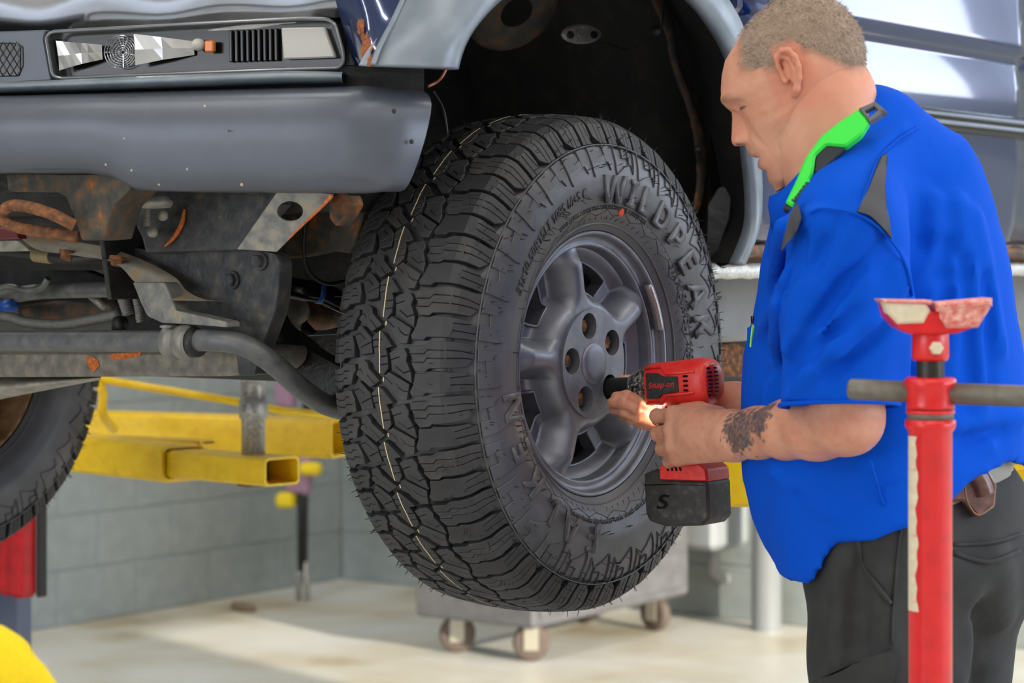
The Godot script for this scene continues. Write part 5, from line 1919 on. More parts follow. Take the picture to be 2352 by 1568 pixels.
func skin_paint(p: Vector3) -> Color:
	var n := tick.get_noise_3dv(p * 18.0)
	var m := tick.get_noise_3dv(p * 90.0)
	var c := lin(214, 156, 130).lerp(lin(204, 140, 114), clampf(0.5 + n * 0.7, 0.0, 1.0))
	c = c.lerp(lin(222, 168, 142), clampf(m * 0.6, 0.0, 0.25))
	var q := inv_head(p)
	if q.length() < 0.2:
		var fz := q.x
		if fz > 0.03:
			# lips
			var lip := bump(q.y + 0.086, 0.013) * bump(q.z, 0.024) * smoothstep(0.082, 0.09, fz)
			c = c.lerp(lin(176, 96, 84), clampf(lip * 1.4, 0.0, 0.85))
			# reddened nose and cheeks
			c = c.lerp(lin(206, 128, 108), bump(q.y + 0.035, 0.03) * bump(q.z, 0.024) * 0.7)
			# eyebrow and lash line
			var brow := bump(q.y - 0.0125 - 0.05 * (absf(q.z) - 0.03), 0.0065) * bump(absf(q.z) - 0.028, 0.02)
			c = c.lerp(lin(140, 104, 76), clampf(brow * (0.9 + m), 0.0, 0.75))
			var lash := bump(q.y + 0.0095 + 0.06 * maxf(0.0, absf(q.z) - 0.03), 0.0026) * bump(absf(q.z) - 0.032, 0.0135)
			c = c.lerp(lin(44, 28, 22), clampf(lash * 1.8, 0.0, 0.92))
			# stubble on the lip and chin
			var st := smoothstep(-0.052, -0.062, q.y) * smoothstep(0.06, 0.085, fz) * bump(q.z, 0.04)
			c = c.lerp(lin(158, 124, 102), clampf(st * (0.3 + m * 0.8), 0.0, 0.5))
			# nostril
			var no := bump(q.y + 0.0535, 0.0036) * bump(absf(q.z) - 0.0085, 0.005) * smoothstep(0.094, 0.1, fz)
			c = c.lerp(lin(96, 40, 32), clampf(no * 1.5, 0.0, 0.9))
		elif q.z > 0.05 and q.x > -0.04 and absf(q.y) < 0.05:
			c = c.lerp(lin(212, 128, 104), 0.5)
		if q.x < -0.02 and q.y < 0.0: c = c.lerp(lin(216, 140, 118), 0.4)
		var hd := hair_depth(q)
		if hd > -0.01: c = c.lerp(lin(150, 118, 96), smoothstep(-0.006, 0.006, hd) * 0.6)
	else:
		c = c.lerp(lin(196, 120, 98), clampf(tick.get_noise_3dv(p * 45.0) * 0.8, 0.0, 0.4))
		# tattoo on the left forearm, measured along and across it
		var e: Vector3 = joint_at.elbow
		var w: Vector3 = joint_at.wrist
		var ax := (w - e).normalized()
		var t := (p - e).dot(ax) / e.distance_to(w)
		var up := (Vector3.UP - ax * ax.y).normalized()
		var rel := p - e
		var y := rel.dot(up)
		var z := rel.dot(ax.cross(up))
		if t > 0.2 and t < 1.0 and absf(z) < 0.06 and rel.z > -0.5 and z * side_sign > -0.01:
			var a1 := 1.0 - Vector2((t - 0.80) / 0.17, (y - 0.004) / 0.036).length()
			var a2 := 1.0 - Vector2((t - 0.58) / 0.14, (y - 0.018) / 0.030).length()
			var ink := maxf(a1, a2) + 0.6 * tick.get_noise_3dv(p * 75.0) + 0.3 * tick.get_noise_3dv(p * 160.0)
			c = c.lerp(lin(64, 70, 78), smoothstep(0.06, 0.2, ink) * (0.8 + 0.4 * tick.get_noise_3dv(p * 170.0)))
	return c

var joint_at := {}
var side_sign := 1.0

func finger(list: Array, pts: Array, r0: float, r1: float) -> void:
	for i in pts.size() - 1:
		var a := lerpf(r0, r1, float(i) / (pts.size() - 1))
		var b := lerpf(r0, r1, float(i + 1) / (pts.size() - 1))
		rod(list, pts[i], pts[i + 1], a, b, 0.0022 if i > 0 else 0.004)
		# knuckle
		if i > 0: rod(list, pts[i], pts[i] + Vector3(0.0001, 0, 0), a * 1.08, a * 1.08, 0.003)

func build_mechanic() -> void:
	tick.seed = 5
	tick.frequency = 1.0
	tick.fractal_octaves = 2
	head_tables()
	var yaw := deg_to_rad(12.0)
	var fwd := Vector3(-cos(yaw), 0, -sin(yaw))
	var pitch := deg_to_rad(23.0)
	var F := fwd * cos(pitch) - Vector3.UP * sin(pitch)
	var U := Vector3.UP * cos(pitch) + fwd * sin(pitch)
	var L := Vector3(-sin(yaw), 0, cos(yaw))
	head_xf = Transform3D(Basis(F, U, L), at(1822, 185, HD) - L * 0.0)
	# joints
	var c7 := at(2000, 250, 3.34)
	var sl := at(1950, 530, 3.19)
	var sr := at(2010, 520, 3.60)
	var el := at(1944, 966, 3.235)
	var wl := at(1690, 1000, 3.46)
	var pel := at(2110, 1230, 3.46)
	joint_at = {"elbow": el, "wrist": wl}
	# --- skin
	var arm := []
	chain(arm, [[sl, 0.062], [sl.lerp(el, 0.5), 0.057], [el, 0.046]], 0.02)
	chain(arm, [[el + Vector3(0.004, 0.004, 0), 0.047], [el.lerp(wl, 0.25), 0.047], [el.lerp(wl, 0.5) + Vector3(0, -0.002, 0), 0.0405], [el.lerp(wl, 0.78), 0.0325], [wl, 0.0295]], 0.02)
	rod(arm, wl + Vector3(0, 0.011, 0), el.lerp(wl, 0.72) + Vector3(0, 0.008, 0), 0.022, 0.026, 0.015)
	rod(arm, wl + Vector3(0, -0.012, 0), el.lerp(wl, 0.72) + Vector3(0, -0.01, 0), 0.021, 0.025, 0.015)
	# left hand round the handle: back of the hand to the viewer
	var lh := []
	var mcp := [at(1549, 952, 3.575), at(1545, 988, 3.570), at(1549, 1022, 3.575), at(1558, 1050, 3.585)]
	for i in 4:
		var wp: Vector3 = wl + Vector3(0, 0.018 - 0.012 * i, 0.002)
		rod(lh, wp, mcp[i], 0.0185, 0.0128, 0.016)
		rod(lh, mcp[i], mcp[i] + Vector3(0.004, 0.001, 0.001), 0.0135, 0.011, 0.008)
	rod(lh, wl, wl.lerp(mcp[1], 0.6) + Vector3(0, 0, -0.012), 0.026, 0.024, 0.02)
	rod(lh, wl, at(1735, 995, 3.43), 0.029, 0.031, 0.02)
	# tendons on the back of the hand
	for i in [0, 1, 2]: rod(lh, wl.lerp(mcp[i], 0.35) + Vector3(-0.004, 0, 0.0165), mcp[i] + Vector3(0.006, 0.0, 0.010), 0.0034, 0.0046, 0.006)
	finger(lh, [mcp[0], at(1509, 955, 3.612), at(1512, 962, 3.645), at(1530, 966, 3.667)], 0.0118, 0.0092)
	finger(lh, [mcp[1], at(1511, 996, 3.612), at(1516, 1000, 3.648), at(1540, 1004, 3.672)], 0.0118, 0.0094)
	finger(lh, [mcp[2], at(1521, 1030, 3.616), at(1528, 1033, 3.648), at(1548, 1036, 3.67)], 0.0112, 0.009)
	finger(lh, [mcp[3], at(1537, 1060, 3.622), at(1543, 1062, 3.648), at(1558, 1062, 3.666)], 0.0102, 0.0082)
	# thumb: leaves the wrist side of the palm, over the top of the grip and round behind it
	finger(lh, [at(1655, 968, 3.525), at(1610, 945, 3.60), at(1580, 945, 3.665), at(1560, 955, 3.692)], 0.0165, 0.010)
	rod(lh, at(1645, 965, 3.53), at(1570, 945, 3.60), 0.018, 0.013, 0.02)
	# right arm, behind the tool
	var er := at(1880, 955, 3.62)
	var wr := at(1610, 915, 3.715)
	chain(arm, [[sr, 0.06], [sr.lerp(er, 0.5), 0.055], [er, 0.045]], 0.02)
	chain(arm, [[er, 0.045], [er.lerp(wr, 0.3), 0.042], [er.lerp(wr, 0.7), 0.0305], [wr, 0.027]], 0.02)
	var rh := []
	rod(rh, er.lerp(wr, 0.8), wr, 0.029, 0.027, 0.02)
	var k0 := at(1503, 952, 3.735)
	rod(rh, wr, at(1525, 940, 3.735), 0.026, 0.02, 0.02)
	rod(rh, wr, at(1520, 962, 3.722), 0.024, 0.018, 0.02)
	rod(rh, at(1530, 945, 3.735), at(1500, 962, 3.712), 0.019, 0.014, 0.015)
	# four fingers cradle the socket from below, tips towards the wheel
	finger(rh, [at(1505, 944, 3.700), at(1466, 918, 3.672), at(1440, 908, 3.664), at(1414, 910, 3.668)], 0.0094, 0.0074)
	finger(rh, [at(1500, 958, 3.690), at(1458, 938, 3.660), at(1432, 925, 3.658), at(1404, 924, 3.668)], 0.0094, 0.0075)
	finger(rh, [at(1498, 972, 3.690), at(1460, 958, 3.668), at(1432, 945, 3.668), at(1408, 940, 3.682)], 0.0090, 0.0071)
	finger(rh, [at(1504, 982, 3.705), at(1474, 974, 3.690), at(1448, 963, 3.690), at(1428, 955, 3.702)], 0.0080, 0.0064)
	# thumb lies along the top of the socket
	finger(rh, [at(1540, 905, 3.738), at(1500, 880, 3.735), at(1462, 874, 3.728), at(1428, 874, 3.722)], 0.0135, 0.0088)
	# neck and the trunk under the clothes
	var trunk := []
	chain(trunk, [[head_xf * Vector3(-0.045, 0.01, 0), 0.050], [head_xf * Vector3(-0.05, -0.045, 0), 0.048], [at(1905, 330, 3.34), 0.056], [at(1965, 420, 3.35), 0.07]], 0.025)
	rod(trunk, head_xf * Vector3(-0.02, -0.04, 0), at(1850, 345, 3.33), 0.044, 0.05, 0.03)
	for sd in [-1.0, 1.0]:
		rod(trunk, head_xf * Vector3(-0.04, 0.0, sd * 0.030), head_xf * Vector3(-0.035, -0.12, sd * 0.032), 0.034, 0.044, 0.03)
		rod(trunk, head_xf * Vector3(0.028, -0.066, sd * 0.02), head_xf * Vector3(0.02, -0.135, sd * 0.02), 0.03, 0.04, 0.03)
		rod(trunk, head_xf * Vector3(0.005, -0.03, sd * 0.030), head_xf * Vector3(-0.005, -0.13, sd * 0.03), 0.034, 0.042, 0.03)
	rod(trunk, at(1965, 420, 3.35), sl, 0.07, 0.06, 0.04)
	rod(trunk, at(1965, 420, 3.35), sr, 0.07, 0.06, 0.04)
	chain(trunk, [[at(1995, 440, 3.38), 0.09], [at(2035, 650, 3.42), 0.12], [at(2045, 900, 3.46), 0.13], [at(2060, 1100, 3.46), 0.13], [pel, 0.115]], 0.05)
	var hl := at(2040, 1300, 3.38); var hr := at(2150, 1300, 3.54)
	var kl := Vector3(hl.x - 0.01, 0.52, hl.z); var kr := Vector3(hr.x + 0.02, 0.52, hr.z)
	var fl := Vector3(hl.x, 0.10, hl.z); var fr := Vector3(hr.x + 0.06, 0.10, hr.z)
	for s in [[hl, kl, fl], [hr, kr, fr]]:
		rod(trunk, pel, s[0], 0.11, 0.085, 0.04)
		chain(trunk, [[s[0], 0.085], [s[1], 0.055], [s[2], 0.04]], 0.03)
	var pieces := [head_grid(110, 168), nets(arm, 0.0038), nets(lh, 0.003), nets(rh, 0.003), nets(trunk, 0.012), nets(ear_rods(1.0), 0.0022), nets(ear_rods(-1.0), 0.004)]
	side_sign = 1.0 if (wl - el).normalized().cross(Vector3.UP).z > 0.0 else -1.0
	M.skin = mat(Color.WHITE, 0.5)
	M.skin.vertex_color_use_as_albedo = true
	M.skin.subsurf_scatter_enabled = true
	M.skin.subsurf_scatter_strength = 0.08
	M.skin.normal_enabled = true
	M.skin.normal_texture = noise_tex(0.06, [], 512, 4, 81, true, 3.0)
	M.skin.normal_scale = 0.3
	M.skin.uv1_triplanar = true
	M.skin.uv1_scale = Vector3.ONE * 14.0
	var man := thing("person", "mechanic in a blue work shirt and black trousers, bent over the wheel with a tool", "person", Transform3D(Basis.IDENTITY, Vector3(pel.x, 0, pel.z)))
	var back := Transform3D(Basis.IDENTITY, -man.position)
	put(joined(pieces, skin_paint), "body", M.skin, man, back)
	hair(man, back)
	clothes(man, back, {"c7": c7, "sl": sl, "sr": sr, "el": el, "er": er, "pel": pel, "hl": hl, "hr": hr, "kl": kl, "kr": kr, "fl": fl, "fr": fr})

func ear_rods(side: float) -> Array:
	var e := []
	var P := func(f: float, u: float, o: float) -> Vector3: return head_xf * Vector3(-0.005 + (f + 0.005) * 0.88, 0.003 + (u - 0.003) * 0.9, side * (0.0735 + o * 0.9))
	# helix
	var hx := [[0.008, 0.006, 0.004], [0.010, 0.020, 0.007], [0.006, 0.033, 0.010], [-0.005, 0.040, 0.013], [-0.016, 0.036, 0.016], [-0.022, 0.022, 0.017], [-0.021, 0.006, 0.015], [-0.015, -0.010, 0.011], [-0.006, -0.021, 0.008]]
	for i in hx.size() - 1:
		rod(e, P.call(hx[i][0], hx[i][1], hx[i][2]), P.call(hx[i + 1][0], hx[i + 1][1], hx[i + 1][2]), 0.0038, 0.0038, 0.003)
	# inner ridge, shell, lobe, tragus
	for q in [[[-0.012, 0.024, 0.009], [-0.012, 0.004, 0.010], 0.0032], [[-0.012, 0.024, 0.009], [-0.002, 0.031, 0.008], 0.0028], [[-0.012, 0.004, 0.010], [-0.004, -0.010, 0.007], 0.0034], [[0.009, 0.002, 0.003], [0.0075, -0.006, 0.0045], 0.0045]]:
		rod(e, P.call(q[0][0], q[0][1], q[0][2]), P.call(q[1][0], q[1][1], q[1][2]), q[2], q[2], 0.004)
	rod(e, P.call(-0.002, -0.024, 0.005), P.call(0.004, -0.030, 0.001), 0.0062, 0.0045, 0.006)
	rod(e, P.call(-0.006, 0.02, -0.003), P.call(-0.006, 0.0, -0.003), 0.009, 0.009, 0.004)
	rod(e, P.call(-0.016, 0.025, 0.001), P.call(-0.014, 0.0, 0.001), 0.0045, 0.0045, 0.004)
	return e

func hair(man: Node3D, back: Transform3D) -> void:
	var m := patchy([[0.0, srgb(124, 102, 86)], [0.5, srgb(152, 130, 114)], [1.0, srgb(184, 164, 150)]], 0.75, 9.0, 0.05, 83, 0.0, 0.5)
	var g := head_grid(90, 130, 1.0, func(p: Vector3) -> float: return lerpf(-0.0028, 0.0010, smoothstep(-0.006, 0.016, hair_depth(p))))
	var hm := put(joined([g]), "hair", m, man, back)
	hm.set_meta("label", "close-cropped light brown hair")
	# short hairs
	var mm := MultiMesh.new()
	mm.transform_format = MultiMesh.TRANSFORM_3D
	mm.use_colors = true
	var cone := CylinderMesh.new()
	cone.top_radius = 0.00012; cone.bottom_radius = 0.00028; cone.height = 0.0055; cone.radial_segments = 4; cone.rings = 0
	mm.mesh = cone
	var spots := []
	for i in 9000:
		var u := rng.randf_range(-0.03, 0.117)
		var a := rng.randf_range(-PI, PI)
		var p := head_point(u, a)
		var hd := hair_depth(p)
		if hd < rng.randf_range(-0.004, 0.006): continue
		if hd < 0.02 and rng.randf() > hd / 0.02 + 0.35: continue
		spots.append(p)
	mm.instance_count = spots.size()
	for i in spots.size():
		var p: Vector3 = spots[i]
		var n := (p - Vector3(-0.005, 0.02, 0)).normalized()
		var lie := (n * 0.7 + Vector3(0.5, -0.35, 0.0) + Vector3(rng.randf_range(-0.3, 0.3), rng.randf_range(-0.3, 0.3), rng.randf_range(-0.3, 0.3))).normalized()
		mm.set_instance_transform(i, head_xf * Transform3D(basis_y(lie), p + n * 0.002 + lie * 0.002))
		mm.set_instance_color(i, lin(120, 98, 82).lerp(lin(206, 190, 176), rng.randf()))
	var hmat := mat(Color.WHITE, 0.6)
	hmat.vertex_color_use_as_albedo = true
	var mi := MultiMeshInstance3D.new()
	mi.multimesh = mm
	mi.material_override = hmat
	mi.name = "hair_strands"
	mi.set_meta("kind", "stuff")
	hm.add_child(mi)

var shirt_rods := []

func clothes(man: Node3D, back: Transform3D, J: Dictionary) -> void:
	# --- shirt
	M.shirt = mat(srgb(0, 79, 203), 0.85)
	M.shirt.metallic_specular = 0.25
	M.shirt.normal_enabled = true
	M.shirt.normal_texture = noise_tex(0.2, [], 256, 2, 91, true, 2.0)
	M.shirt.normal_scale = 0.12
	M.shirt.uv1_triplanar = true
	M.shirt.uv1_scale = Vector3.ONE * 9.0
	var s := shirt_rods
	# trunk
	chain(s, [[at(2000, 400, 3.37), 0.085], [at(2030, 520, 3.40), 0.138], [at(2045, 660, 3.43), 0.160], [at(2048, 900, 3.46), 0.184], [at(2062, 1090, 3.47), 0.174], [at(2075, 1250, 3.47), 0.170]], 0.06)
	chain(s, [[at(2010, 960, 3.42), 0.12], [at(2020, 1100, 3.41), 0.142], [at(2030, 1260, 3.41), 0.146]], 0.06)
	# chest and belly forward of it
	chain(s, [[at(1925, 520, 3.42), 0.08], [at(1906, 680, 3.46), 0.08], [at(1872, 850, 3.50), 0.086], [at(1868, 1020, 3.50), 0.086], [at(1862, 1130, 3.50), 0.075], [at(1850, 1180, 3.50), 0.052]], 0.06)
	# yoke
	rod(s, at(1990, 330, 3.35), at(1945, 520, 3.19), 0.066, 0.075, 0.05)
	rod(s, at(1990, 330, 3.35), J.sr, 0.066, 0.08, 0.05)
	rod(s, at(2010, 325, 3.36), at(2085, 420, 3.39), 0.058, 0.1, 0.05)
	# sleeves
	var v := []
	chain(v, [[at(1948, 545, 3.195), 0.083], [at(1945, 720, 3.205), 0.084], [at(1926, 1000, 3.225), 0.081]], 0.035)
	chain(s, [[J.sr, 0.08], [(J.sr as Vector3).lerp(J.er, 0.75), 0.078]], 0.035)
	rod(s, at(1950, 540, 3.20), at(1955, 600, 3.22), 0.07, 0.06, 0.04)
	var smooth := s + v
	# folds: ridges and creases laid on the cloth along what the photograph shows
	for r in [[1985, 510, 1890, 650, 0.022, 0.018], [1890, 650, 1815, 800, 0.018, 0.013], [2060, 650, 1920, 800, 0.02, 0.015], [1920, 800, 1830, 870, 0.015, 0.012], [1800, 520, 1778, 640, 0.014, 0.012], [1862, 500, 1815, 640, 0.016, 0.011], [1815, 640, 1752, 760, 0.014, 0.010], [1905, 500, 1850, 650, 0.014, 0.010], [1850, 650, 1812, 720, 0.011, 0.008], [1985, 640, 1885, 760, 0.015, 0.009], [1885, 760, 1830, 800, 0.010, 0.006], [2010, 745, 1900, 850, 0.014, 0.008], [1880, 850, 1820, 890, 0.012, 0.008], [2060, 620, 2075, 880, 0.016, 0.010], [2140, 470, 2160, 700, 0.018, 0.012], [2160, 700, 2125, 900, 0.014, 0.010], [2195, 470, 2235, 720, 0.018, 0.014], [2235, 720, 2250, 950, 0.014, 0.012], [2235, 500, 2295, 800, 0.014, 0.012], [2205, 620, 2180, 860, 0.014, 0.010], [1790, 700, 1775, 860, 0.014, 0.010], [1775, 860, 1760, 980, 0.014, 0.008], [2150, 960, 2270, 1010, 0.018, 0.012], [2200, 980, 2340, 960, 0.016, 0.012], [2010, 330, 2075, 300, 0.008, 0.006], [1790, 1080, 1900, 1170, 0.016, 0.012]]:
		var a := hit(r[0], r[1], smooth)
		var b := hit(r[2], r[3], smooth)
		rod(v if field(a, v) < 0.004 and field(b, v) < 0.004 else s, a + Vector3(0, 0, -r[4] * 0.3), b + Vector3(0, 0, -r[5] * 0.3), r[4], r[5], 0.016)
	for r in [[1965, 610, 1855, 770, 0.012], [1835, 540, 1800, 720, 0.012], [1835, 800, 1812, 880, 0.012], [2030, 760, 1900, 860, 0.012], [1890, 560, 1830, 700, 0.008], [1940, 640, 1850, 740, 0.008], [1960, 720, 1860, 820, 0.008], [2000, 800, 1880, 880, 0.008], [2120, 560, 2100, 660, 0.012], [2085, 650, 2090, 720, 0.012], [2175, 560, 2150, 640, 0.010], [2180, 640, 2140, 820, 0.010], [2215, 600, 2230, 900, 0.009], [2265, 640, 2280, 900, 0.009], [1800, 760, 1760, 860, 0.009], [1900, 1060, 1830, 1140, 0.008], [2210, 1010, 2300, 990, 0.010]]:
		var a := hit(r[0], r[1], smooth)
		var b := hit(r[2], r[3], smooth)
		rod(v if field(a, v) < 0.004 and field(b, v) < 0.004 else s, a + Vector3(0, 0, 0.002), b + Vector3(0, 0, 0.002), r[4], r[4] * 0.8, 0.014, true)
	# hems
	var hem_x := []
	for q in [[1600, 1330], [1845, 1320], [1868, 1250], [1892, 1214], [2080, 1160], [2190, 1075], [2290, 1040], [2400, 1085]]:
		var w := at(q[0], q[1], 3.42)
		hem_x.append(w.x); hem_x.append(w.y)
	var ruffle := func(p: Vector3, d: float) -> float:
		var e := lut(p.x, hem_x) - p.y + 0.0025 * sin(p.x * 70.0 + p.z * 40.0) - 0.06 * (p.z + 3.42)
		return maxf(d, e) + 0.0012 * tick.get_noise_3dv(p * 28.0)
	var sleeve_y: float = at(1926, 922, 3.15).y
	var cuff := func(p: Vector3, d: float) -> float:
		return maxf(d, sleeve_y - p.y + 0.12 * (p.z + 3.15)) + 0.0012 * tick.get_noise_3dv(p * 28.0)
	var sm := put(joined([nets(s, 0.0075, ruffle), nets(v, 0.0065, cuff)], null, 1), "shirt", M.shirt, man, back)
	sm.set_meta("label", "royal blue short-sleeved work shirt with dark grey shoulder inserts")
	s = s + v
	# turned hem of the near sleeve
	var hem := st_new(0)
	var ring := PackedVector3Array()
	for k in 41:
		var an := TAU * k / 40.0
		var c := at(1928, 916, 3.222)
		ring.append(c + Vector3(cos(an) * 0.0815, 0.12 * (sin(an) * 0.081 - 0.07), sin(an) * 0.081))
	tube(hem, ring, 0.0035, 6, false)
	put(st_end(hem), "sleeve_hem", M.shirt, sm, Transform3D.IDENTITY)
	# grey inserts at shoulder back and front, sewn on
	M.insert = patchy([[0.0, srgb(58, 58, 62)], [1.0, srgb(82, 82, 88)]], 0.8, 30.0, 0.05, 93)
	cloth_patch(sm, "shoulder_insert", M.insert, [[2022, 365], [2034, 358], [2028, 430], [2030, 480], [2042, 546], [2020, 520], [1995, 497], [1972, 490], [1992, 440], [2008, 400]], s)
	cloth_patch(sm, "chest_insert", M.insert, [[1838, 470], [1846, 500], [1838, 525], [1820, 548], [1803, 578], [1812, 540], [1824, 500]], s)
	# yoke seam and armhole seam
	seam(sm, [[2108, 292], [2060, 322], [2020, 362], [2000, 410], [1975, 480]], s)
	seam(sm, [[1858, 488], [1885, 478], [1930, 482], [1970, 492], [2015, 520], [2060, 570], [2085, 620], [2096, 680]], s)
	seam(sm, [[2000, 1060], [2010, 1100], [2030, 1160]], s)
	# breast pocket
	var pk := st_new(-1)
	var pf := Transform3D(basis_z(Vector3(-0.75, 0.1, 0.66)), at(1742, 800, 3.455))
	plate(pk, v2([-0.028, 0.03, 0.035, 0.052, 0.04, -0.055, -0.022, -0.05]), 0.008, pf, 0.003)
	put(st_end(pk), "pocket", M.shirt, sm, Transform3D.IDENTITY)
	# collar
	collar(sm)
	# --- trousers
	M.trousers = patchy([[0.0, srgb(36, 37, 38)], [0.5, srgb(44, 45, 46)], [1.0, srgb(54, 55, 56)]], 0.8, 2.0, 0.02, 95, 0.0, 0.1)
	var t := []
	var hl: Vector3 = J.hl; var hr: Vector3 = J.hr
	rod(t, at(2105, 1110, 3.46), at(2120, 1240, 3.46), 0.134, 0.150, 0.05)
	rod(t, at(2000, 1230, 3.43), at(1985, 1290, 3.41), 0.085, 0.078, 0.05)
	rod(t, at(2200, 1190, 3.50), at(2230, 1300, 3.51), 0.10, 0.10, 0.05)
	chain(t, [[hl + Vector3(-0.01, 0.05, 0), 0.115], [hl + Vector3(-0.005, -0.14, 0), 0.102], [J.kl, 0.078], [(J.fl as Vector3) + Vector3(0, -0.03, 0), 0.068]], 0.04)
	chain(t, [[hr + Vector3(0.02, 0.05, 0), 0.125], [hr + Vector3(0.0, -0.14, 0), 0.105], [J.kr, 0.08], [(J.fr as Vector3) + Vector3(0, -0.03, 0), 0.068]], 0.04)
	var ts := t.duplicate()
	for r in [[1940, 1300, 1925, 1560, 0.012], [2020, 1330, 2040, 1560, 0.012], [2230, 1340, 2200, 1560, 0.02], [2280, 1280, 2300, 1420, 0.02]]:
		var a := hit(r[0], r[1], ts)
		var b := hit(r[2], r[3], ts)
		rod(t, a + Vector3(0, 0, -r[4] * 0.5), b + Vector3(0, 0, -r[4] * 0.5), r[4], r[4] * 0.8, 0.03)
	for r in [[1975, 1300, 1965, 1480, 0.008], [2230, 1400, 2235, 1560, 0.012]]:
		rod(t, hit(r[0], r[1], ts), hit(r[2], r[3], ts), r[4], r[4], 0.03, true)
	var belt_x := []
	for q in [[1800, 1235], [1885, 1214], [2080, 1146], [2200, 1100], [2300, 1072], [2420, 1050]]:
		var w := at(q[0], q[1], 3.42)
		belt_x.append(w.x); belt_x.append(w.y)
	var waist := func(p: Vector3, d: float) -> float: return maxf(d, p.y - lut(p.x, belt_x) - 0.022)
	var tm := put(joined([nets(t, 0.011, waist)], null, 1), "trousers", M.trousers, man, back)
	tm.set_meta("label", "black work trousers with pockets")
	seam(tm, [[1968, 1225], [1975, 1275], [1995, 1320], [2045, 1385]], t, 0.004)
	seam(tm, [[2078, 1170], [2066, 1240], [2052, 1390], [2050, 1480]], t, 0.0022)
	seam(tm, [[2190, 1250], [2280, 1245], [2345, 1225]], t, 0.003)
	seam(tm, [[2190, 1268], [2270, 1290], [2340, 1265]], t, 0.004)
	cloth_patch(tm, "pocket_flap", M.trousers, [[1900, 1555], [1960, 1525], [2045, 1490], [2055, 1520], [2048, 1570], [1990, 1600], [1905, 1610]], t, 0.006)
	# belt
	var belt := st_new(0)
	var brow := []
	var bc := at(2110, 1128, 3.46)
	for k in 49:
		var an := TAU * k / 48.0
		var dir := Vector3(cos(an), 0, sin(an))
		var mid := Vector3(bc.x, lut(bc.x + dir.x * 0.16, belt_x), bc.z)
		var rr := 0.12
		while rr < 0.26 and field(mid + dir * rr, t) < 0.0: rr += 0.003
		brow.append(PackedVector3Array([mid + dir * (rr + 0.001) + Vector3(0, 0.02, 0), mid + dir * (rr + 0.005) + Vector3(0, 0.018, 0), mid + dir * (rr + 0.005) + Vector3(0, -0.018, 0), mid + dir * (rr + 0.001) + Vector3(0, -0.02, 0)]))
	skin(belt, brow)
	var bl := put(st_end(belt), "belt", mat(srgb(150, 148, 142), 0.55), man, back)
	bl.set_meta("label", "worn grey leather belt")
	# shoes
	for f in [J.fl, J.fr]:
		var sh := []
		rod(sh, (f as Vector3) + Vector3(0.03, -0.045, -0.01), (f as Vector3) + Vector3(-0.15, -0.058, -0.07), 0.052, 0.04, 0.03)
		rod(sh, f, (f as Vector3) + Vector3(0.01, -0.04, 0), 0.05, 0.055, 0.03)
		var flat := func(p: Vector3, d: float) -> float: return maxf(d, 0.002 - p.y)
		put(joined([nets(sh, 0.012, flat)]), "boot", M.black_rubber, man, back)
	# --- things he wears or carries
	holster(t)
	neck_light()
	pens()

# a piece of cloth sewn on a solid: outline measured in the photograph
func cloth_patch(parent: Node3D, called: String, m: Material, pts: Array, list: Array, thick := 0.0022) -> void:
	var poly := PackedVector2Array()
	for p in pts: poly.append(Vector2(p[0], p[1]))
	poly = sort_ccw(poly)
	var st := st_new(0)
	var lo := poly[0]
	var hi := poly[0]
	for p in poly:
		lo = lo.min(p); hi = hi.max(p)
	var step := 9.0
	var memo := {}
	var lift := func(p: Vector2) -> Vector3:
		if memo.has(p): return memo[p]
		var q := hit(p.x, p.y, list)
		var n := Vector3(field(q + Vector3(0.004, 0, 0), list) - field(q - Vector3(0.004, 0, 0), list), field(q + Vector3(0, 0.004, 0), list) - field(q - Vector3(0, 0.004, 0), list), field(q + Vector3(0, 0, 0.004), list) - field(q - Vector3(0, 0, 0.004), list)).normalized()
		memo[p] = q + n * (thick + 0.0035)
		return memo[p]
	var y := lo.y
	while y < hi.y:
		var x := lo.x
		while x < hi.x:
			var cell := PackedVector2Array([Vector2(x, y), Vector2(x + step, y), Vector2(x + step, y + step), Vector2(x, y + step)])
			for pc in Geometry2D.intersect_polygons(poly, cell):
				var idx := Geometry2D.triangulate_polygon(pc)
				for i in range(0, idx.size(), 3): tri(st, lift.call(pc[idx[i]]), lift.call(pc[idx[i + 1]]), lift.call(pc[idx[i + 2]]))
			x += step
		y += step
	var rim := []
	for k in poly.size() + 1:
		var p := poly[k % poly.size()]
		var q: Vector3 = lift.call(p)
		rim.append(PackedVector3Array([q, q + Vector3(0, 0, -0.012)]))
	skin(st, rim)
	put(st_end(st), called, m, parent, Transform3D.IDENTITY)

func seam(parent: Node3D, pts: Array, list: Array, r := 0.0022) -> void:
	var line := PackedVector3Array()
	var p3 := PackedVector3Array()
	for p in pts: p3.append(Vector3(p[0], p[1], 0))
	for p in smooth_path(p3, 6): line.append(hit(p.x, p.y, list) + Vector3(0, 0, 0.0012))
	var st := st_new(0)
	tube(st, line, r, 6)
	put(st_end(st), "seam", M.shirt if parent.name == "shirt" else M.trousers, parent, Transform3D.IDENTITY)

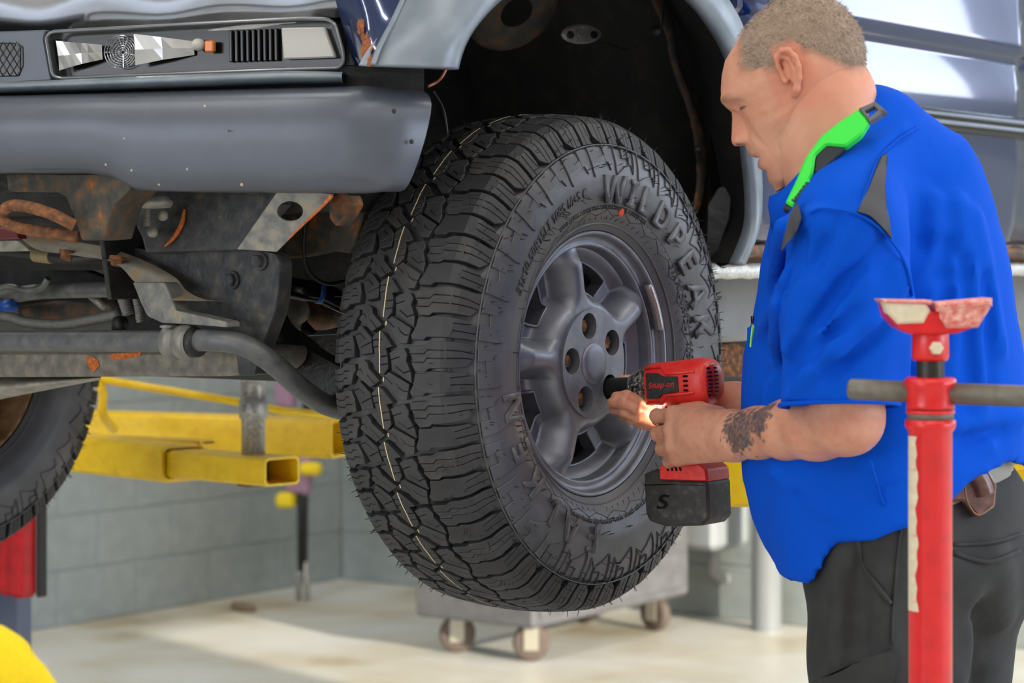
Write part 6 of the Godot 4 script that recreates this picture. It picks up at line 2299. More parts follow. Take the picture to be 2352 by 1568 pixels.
func collar(sm: Node3D) -> void:
	var ring := smooth_path(PackedVector3Array([at(1772, 452, 3.32), at(1800, 438, 3.272), at(1850, 385, 3.25), at(1905, 318, 3.25), at(1960, 255, 3.265), at(2000, 222, 3.31), at(2002, 228, 3.37), at(1950, 270, 3.42), at(1880, 345, 3.43), at(1810, 425, 3.40), at(1776, 455, 3.36)]), 6)
	var c := Vector3.ZERO
	for p in ring: c += p
	c /= ring.size()
	var rows := []
	var n := (at(1772, 452, 3.3) - at(2000, 222, 3.3)).normalized()
	var down := Vector3(0.35, -0.94, 0).normalized()
	for i in ring.size():
		var p := ring[i]
		var out := (p - c)
		out = (out - down * out.dot(down)).normalized()
		var drop := 0.040 + 0.012 * float(i < 12)
		rows.append(PackedVector3Array([p + down * 0.03 - out * 0.006, p - out * 0.002, p + out * 0.003 - down * 0.002, p + out * 0.010 + down * 0.012, p + out * 0.017 + down * drop, p + out * 0.012 + down * (drop + 0.001), p + out * 0.006 + down * 0.018]))
	var st := st_new(0)
	skin(st, rows)
	cap(st, rows[0]); cap(st, rows[-1], true)
	put(st_end(st), "collar", M.shirt, sm, Transform3D.IDENTITY)
	# front edge of the open placket below the collar
	var pl := st_new(0)
	var rowsb := []
	for p in [[1772, 462, 3.36], [1770, 520, 3.37], [1764, 600, 3.40], [1756, 680, 3.42], [1748, 745, 3.44]]:
		var a := at(p[0], p[1], p[2])
		rowsb.append(PackedVector3Array([a + Vector3(0.03, 0, -0.03), a + Vector3(0, 0, -0.012), a + Vector3(0.002, 0, 0.004), a + Vector3(0.03, 0, 0.022)]))
	skin(pl, rowsb)
	put(st_end(pl), "placket", M.shirt, sm, Transform3D.IDENTITY)

func holster(t: Array) -> void:
	var leather := patchy([[0.0, srgb(66, 34, 30)], [0.5, srgb(94, 54, 46)], [1.0, srgb(126, 82, 70)]], 0.3, 5.0, 0.02, 97, 0.0, 0.15)
	leather.clearcoat_enabled = true
	leather.clearcoat = 0.5
	var p := hit(2235, 1110, t)
	var h := thing("leather_holster", "glossy brown leather pouch clipped on the grey belt", "holster", Transform3D(basis_z(Vector3(0.25, 0, 0.97)), p))
	var inv := h.transform.affine_inverse()
	var body := st_new(-1)
	var f := Transform3D(Basis.IDENTITY, Vector3(0, 0, 0.032))
	var o := inv * Vector3(0, EYE, 0)
	var mk := func(list: Array) -> PackedVector2Array:
		var out := PackedVector2Array()
		for i in range(0, list.size(), 2):
			var q: Vector3 = inv * at(list[i], list[i + 1], 1.0)
			var d: Vector3 = q - o
			var w: Vector3 = o + d * ((0.032 - o.z) / d.z)
			out.append(Vector2(w.x, w.y))
		return out
	plate(body, round_poly(mk.call([2150, 1050, 2250, 1036, 2262, 1060, 2292, 1110, 2288, 1165, 2248, 1192, 2215, 1150, 2150, 1160]), 0.006), 0.035, f, 0.004)
	put(st_end(body), "pouch", leather, h)
	var ridge := st_new(0)
	var r3 := PackedVector3Array()
	for q in [[2228, 1040], [2236, 1075], [2254, 1110], [2262, 1135]]:
		var uv: PackedVector2Array = mk.call(q)
		r3.append(Vector3(uv[0].x, uv[0].y, 0.034))
	tube(ridge, smooth_path(r3, 4), 0.013, 12)
	put(st_end(ridge), "moulded_ridge", leather, h)
	var stitch := st_new(0)
	var s3 := PackedVector3Array()
	for q in [[2212, 1060], [2216, 1110], [2222, 1150], [2246, 1182], [2280, 1162]]:
		var uv: PackedVector2Array = mk.call(q)
		s3.append(Vector3(uv[0].x, uv[0].y, 0.0325))
	tube(stitch, smooth_path(s3, 4), 0.0008, 5)
	put(st_end(stitch), "stitching", mat(srgb(170, 140, 110), 0.7), h)

func neck_light() -> void:
	M.lime = mat(srgb(46, 226, 62), 0.42)
	var grey := mat(srgb(98, 98, 104), 0.5)
	var dark := mat(srgb(26, 32, 44), 0.6)
	var base := at(1895, 350, 3.20)
	var n := Vector3(-0.28, 0.35, 0.89).normalized()
	var h := thing("neck_light", "bright green and grey neck lamp lying along the blue collar", "lamp", Transform3D(basis_z(n), base))
	var inv := h.transform.affine_inverse()
	var o := inv * Vector3(0, EYE, 0)
	var mk := func(list: Array, z := 0.0) -> PackedVector2Array:
		var out := PackedVector2Array()
		for i in range(0, list.size(), 2):
			var q: Vector3 = inv * at(list[i], list[i + 1], 1.0)
			var d: Vector3 = q - o
			var w: Vector3 = o + d * ((z - o.z) / d.z)
			out.append(Vector2(w.x, w.y))
		return out
	var part := func(m: Material, called: String, list: Array, z: float, th: float, r: float, c: float) -> void:
		var st := st_new(-1)
		plate(st, round_poly(sort_ccw(mk.call(list, z)), r), th, Transform3D(Basis.IDENTITY, Vector3(0, 0, z)), c)
		put(st_end(st), called, m, h)
	part.call(M.lime, "body", [1972, 248, 1996, 277, 1977, 308, 1941, 336, 1898, 332, 1872, 357, 1867, 396, 1858, 416, 1828, 412, 1850, 360, 1886, 310, 1930, 276], 0.0, 0.018, 0.004, 0.003)
	part.call(dark, "grip", [1941, 337, 1898, 333, 1873, 358, 1869, 396, 1884, 398, 1930, 352], -0.004, 0.012, 0.004, 0.002)
	part.call(M.lime, "lamp_arm", [1829, 410, 1803, 464, 1822, 476, 1862, 418, 1858, 406, 1842, 402], 0.004, 0.016, 0.003, 0.003)
	part.call(mat(srgb(20, 120, 40), 0.3), "lens_window", [1845, 424, 1820, 462, 1826, 464, 1850, 430], 0.0048, 0.004, 0.001, 0.0005)
	part.call(dark, "end_cap", [1803, 466, 1797, 480, 1815, 486, 1824, 477], 0.0, 0.014, 0.002, 0.002)
	# grey loop at the nape: four sides round an opening
	for q in [[1972, 248, 2010, 232, 2012, 241, 1984, 256], [2010, 232, 2038, 256, 2026, 260, 2006, 242], [2036, 253, 1996, 280, 1994, 270, 2018, 252], [1972, 248, 1998, 279, 1998, 268, 1986, 254]]:
		part.call(grey, "loop", q, 0.001, 0.014, 0.001, 0.0015)
	# lettering down the arm
	var tm := TextMesh.new()
	var font := SystemFont.new()
	font.font_names = PackedStringArray(["Droid Sans"])
	font.font_weight = 700
	tm.font = font
	tm.text = "Snap-on"
	tm.font_size = 48
	tm.pixel_size = 0.009 / 48.0
	tm.depth = 0.0006
	var a: PackedVector2Array = mk.call([1838, 440], 0.006)
	put(tm, "lettering", dark, h, Transform3D(Basis(Vector3(0, 0, 1), deg_to_rad(58)), Vector3(a[0].x, a[0].y, 0.0054)))

func pens() -> void:
	var p := thing("marker_pen", "lime green marker clipped in the shirt pocket", "pen", Transform3D(Basis(Vector3(0, 0, 1), -0.1), at(1738, 775, 3.455)))
	var st := st_new(0)
	lathe(st, v2([0.0001, 0.019, 0.006, 0.019, 0.0072, 0.016, 0.0072, -0.04, 0.0001, -0.04]), 16)
	put(st_end(st), "barrel", mat(srgb(150, 240, 60), 0.4), p)
	var cl := st_new(-1)
	cbox(cl, Vector3(0.003, 0.03, 0.003), 0.0008, Transform3D(Basis.IDENTITY, Vector3(-0.008, 0.0, 0.003)))
	put(st_end(cl), "clip", mat(srgb(150, 240, 60), 0.4), p)
	var q := thing("ball_pen", "slim black and silver pen standing in the shirt pocket", "pen", Transform3D(Basis(Vector3(0, 0, 1), 0.06), at(1731, 752, 3.46)))
	var s2 := st_new(0)
	lathe(s2, v2([0.0001, -0.04, 0.0032, -0.04, 0.0032, 0.008, 0.0001, 0.008]), 12)
	put(st_end(s2), "barrel", mat(srgb(190, 192, 196), 0.3, 0.7), q)
	var s3 := st_new(0)
	lathe(s3, v2([0.0001, 0.017, 0.0028, 0.017, 0.0036, 0.015, 0.0036, 0.006, 0.0001, 0.006]), 12)
	put(st_end(s3), "cap", M.gloss_black, q)

# ---------------------------------------------------------------- tools and furniture
func text_mesh(text: String, size: float, depth := 0.0006, weight := 700) -> TextMesh:
	var font := SystemFont.new()
	font.font_names = PackedStringArray(["Droid Sans"])
	font.font_weight = weight
	var tm := TextMesh.new()
	tm.font = font
	tm.text = text
	tm.font_size = 64
	tm.pixel_size = size / 64.0
	tm.depth = depth
	tm.curve_step = 1.5
	return tm

# rounded-rectangle section at x, half height hy about cy, half depth hz
func rr_ring(x: float, cy: float, hy: float, hz: float, e := 3.2, n := 40) -> PackedVector3Array:
	var out := PackedVector3Array()
	for i in n:
		var a := TAU * i / n
		var c := cos(a); var s := sin(a)
		out.append(Vector3(x, cy + signf(s) * pow(absf(s), 2.0 / e) * hy, signf(c) * pow(absf(c), 2.0 / e) * hz))
	return out

func build_wrench() -> void:
	M.tool_red = patchy([[0.0, srgb(212, 38, 34)], [0.5, srgb(230, 50, 44)], [1.0, srgb(238, 72, 62)]], 0.38, 6.0, 0.02, 101, 0.0, 0.06)
	M.tool_dark_red = mat(srgb(172, 20, 26), 0.3)
	M.tool_black = patchy([[0.0, srgb(28, 28, 29)], [0.6, srgb(44, 43, 42)], [1.0, srgb(72, 68, 62)]], 0.6, 9.0, 0.02, 103, 0.0, 0.2)
	M.battery = patchy([[0.0, srgb(30, 29, 29)], [0.5, srgb(46, 43, 41)], [0.8, srgb(74, 68, 62)], [1.0, srgb(104, 96, 88)]], 0.55, 7.0, 0.012, 107, 0.0, 0.15)
	var worn := patchy([[0.0, srgb(18, 18, 19)], [0.54, srgb(26, 26, 27)], [0.57, srgb(150, 148, 142)], [1.0, srgb(186, 184, 176)]], 0.4, 14.0, 0.02, 105, 0.2, 0.2)
	var g := thing("impact_wrench", "red and black cordless impact wrench pressed onto a lug nut", "power tool", bay * Transform3D(Basis(Vector3.BACK, deg_to_rad(3.2)), Vector3(0, -0.0396, -0.0455)))
	var turn := Transform3D(Basis(Vector3(0, 0, 1), Vector3(1, 0, 0), Vector3(0, 1, 0)), Vector3.ZERO)
	var sk := st_new(0)
	lathe(sk, v2([0.0001, -0.03, 0.0145, -0.03, 0.0152, -0.028, 0.0152, 0.030, 0.0142, 0.036, 0.0135, 0.044, 0.0001, 0.044]), 32, turn)
	put(st_end(sk), "socket", mat(srgb(36, 36, 38), 0.45, 0.4), g)
	var ring := st_new(0)
	lathe(ring, v2([0.013, 0.040, 0.0185, 0.041, 0.019, 0.044, 0.019, 0.046, 0.017, 0.048]), 32, turn)
	put(st_end(ring), "anvil_ring", M.chrome_soft, g)
	var nose := st_new(0)
	lathe(nose, v2([0.0175, 0.045, 0.0225, 0.048, 0.0265, 0.055, 0.0285, 0.063, 0.0292, 0.070, 0.0285, 0.072, 0.0285, 0.074, 0.031, 0.076, 0.0315, 0.086]), 40, turn)
	put(st_end(nose), "gear_housing", worn, g)
	var back := Transform3D(Basis.IDENTITY, Vector3(-0.0125, 0, 0))
	# motor housing
	var body := st_new(0)
	var rows := []
	for k in [[0.094, 0.002, 0.0325, 0.030], [0.096, 0.002, 0.0340, 0.0315], [0.115, 0.0025, 0.0345, 0.0315], [0.14, 0.003, 0.0355, 0.032], [0.165, 0.004, 0.0365, 0.0325], [0.185, 0.0045, 0.037, 0.0325], [0.196, 0.0045, 0.0355, 0.031], [0.203, 0.0045, 0.0315, 0.0275], [0.207, 0.0045, 0.025, 0.0215]]: rows.append(rr_ring(k[0], k[1], k[2], k[3], 2.7))
	skin(body, rows, true, true)
	cap(body, rows[0]); cap(body, rows[-1], true)
	var hb := put(st_end(body), "motor_housing", M.tool_red, g, back)
	hb.set_meta("label", "red motor housing with black vents")
	# raised ribs on the housing
	for q in [[0.094, 0.029, 0.125, 0.030, 0.137, 0.019, 0.188, 0.021], [0.094, -0.026, 0.122, -0.027, 0.135, -0.014, 0.186, -0.011]]:
		var rb := st_new(0)
		var pts := PackedVector3Array()
		for i in range(0, q.size(), 2): pts.append(Vector3(q[i], q[i + 1], side_z(q[i + 1])))
		tube(rb, pts, 0.0025, 8)
		put(st_end(rb), "rib", M.tool_red, hb)
	var lab := st_new(-1)
	plate(lab, round_poly(v2([0.1, -0.019, 0.122, -0.019, 0.129, -0.0115, 0.159, -0.0095, 0.159, 0.0145, 0.13, 0.0155, 0.123, 0.0205, 0.1, 0.0215]), 0.003), 0.004, Transform3D(Basis.IDENTITY, Vector3(0, 0, 0.0335)), 0.0008)
	put(st_end(lab), "name_plate", M.tool_black, g, back)
	var tm := text_mesh("Snap-on", 0.0122)
	put(tm, "lettering", mat(srgb(206, 40, 38), 0.5), g, back * Transform3D(Basis(Vector3(1, 0.03, 0), Vector3(0.22, 1, 0), Vector3(0, 0, 1)), Vector3(0.129, 0.0022, 0.0337)))
	for k in 4:
		var sl := st_new(-1)
		cbox(sl, Vector3(0.009, 0.0034, 0.003), 0.0008, Transform3D(Basis.IDENTITY, Vector3(0.172, 0.0145 - 0.0072 * k, 0.0322)))
		put(st_end(sl), "vent", M.gloss_black, g, back)
	# rear cap with its grille
	var rc := st_new(0)
	var cr := []
	for k in [[0.190, 0.0045, 0.0345, 0.030], [0.2, 0.0045, 0.033, 0.0285], [0.2065, 0.0045, 0.0285, 0.0245], [0.2095, 0.0045, 0.021, 0.018], [0.2105, 0.0045, 0.008, 0.007]]: cr.append(rr_ring(k[0], k[1], k[2], k[3], 2.5))
	skin(rc, cr, true, true)
	cap(rc, cr[-1])
	put(st_end(rc), "rear_cap", M.tool_dark_red, g, back)
	for col in 2:
		for k in 8:
			var y := 0.0255 - 0.006 * k
			var z := 0.0205 - 0.0155 * col
			var e := pow(pow(absf(y - 0.0045) / 0.0345, 2.5) + pow(absf(z) / 0.03, 2.5), 0.4)
			var x := lut(e, [0.0, 0.2107, 0.25, 0.2105, 0.63, 0.2095, 0.85, 0.2065, 0.96, 0.2, 1.0, 0.19])
			var sl := st_new(-1)
			var ph := 0.62 if col == 0 else 0.12
			cbox(sl, Vector3(0.004, 0.003, 0.0105 if k > 0 and k < 7 else 0.007), 0.0006, Transform3D(Basis(Vector3.UP, -ph), Vector3(x, y, z) - Vector3(cos(ph), 0, sin(ph)) * 0.0013))
			put(st_end(sl), "grille_slot", M.gloss_black, g, back)
	# handle
	var hd := st_new(0)
	var hr := []
	for k in [[-0.02, 0.131, 0.026, 0.021], [-0.04, 0.1315, 0.0225, 0.0185], [-0.07, 0.133, 0.0215, 0.0175], [-0.1, 0.135, 0.022, 0.018], [-0.118, 0.137, 0.025, 0.021], [-0.126, 0.138, 0.03, 0.025]]:
		var row := PackedVector3Array()
		for i in 28: row.append(Vector3(k[1] + cos(TAU * i / 28.0) * k[2], k[0], sin(TAU * i / 28.0) * k[3]))
		hr.append(row)
	skin(hd, hr, true)
	put(st_end(hd), "handle", M.tool_black, g)
	var tg := st_new(-1)
	cbox(tg, Vector3(0.014, 0.03, 0.014), 0.004, Transform3D(Basis.IDENTITY, Vector3(0.105, -0.047, 0)))
	put(st_end(tg), "trigger", M.tool_black, g)
	# work lamp under the nose
	var lm := mat(Color(1, 0.95, 0.85), 0.4)
	lm.emission_enabled = true
	lm.emission = Color(1.0, 0.93, 0.8)
	lm.emission_energy_multiplier = 4.0
	var led := st_new(0)
	lathe(led, v2([0.0001, -0.005, 0.003, -0.004, 0.004, 0.0, 0.003, 0.004, 0.0001, 0.005]), 14, Transform3D(Basis.IDENTITY, Vector3(0.094, -0.036, 0.006)))
	put(st_end(led), "work_lamp", lm, g)
	var ol := OmniLight3D.new()
	ol.name = "work_lamp_light"
	ol.light_color = Color(1.0, 0.93, 0.8)
	ol.light_energy = 0.003
	ol.light_size = 0.004
	ol.omni_range = 12.0
	ol.omni_attenuation = 2.0
	ol.shadow_enabled = true
	g.add_child(ol)
	ol.position = Vector3(0.088, -0.044, 0.004)
	# battery
	var bt := st_new(-1)
	var f := Transform3D(Basis.IDENTITY, Vector3(0, 0, 0.035))
	plate(bt, round_poly(v2([0.076, -0.135, 0.1, -0.127, 0.107, -0.128, 0.108, -0.143, 0.188, -0.145, 0.192, -0.150, 0.191, -0.203, 0.178, -0.214, 0.112, -0.216, 0.082, -0.208, 0.076, -0.196]), 0.004), 0.07, f, 0.004)
	var bat := put(st_end(bt), "battery", M.battery, g)
	bat.set_meta("label", "worn black battery pack with a red top")
	var rt := st_new(-1)
	plate(rt, round_poly(v2([0.105, -0.123, 0.120, -0.117, 0.150, -0.112, 0.176, -0.118, 0.190, -0.128, 0.1915, -0.147, 0.105, -0.145]), 0.003), 0.071, Transform3D(Basis.IDENTITY, Vector3(0, 0, 0.0355)), 0.005)
	put(st_end(rt), "battery_top", M.tool_red, bat)
	for k in 4:
		var sl := st_new(-1)
		cbox(sl, Vector3(0.0035, 0.007, 0.002), 0.0006, Transform3D(Basis(Vector3.BACK, 0.3), Vector3(0.122 + 0.0075 * k, -0.127, 0.0356)))
		put(st_end(sl), "vent", M.gloss_black, bat)
	var gv := st_new(0)
	tube(gv, PackedVector3Array([Vector3(0.0765, -0.152, 0.0352), Vector3(0.13, -0.151, 0.0354), Vector3(0.186, -0.153, 0.0352)]), 0.0008, 6)
	put(st_end(gv), "joint_line", M.gloss_black, bat)
	var em := text_mesh("S", 0.03, 0.001)
	put(em, "emblem", M.gloss_black, bat, Transform3D(Basis(Vector3(1.5, 0, 0), Vector3(0.3, 1, 0), Vector3(0, 0, 1)), Vector3(0.111, -0.178, 0.0353)))

func side_z(y: float) -> float: return 0.0325 * pow(maxf(0.0, 1.0 - pow(absf(y - 0.003) / 0.036, 2.7)), 1.0 / 2.7)

func build_stand() -> void:
	M.stand_red = patchy([[0.0, srgb(196, 4, 14)], [0.5, srgb(218, 6, 18)], [1.0, srgb(228, 14, 24)]], 0.3, 3.0, 0.02, 111)
	M.stand_red.clearcoat_enabled = true
	M.stand_red.clearcoat = 0.4
	var worn := patchy([[0.0, srgb(176, 60, 56)], [0.4, srgb(214, 120, 110)], [0.7, srgb(226, 170, 156)], [1.0, srgb(232, 214, 190)]], 0.5, 9.0, 0.02, 113, 0.0, 0.2)
	var bare := patchy([[0.0, srgb(206, 190, 160)], [1.0, srgb(230, 220, 196)]], 0.5, 6.0, 0.02, 115)
	var grey := patchy([[0.0, srgb(98, 94, 86)], [1.0, srgb(126, 122, 112)]], 0.5, 5.0, 0.02, 117, 0.3)
	var d := 2.90
	var b := at(2137, 900, d)
	var sc := d / FOCAL
	var s := thing("support_stand", "tall red support stand with a worn cradle and cross bar", "stand", Transform3D(Basis(Vector3.UP, deg_to_rad(-20.0)), Vector3(b.x, 0, b.z)))
	var Y := func(py: float) -> float: return EYE - (py - HORIZON) * sc
	var tb := st_new(0)
	lathe(tb, v2([0.0001, Y.call(940), 0.028, Y.call(940), 0.0298, Y.call(942), 0.030, Y.call(948), 0.0272, Y.call(951), 0.0265, Y.call(958), 0.0272, Y.call(962), 0.0308, Y.call(964), 0.0312, Y.call(978), 0.0288, Y.call(986), 0.0268, Y.call(992), 0.0268, 0.25, 0.0268, 0.02]), 40)
	var col := put(st_end(tb), "column", M.stand_red, s)
	var gr := st_new(0)
	lathe(gr, v2([0.0255, Y.call(940), 0.0285, Y.call(942), 0.0285, Y.call(962), 0.0255, Y.call(964)]), 40)
	put(st_end(gr), "thrust_ring", grey, s)
	# strip of bare metal down the column
	var sr := st_new(0)
	var rw := []
	for i in 30:
		var y: float = lerpf(Y.call(1000), Y.call(1400), i / 29.0)
		var a0 := deg_to_rad(172.0) + 0.06 * sin(i * 1.7) + 0.05 * sin(i * 0.6)
		var row := PackedVector3Array()
		for k in 5:
			var a := a0 - 0.95 * k / 4.0
			row.append(Vector3(cos(a) * 0.0271, y, sin(a) * 0.0271))
		rw.append(row)
	skin(sr, rw)
	put(st_end(sr), "scraped_strip", bare, col)
	# nut with the cross bar
	var nt := st_new(0)
	lathe(nt, v2([0.0001, Y.call(866), 0.028, Y.call(866), 0.0315, Y.call(870), 0.0318, Y.call(884), 0.0292, Y.call(892), 0.0292, Y.call(930), 0.030, Y.call(938), 0.0001, Y.call(940)]), 40)
	put(st_end(nt), "screw_nut", M.stand_red, s)
	var inv := s.transform.affine_inverse()
	var left: Vector3 = inv * at(1950, 893, d + 0.04)
	var right: Vector3 = inv * at(2420, 912, d - 0.06)
	var midp := Vector3(0, Y.call(902), 0)
	for e in [[left, 0], [right, 1]]:
		var bs := st_new(0)
		var q: Vector3 = e[0]
		tube(bs, PackedVector3Array([midp.lerp(q, 0.1), midp.lerp(q, 0.97), q]), [0.0132, 0.0132, 0.011], 20)
		put(st_end(bs), "cross_bar", grey, s)
	var sw := st_new(0)
	var prof := PackedVector2Array()
	for i in 13: prof.append(Vector2(0.0165 if i % 2 == 0 else 0.0178, lerpf(Y.call(822), Y.call(870), i / 12.0)))
	lathe(sw, prof, 28)
	put(st_end(sw), "screw", mat(srgb(58, 54, 50), 0.4, 0.6), s)
	# cradle: socket, neck and two raised wings
	var nk := st_new(0)
	lathe(nk, v2([0.0001, Y.call(756), 0.021, Y.call(758), 0.0225, Y.call(768), 0.0228, Y.call(820), 0.0205, Y.call(828), 0.0001, Y.call(828)]), 32)
	put(st_end(nk), "cradle_socket", M.stand_red, s)
	var pin := st_new(-1)
	hex_bolt(pin, Vector3(0.010, Y.call(797), 0.0205), Vector3(0.4, 0, 1), 0.0085, 0.008, 0.0)
	put(st_end(pin), "set_screw", bare, s)
	var wings := Transform3D(Basis(Vector3.UP, deg_to_rad(20.0)), Vector3(0, 0, 0.0))
	var plates := [["cradle", M.stand_red, [-0.061, 694, -0.030, 700, 0.0, 716, 0.03, 700, 0.064, 694, 0.058, 730, 0.046, 752, 0.026, 764, -0.028, 766, -0.044, 752, -0.056, 728], 0.030, 0.06], ["worn_pad", bare, [-0.064, 687, -0.012, 690, -0.006, 712, -0.014, 740, -0.046, 742, -0.058, 718], 0.034, 0.03], ["worn_pad", worn, [0.004, 700, 0.066, 686, 0.067, 706, 0.052, 750, 0.014, 752, 0.006, 730], 0.036, 0.03], ["top_edge", worn, [0.0, 694, 0.069, 683, 0.069, 702, 0.002, 714], 0.038, 0.066], ["top_edge", worn, [-0.066, 686, -0.004, 688, -0.006, 698, -0.062, 695], 0.038, 0.066]]
	for e in plates:
		var pl := PackedVector2Array()
		for i in range(0, e[2].size(), 2): pl.append(Vector2(e[2][i], Y.call(e[2][i + 1])))
		var ps := st_new(-1)
		plate(ps, pl, e[4], wings * Transform3D(Basis.IDENTITY, Vector3(0, 0, e[3])), 0.003)
		put(st_end(ps), e[0], e[1], s)
	# tripod foot
	for k in 3:
		var a := TAU * k / 3.0 + 0.4
		var lg := st_new(0)
		tube(lg, PackedVector3Array([Vector3(0, 0.3, 0), Vector3(cos(a) * 0.16, 0.02, sin(a) * 0.16)]), 0.014, 14)
		tube(lg, PackedVector3Array([Vector3(cos(a) * 0.16, 0.0, sin(a) * 0.16), Vector3(cos(a) * 0.16, 0.03, sin(a) * 0.16)]), [0.03, 0.016], 16)
		put(st_end(lg), "leg", M.stand_red, s)

# hollow steel section between two points of the world
func beam(st: SurfaceTool, a: Vector3, b: Vector3, w: float, h: float, wall := 0.006) -> void:
	var x := (b - a).normalized()
	var up := (Vector3.UP - x * x.y).normalized()
	var z := x.cross(up).normalized()
	var rows := []
	for k in [[0.0, 0.0], [1.0, 0.0], [1.0, wall], [0.8, wall]]:
		var c: Vector3 = a.lerp(b, k[0])
		var row := PackedVector3Array()
		for q in [[-1, -0.82], [-0.82, -1], [0.82, -1], [1, -0.82], [1, 0.82], [0.82, 1], [-0.82, 1], [-1, 0.82]]:
			row.append(c + z * q[0] * (w * 0.5 - k[1]) + up * q[1] * (h * 0.5 - k[1]))
		rows.append(row)
	skin(st, rows, true)
	cap(st, rows[0])
	cap(st, rows[-1], true)

func build_lift() -> void:
	M.lift_yellow = patchy([[0.0, srgb(150, 116, 10)], [0.16, srgb(232, 184, 10)], [0.5, srgb(248, 204, 18)], [1.0, srgb(255, 216, 40)]], 0.38, 2.2, 0.015, 121, 0.0, 0.08)
	M.lift_red = patchy([[0.0, srgb(160, 14, 26)], [1.0, srgb(206, 26, 38)]], 0.3, 2.0, 0.02, 123)
	M.galv = patchy([[0.0, srgb(104, 100, 96)], [0.45, srgb(166, 164, 160)], [1.0, srgb(212, 212, 208)]], 0.35, 6.0, 0.03, 125, 0.4, 0.2)
	# far column
	var cx := bay * Vector3(-2.56, -HUB.y, -1.06)
	var col := thing("lift_column", "red lift column with grey foot behind the far wheel", "lift", Transform3D(bay.basis, cx))
	var bodym := st_new(-1)
	cbox(bodym, Vector3(0.17, 3.6, 0.05), 0.006, Transform3D(Basis.IDENTITY, Vector3(-0.055, 1.8, -0.06)))
	cbox(bodym, Vector3(0.05, 3.6, 0.24), 0.006, Transform3D(Basis.IDENTITY, Vector3(-0.1, 1.8, 0)))
	put(st_end(bodym), "post", mat(srgb(96, 104, 122), 0.5), col)
	for k in 4:
		var r := st_new(-1)
		cbox(r, Vector3(0.045, 1.5, 0.06), 0.01, Transform3D(Basis.IDENTITY, Vector3(-0.05 + k * 0.058, 1.25, 0.02 + 0.012 * (k % 2))))
		put(st_end(r), "carriage_rib", M.lift_red, col)
	var edge := st_new(-1)
	cbox(edge, Vector3(0.012, 1.5, 0.03), 0.003, Transform3D(Basis.IDENTITY, Vector3(0.155, 1.25, 0.0)))
	put(st_end(edge), "guard_strip", M.black_rubber, col)
	put(box_mesh(Vector3(0.5, 0.03, 0.5), 0.005), "foot_plate", M.steel_frame, col, Transform3D(Basis.IDENTITY, Vector3(0, 0.015, 0)))
	# arm under the front of the far rail, with its pad post
	var a := thing("lift_arm", "yellow telescopic lift arm carrying the steel pad post", "lift arm", Transform3D(Basis.IDENTITY, at(420, 1060, 5.15)))
	var o := Transform3D(Basis.IDENTITY, -a.position)
	var s1 := st_new(-1)
	beam(s1, at(120, 1030, 5.55), at(425, 1062, 5.18), 0.125, 0.082, 0.008)
	put(st_end(s1), "outer_tube", M.lift_yellow, a, o)
	var s2 := st_new(-1)
	beam(s2, at(300, 1052, 5.32), at(648, 1082, 4.94), 0.095, 0.06, 0.005)
	put(st_end(s2), "inner_tube", M.lift_yellow, a, o)
	var s3 := st_new(-1)
	beam(s3, at(300, 1008, 5.36), at(478, 1016, 5.22), 0.05, 0.012, 0.004)
	put(st_end(s3), "top_rail", M.lift_yellow, a, o)
	var pd := st_new(0)
	var foot := at(582, 1060, 5.03)
	lathe(pd, v2([0.0001, 0.19, 0.034, 0.19, 0.034, 0.185, 0.027, 0.18, 0.027, 0.135, 0.031, 0.13, 0.031, 0.095, 0.0255, 0.09, 0.0255, -0.055, 0.0001, -0.055]), 28, Transform3D(Basis.IDENTITY, foot))
	put(st_end(pd), "pad_post", M.galv, a, o)
	var rn := st_new(0)
	lathe(rn, v2([0.027, -0.05, 0.036, -0.05, 0.036, -0.036, 0.027, -0.034]), 28, Transform3D(Basis.IDENTITY, foot))
	put(st_end(rn), "post_collar", M.rust, a, o)
	# second arm of the far column, reaching back
	var b := thing("lift_arm", "plain yellow lift arm behind the pad post, with a slanting rod", "lift arm", Transform3D(Basis.IDENTITY, at(500, 1000, 5.9)))
	o = Transform3D(Basis.IDENTITY, -b.position)
	var s4 := st_new(-1)
	beam(s4, at(180, 985, 6.0), at(782, 1005, 5.75), 0.11, 0.095, 0.008)
	put(st_end(s4), "tube", M.lift_yellow, b, o)
	var s5 := st_new(0)
	tube(s5, PackedVector3Array([at(215, 868, 5.6), at(560, 925, 5.6), at(650, 944, 5.62), at(775, 955, 5.7)]), 0.0095, 12)
	put(st_end(s5), "restraint_rod", M.lift_yellow, b, o)
	var s6 := st_new(0)
	tube(s6, smooth_path(PackedVector3Array([at(218, 868, 5.6), at(236, 900, 5.6), at(236, 950, 5.62), at(262, 985, 5.75)]), 5), 0.011, 12)
	put(st_end(s6), "rod_bracket", M.lift_yellow, b, o)
	# near arm, behind the mechanic
	var c := thing("lift_arm", "yellow lift arm passing behind the mechanic's belly", "lift arm", Transform3D(Basis.IDENTITY, at(1900, 1108, 4.35)))
	o = Transform3D(Basis.IDENTITY, -c.position)
	var s7 := st_new(-1)
	beam(s7, at(2850, 1120, 4.2), at(1640, 1108, 4.42), 0.1, 0.082, 0.007)
	put(st_end(s7), "outer_tube", M.lift_yellow, c, o)
	var s8 := st_new(-1)
	beam(s8, at(1800, 1108, 4.40), at(1430, 1100, 4.47), 0.08, 0.06, 0.005)
	put(st_end(s8), "inner_tube", M.lift_yellow, c, o)
	var s9 := st_new(0)
	lathe(s9, v2([0.0001, 0.14, 0.033, 0.14, 0.033, 0.13, 0.026, 0.125, 0.026, -0.04, 0.0001, -0.04]), 24, Transform3D(Basis.IDENTITY, at(1470, 1100, 4.46)))
	put(st_end(s9), "pad_post", M.galv, c, o)

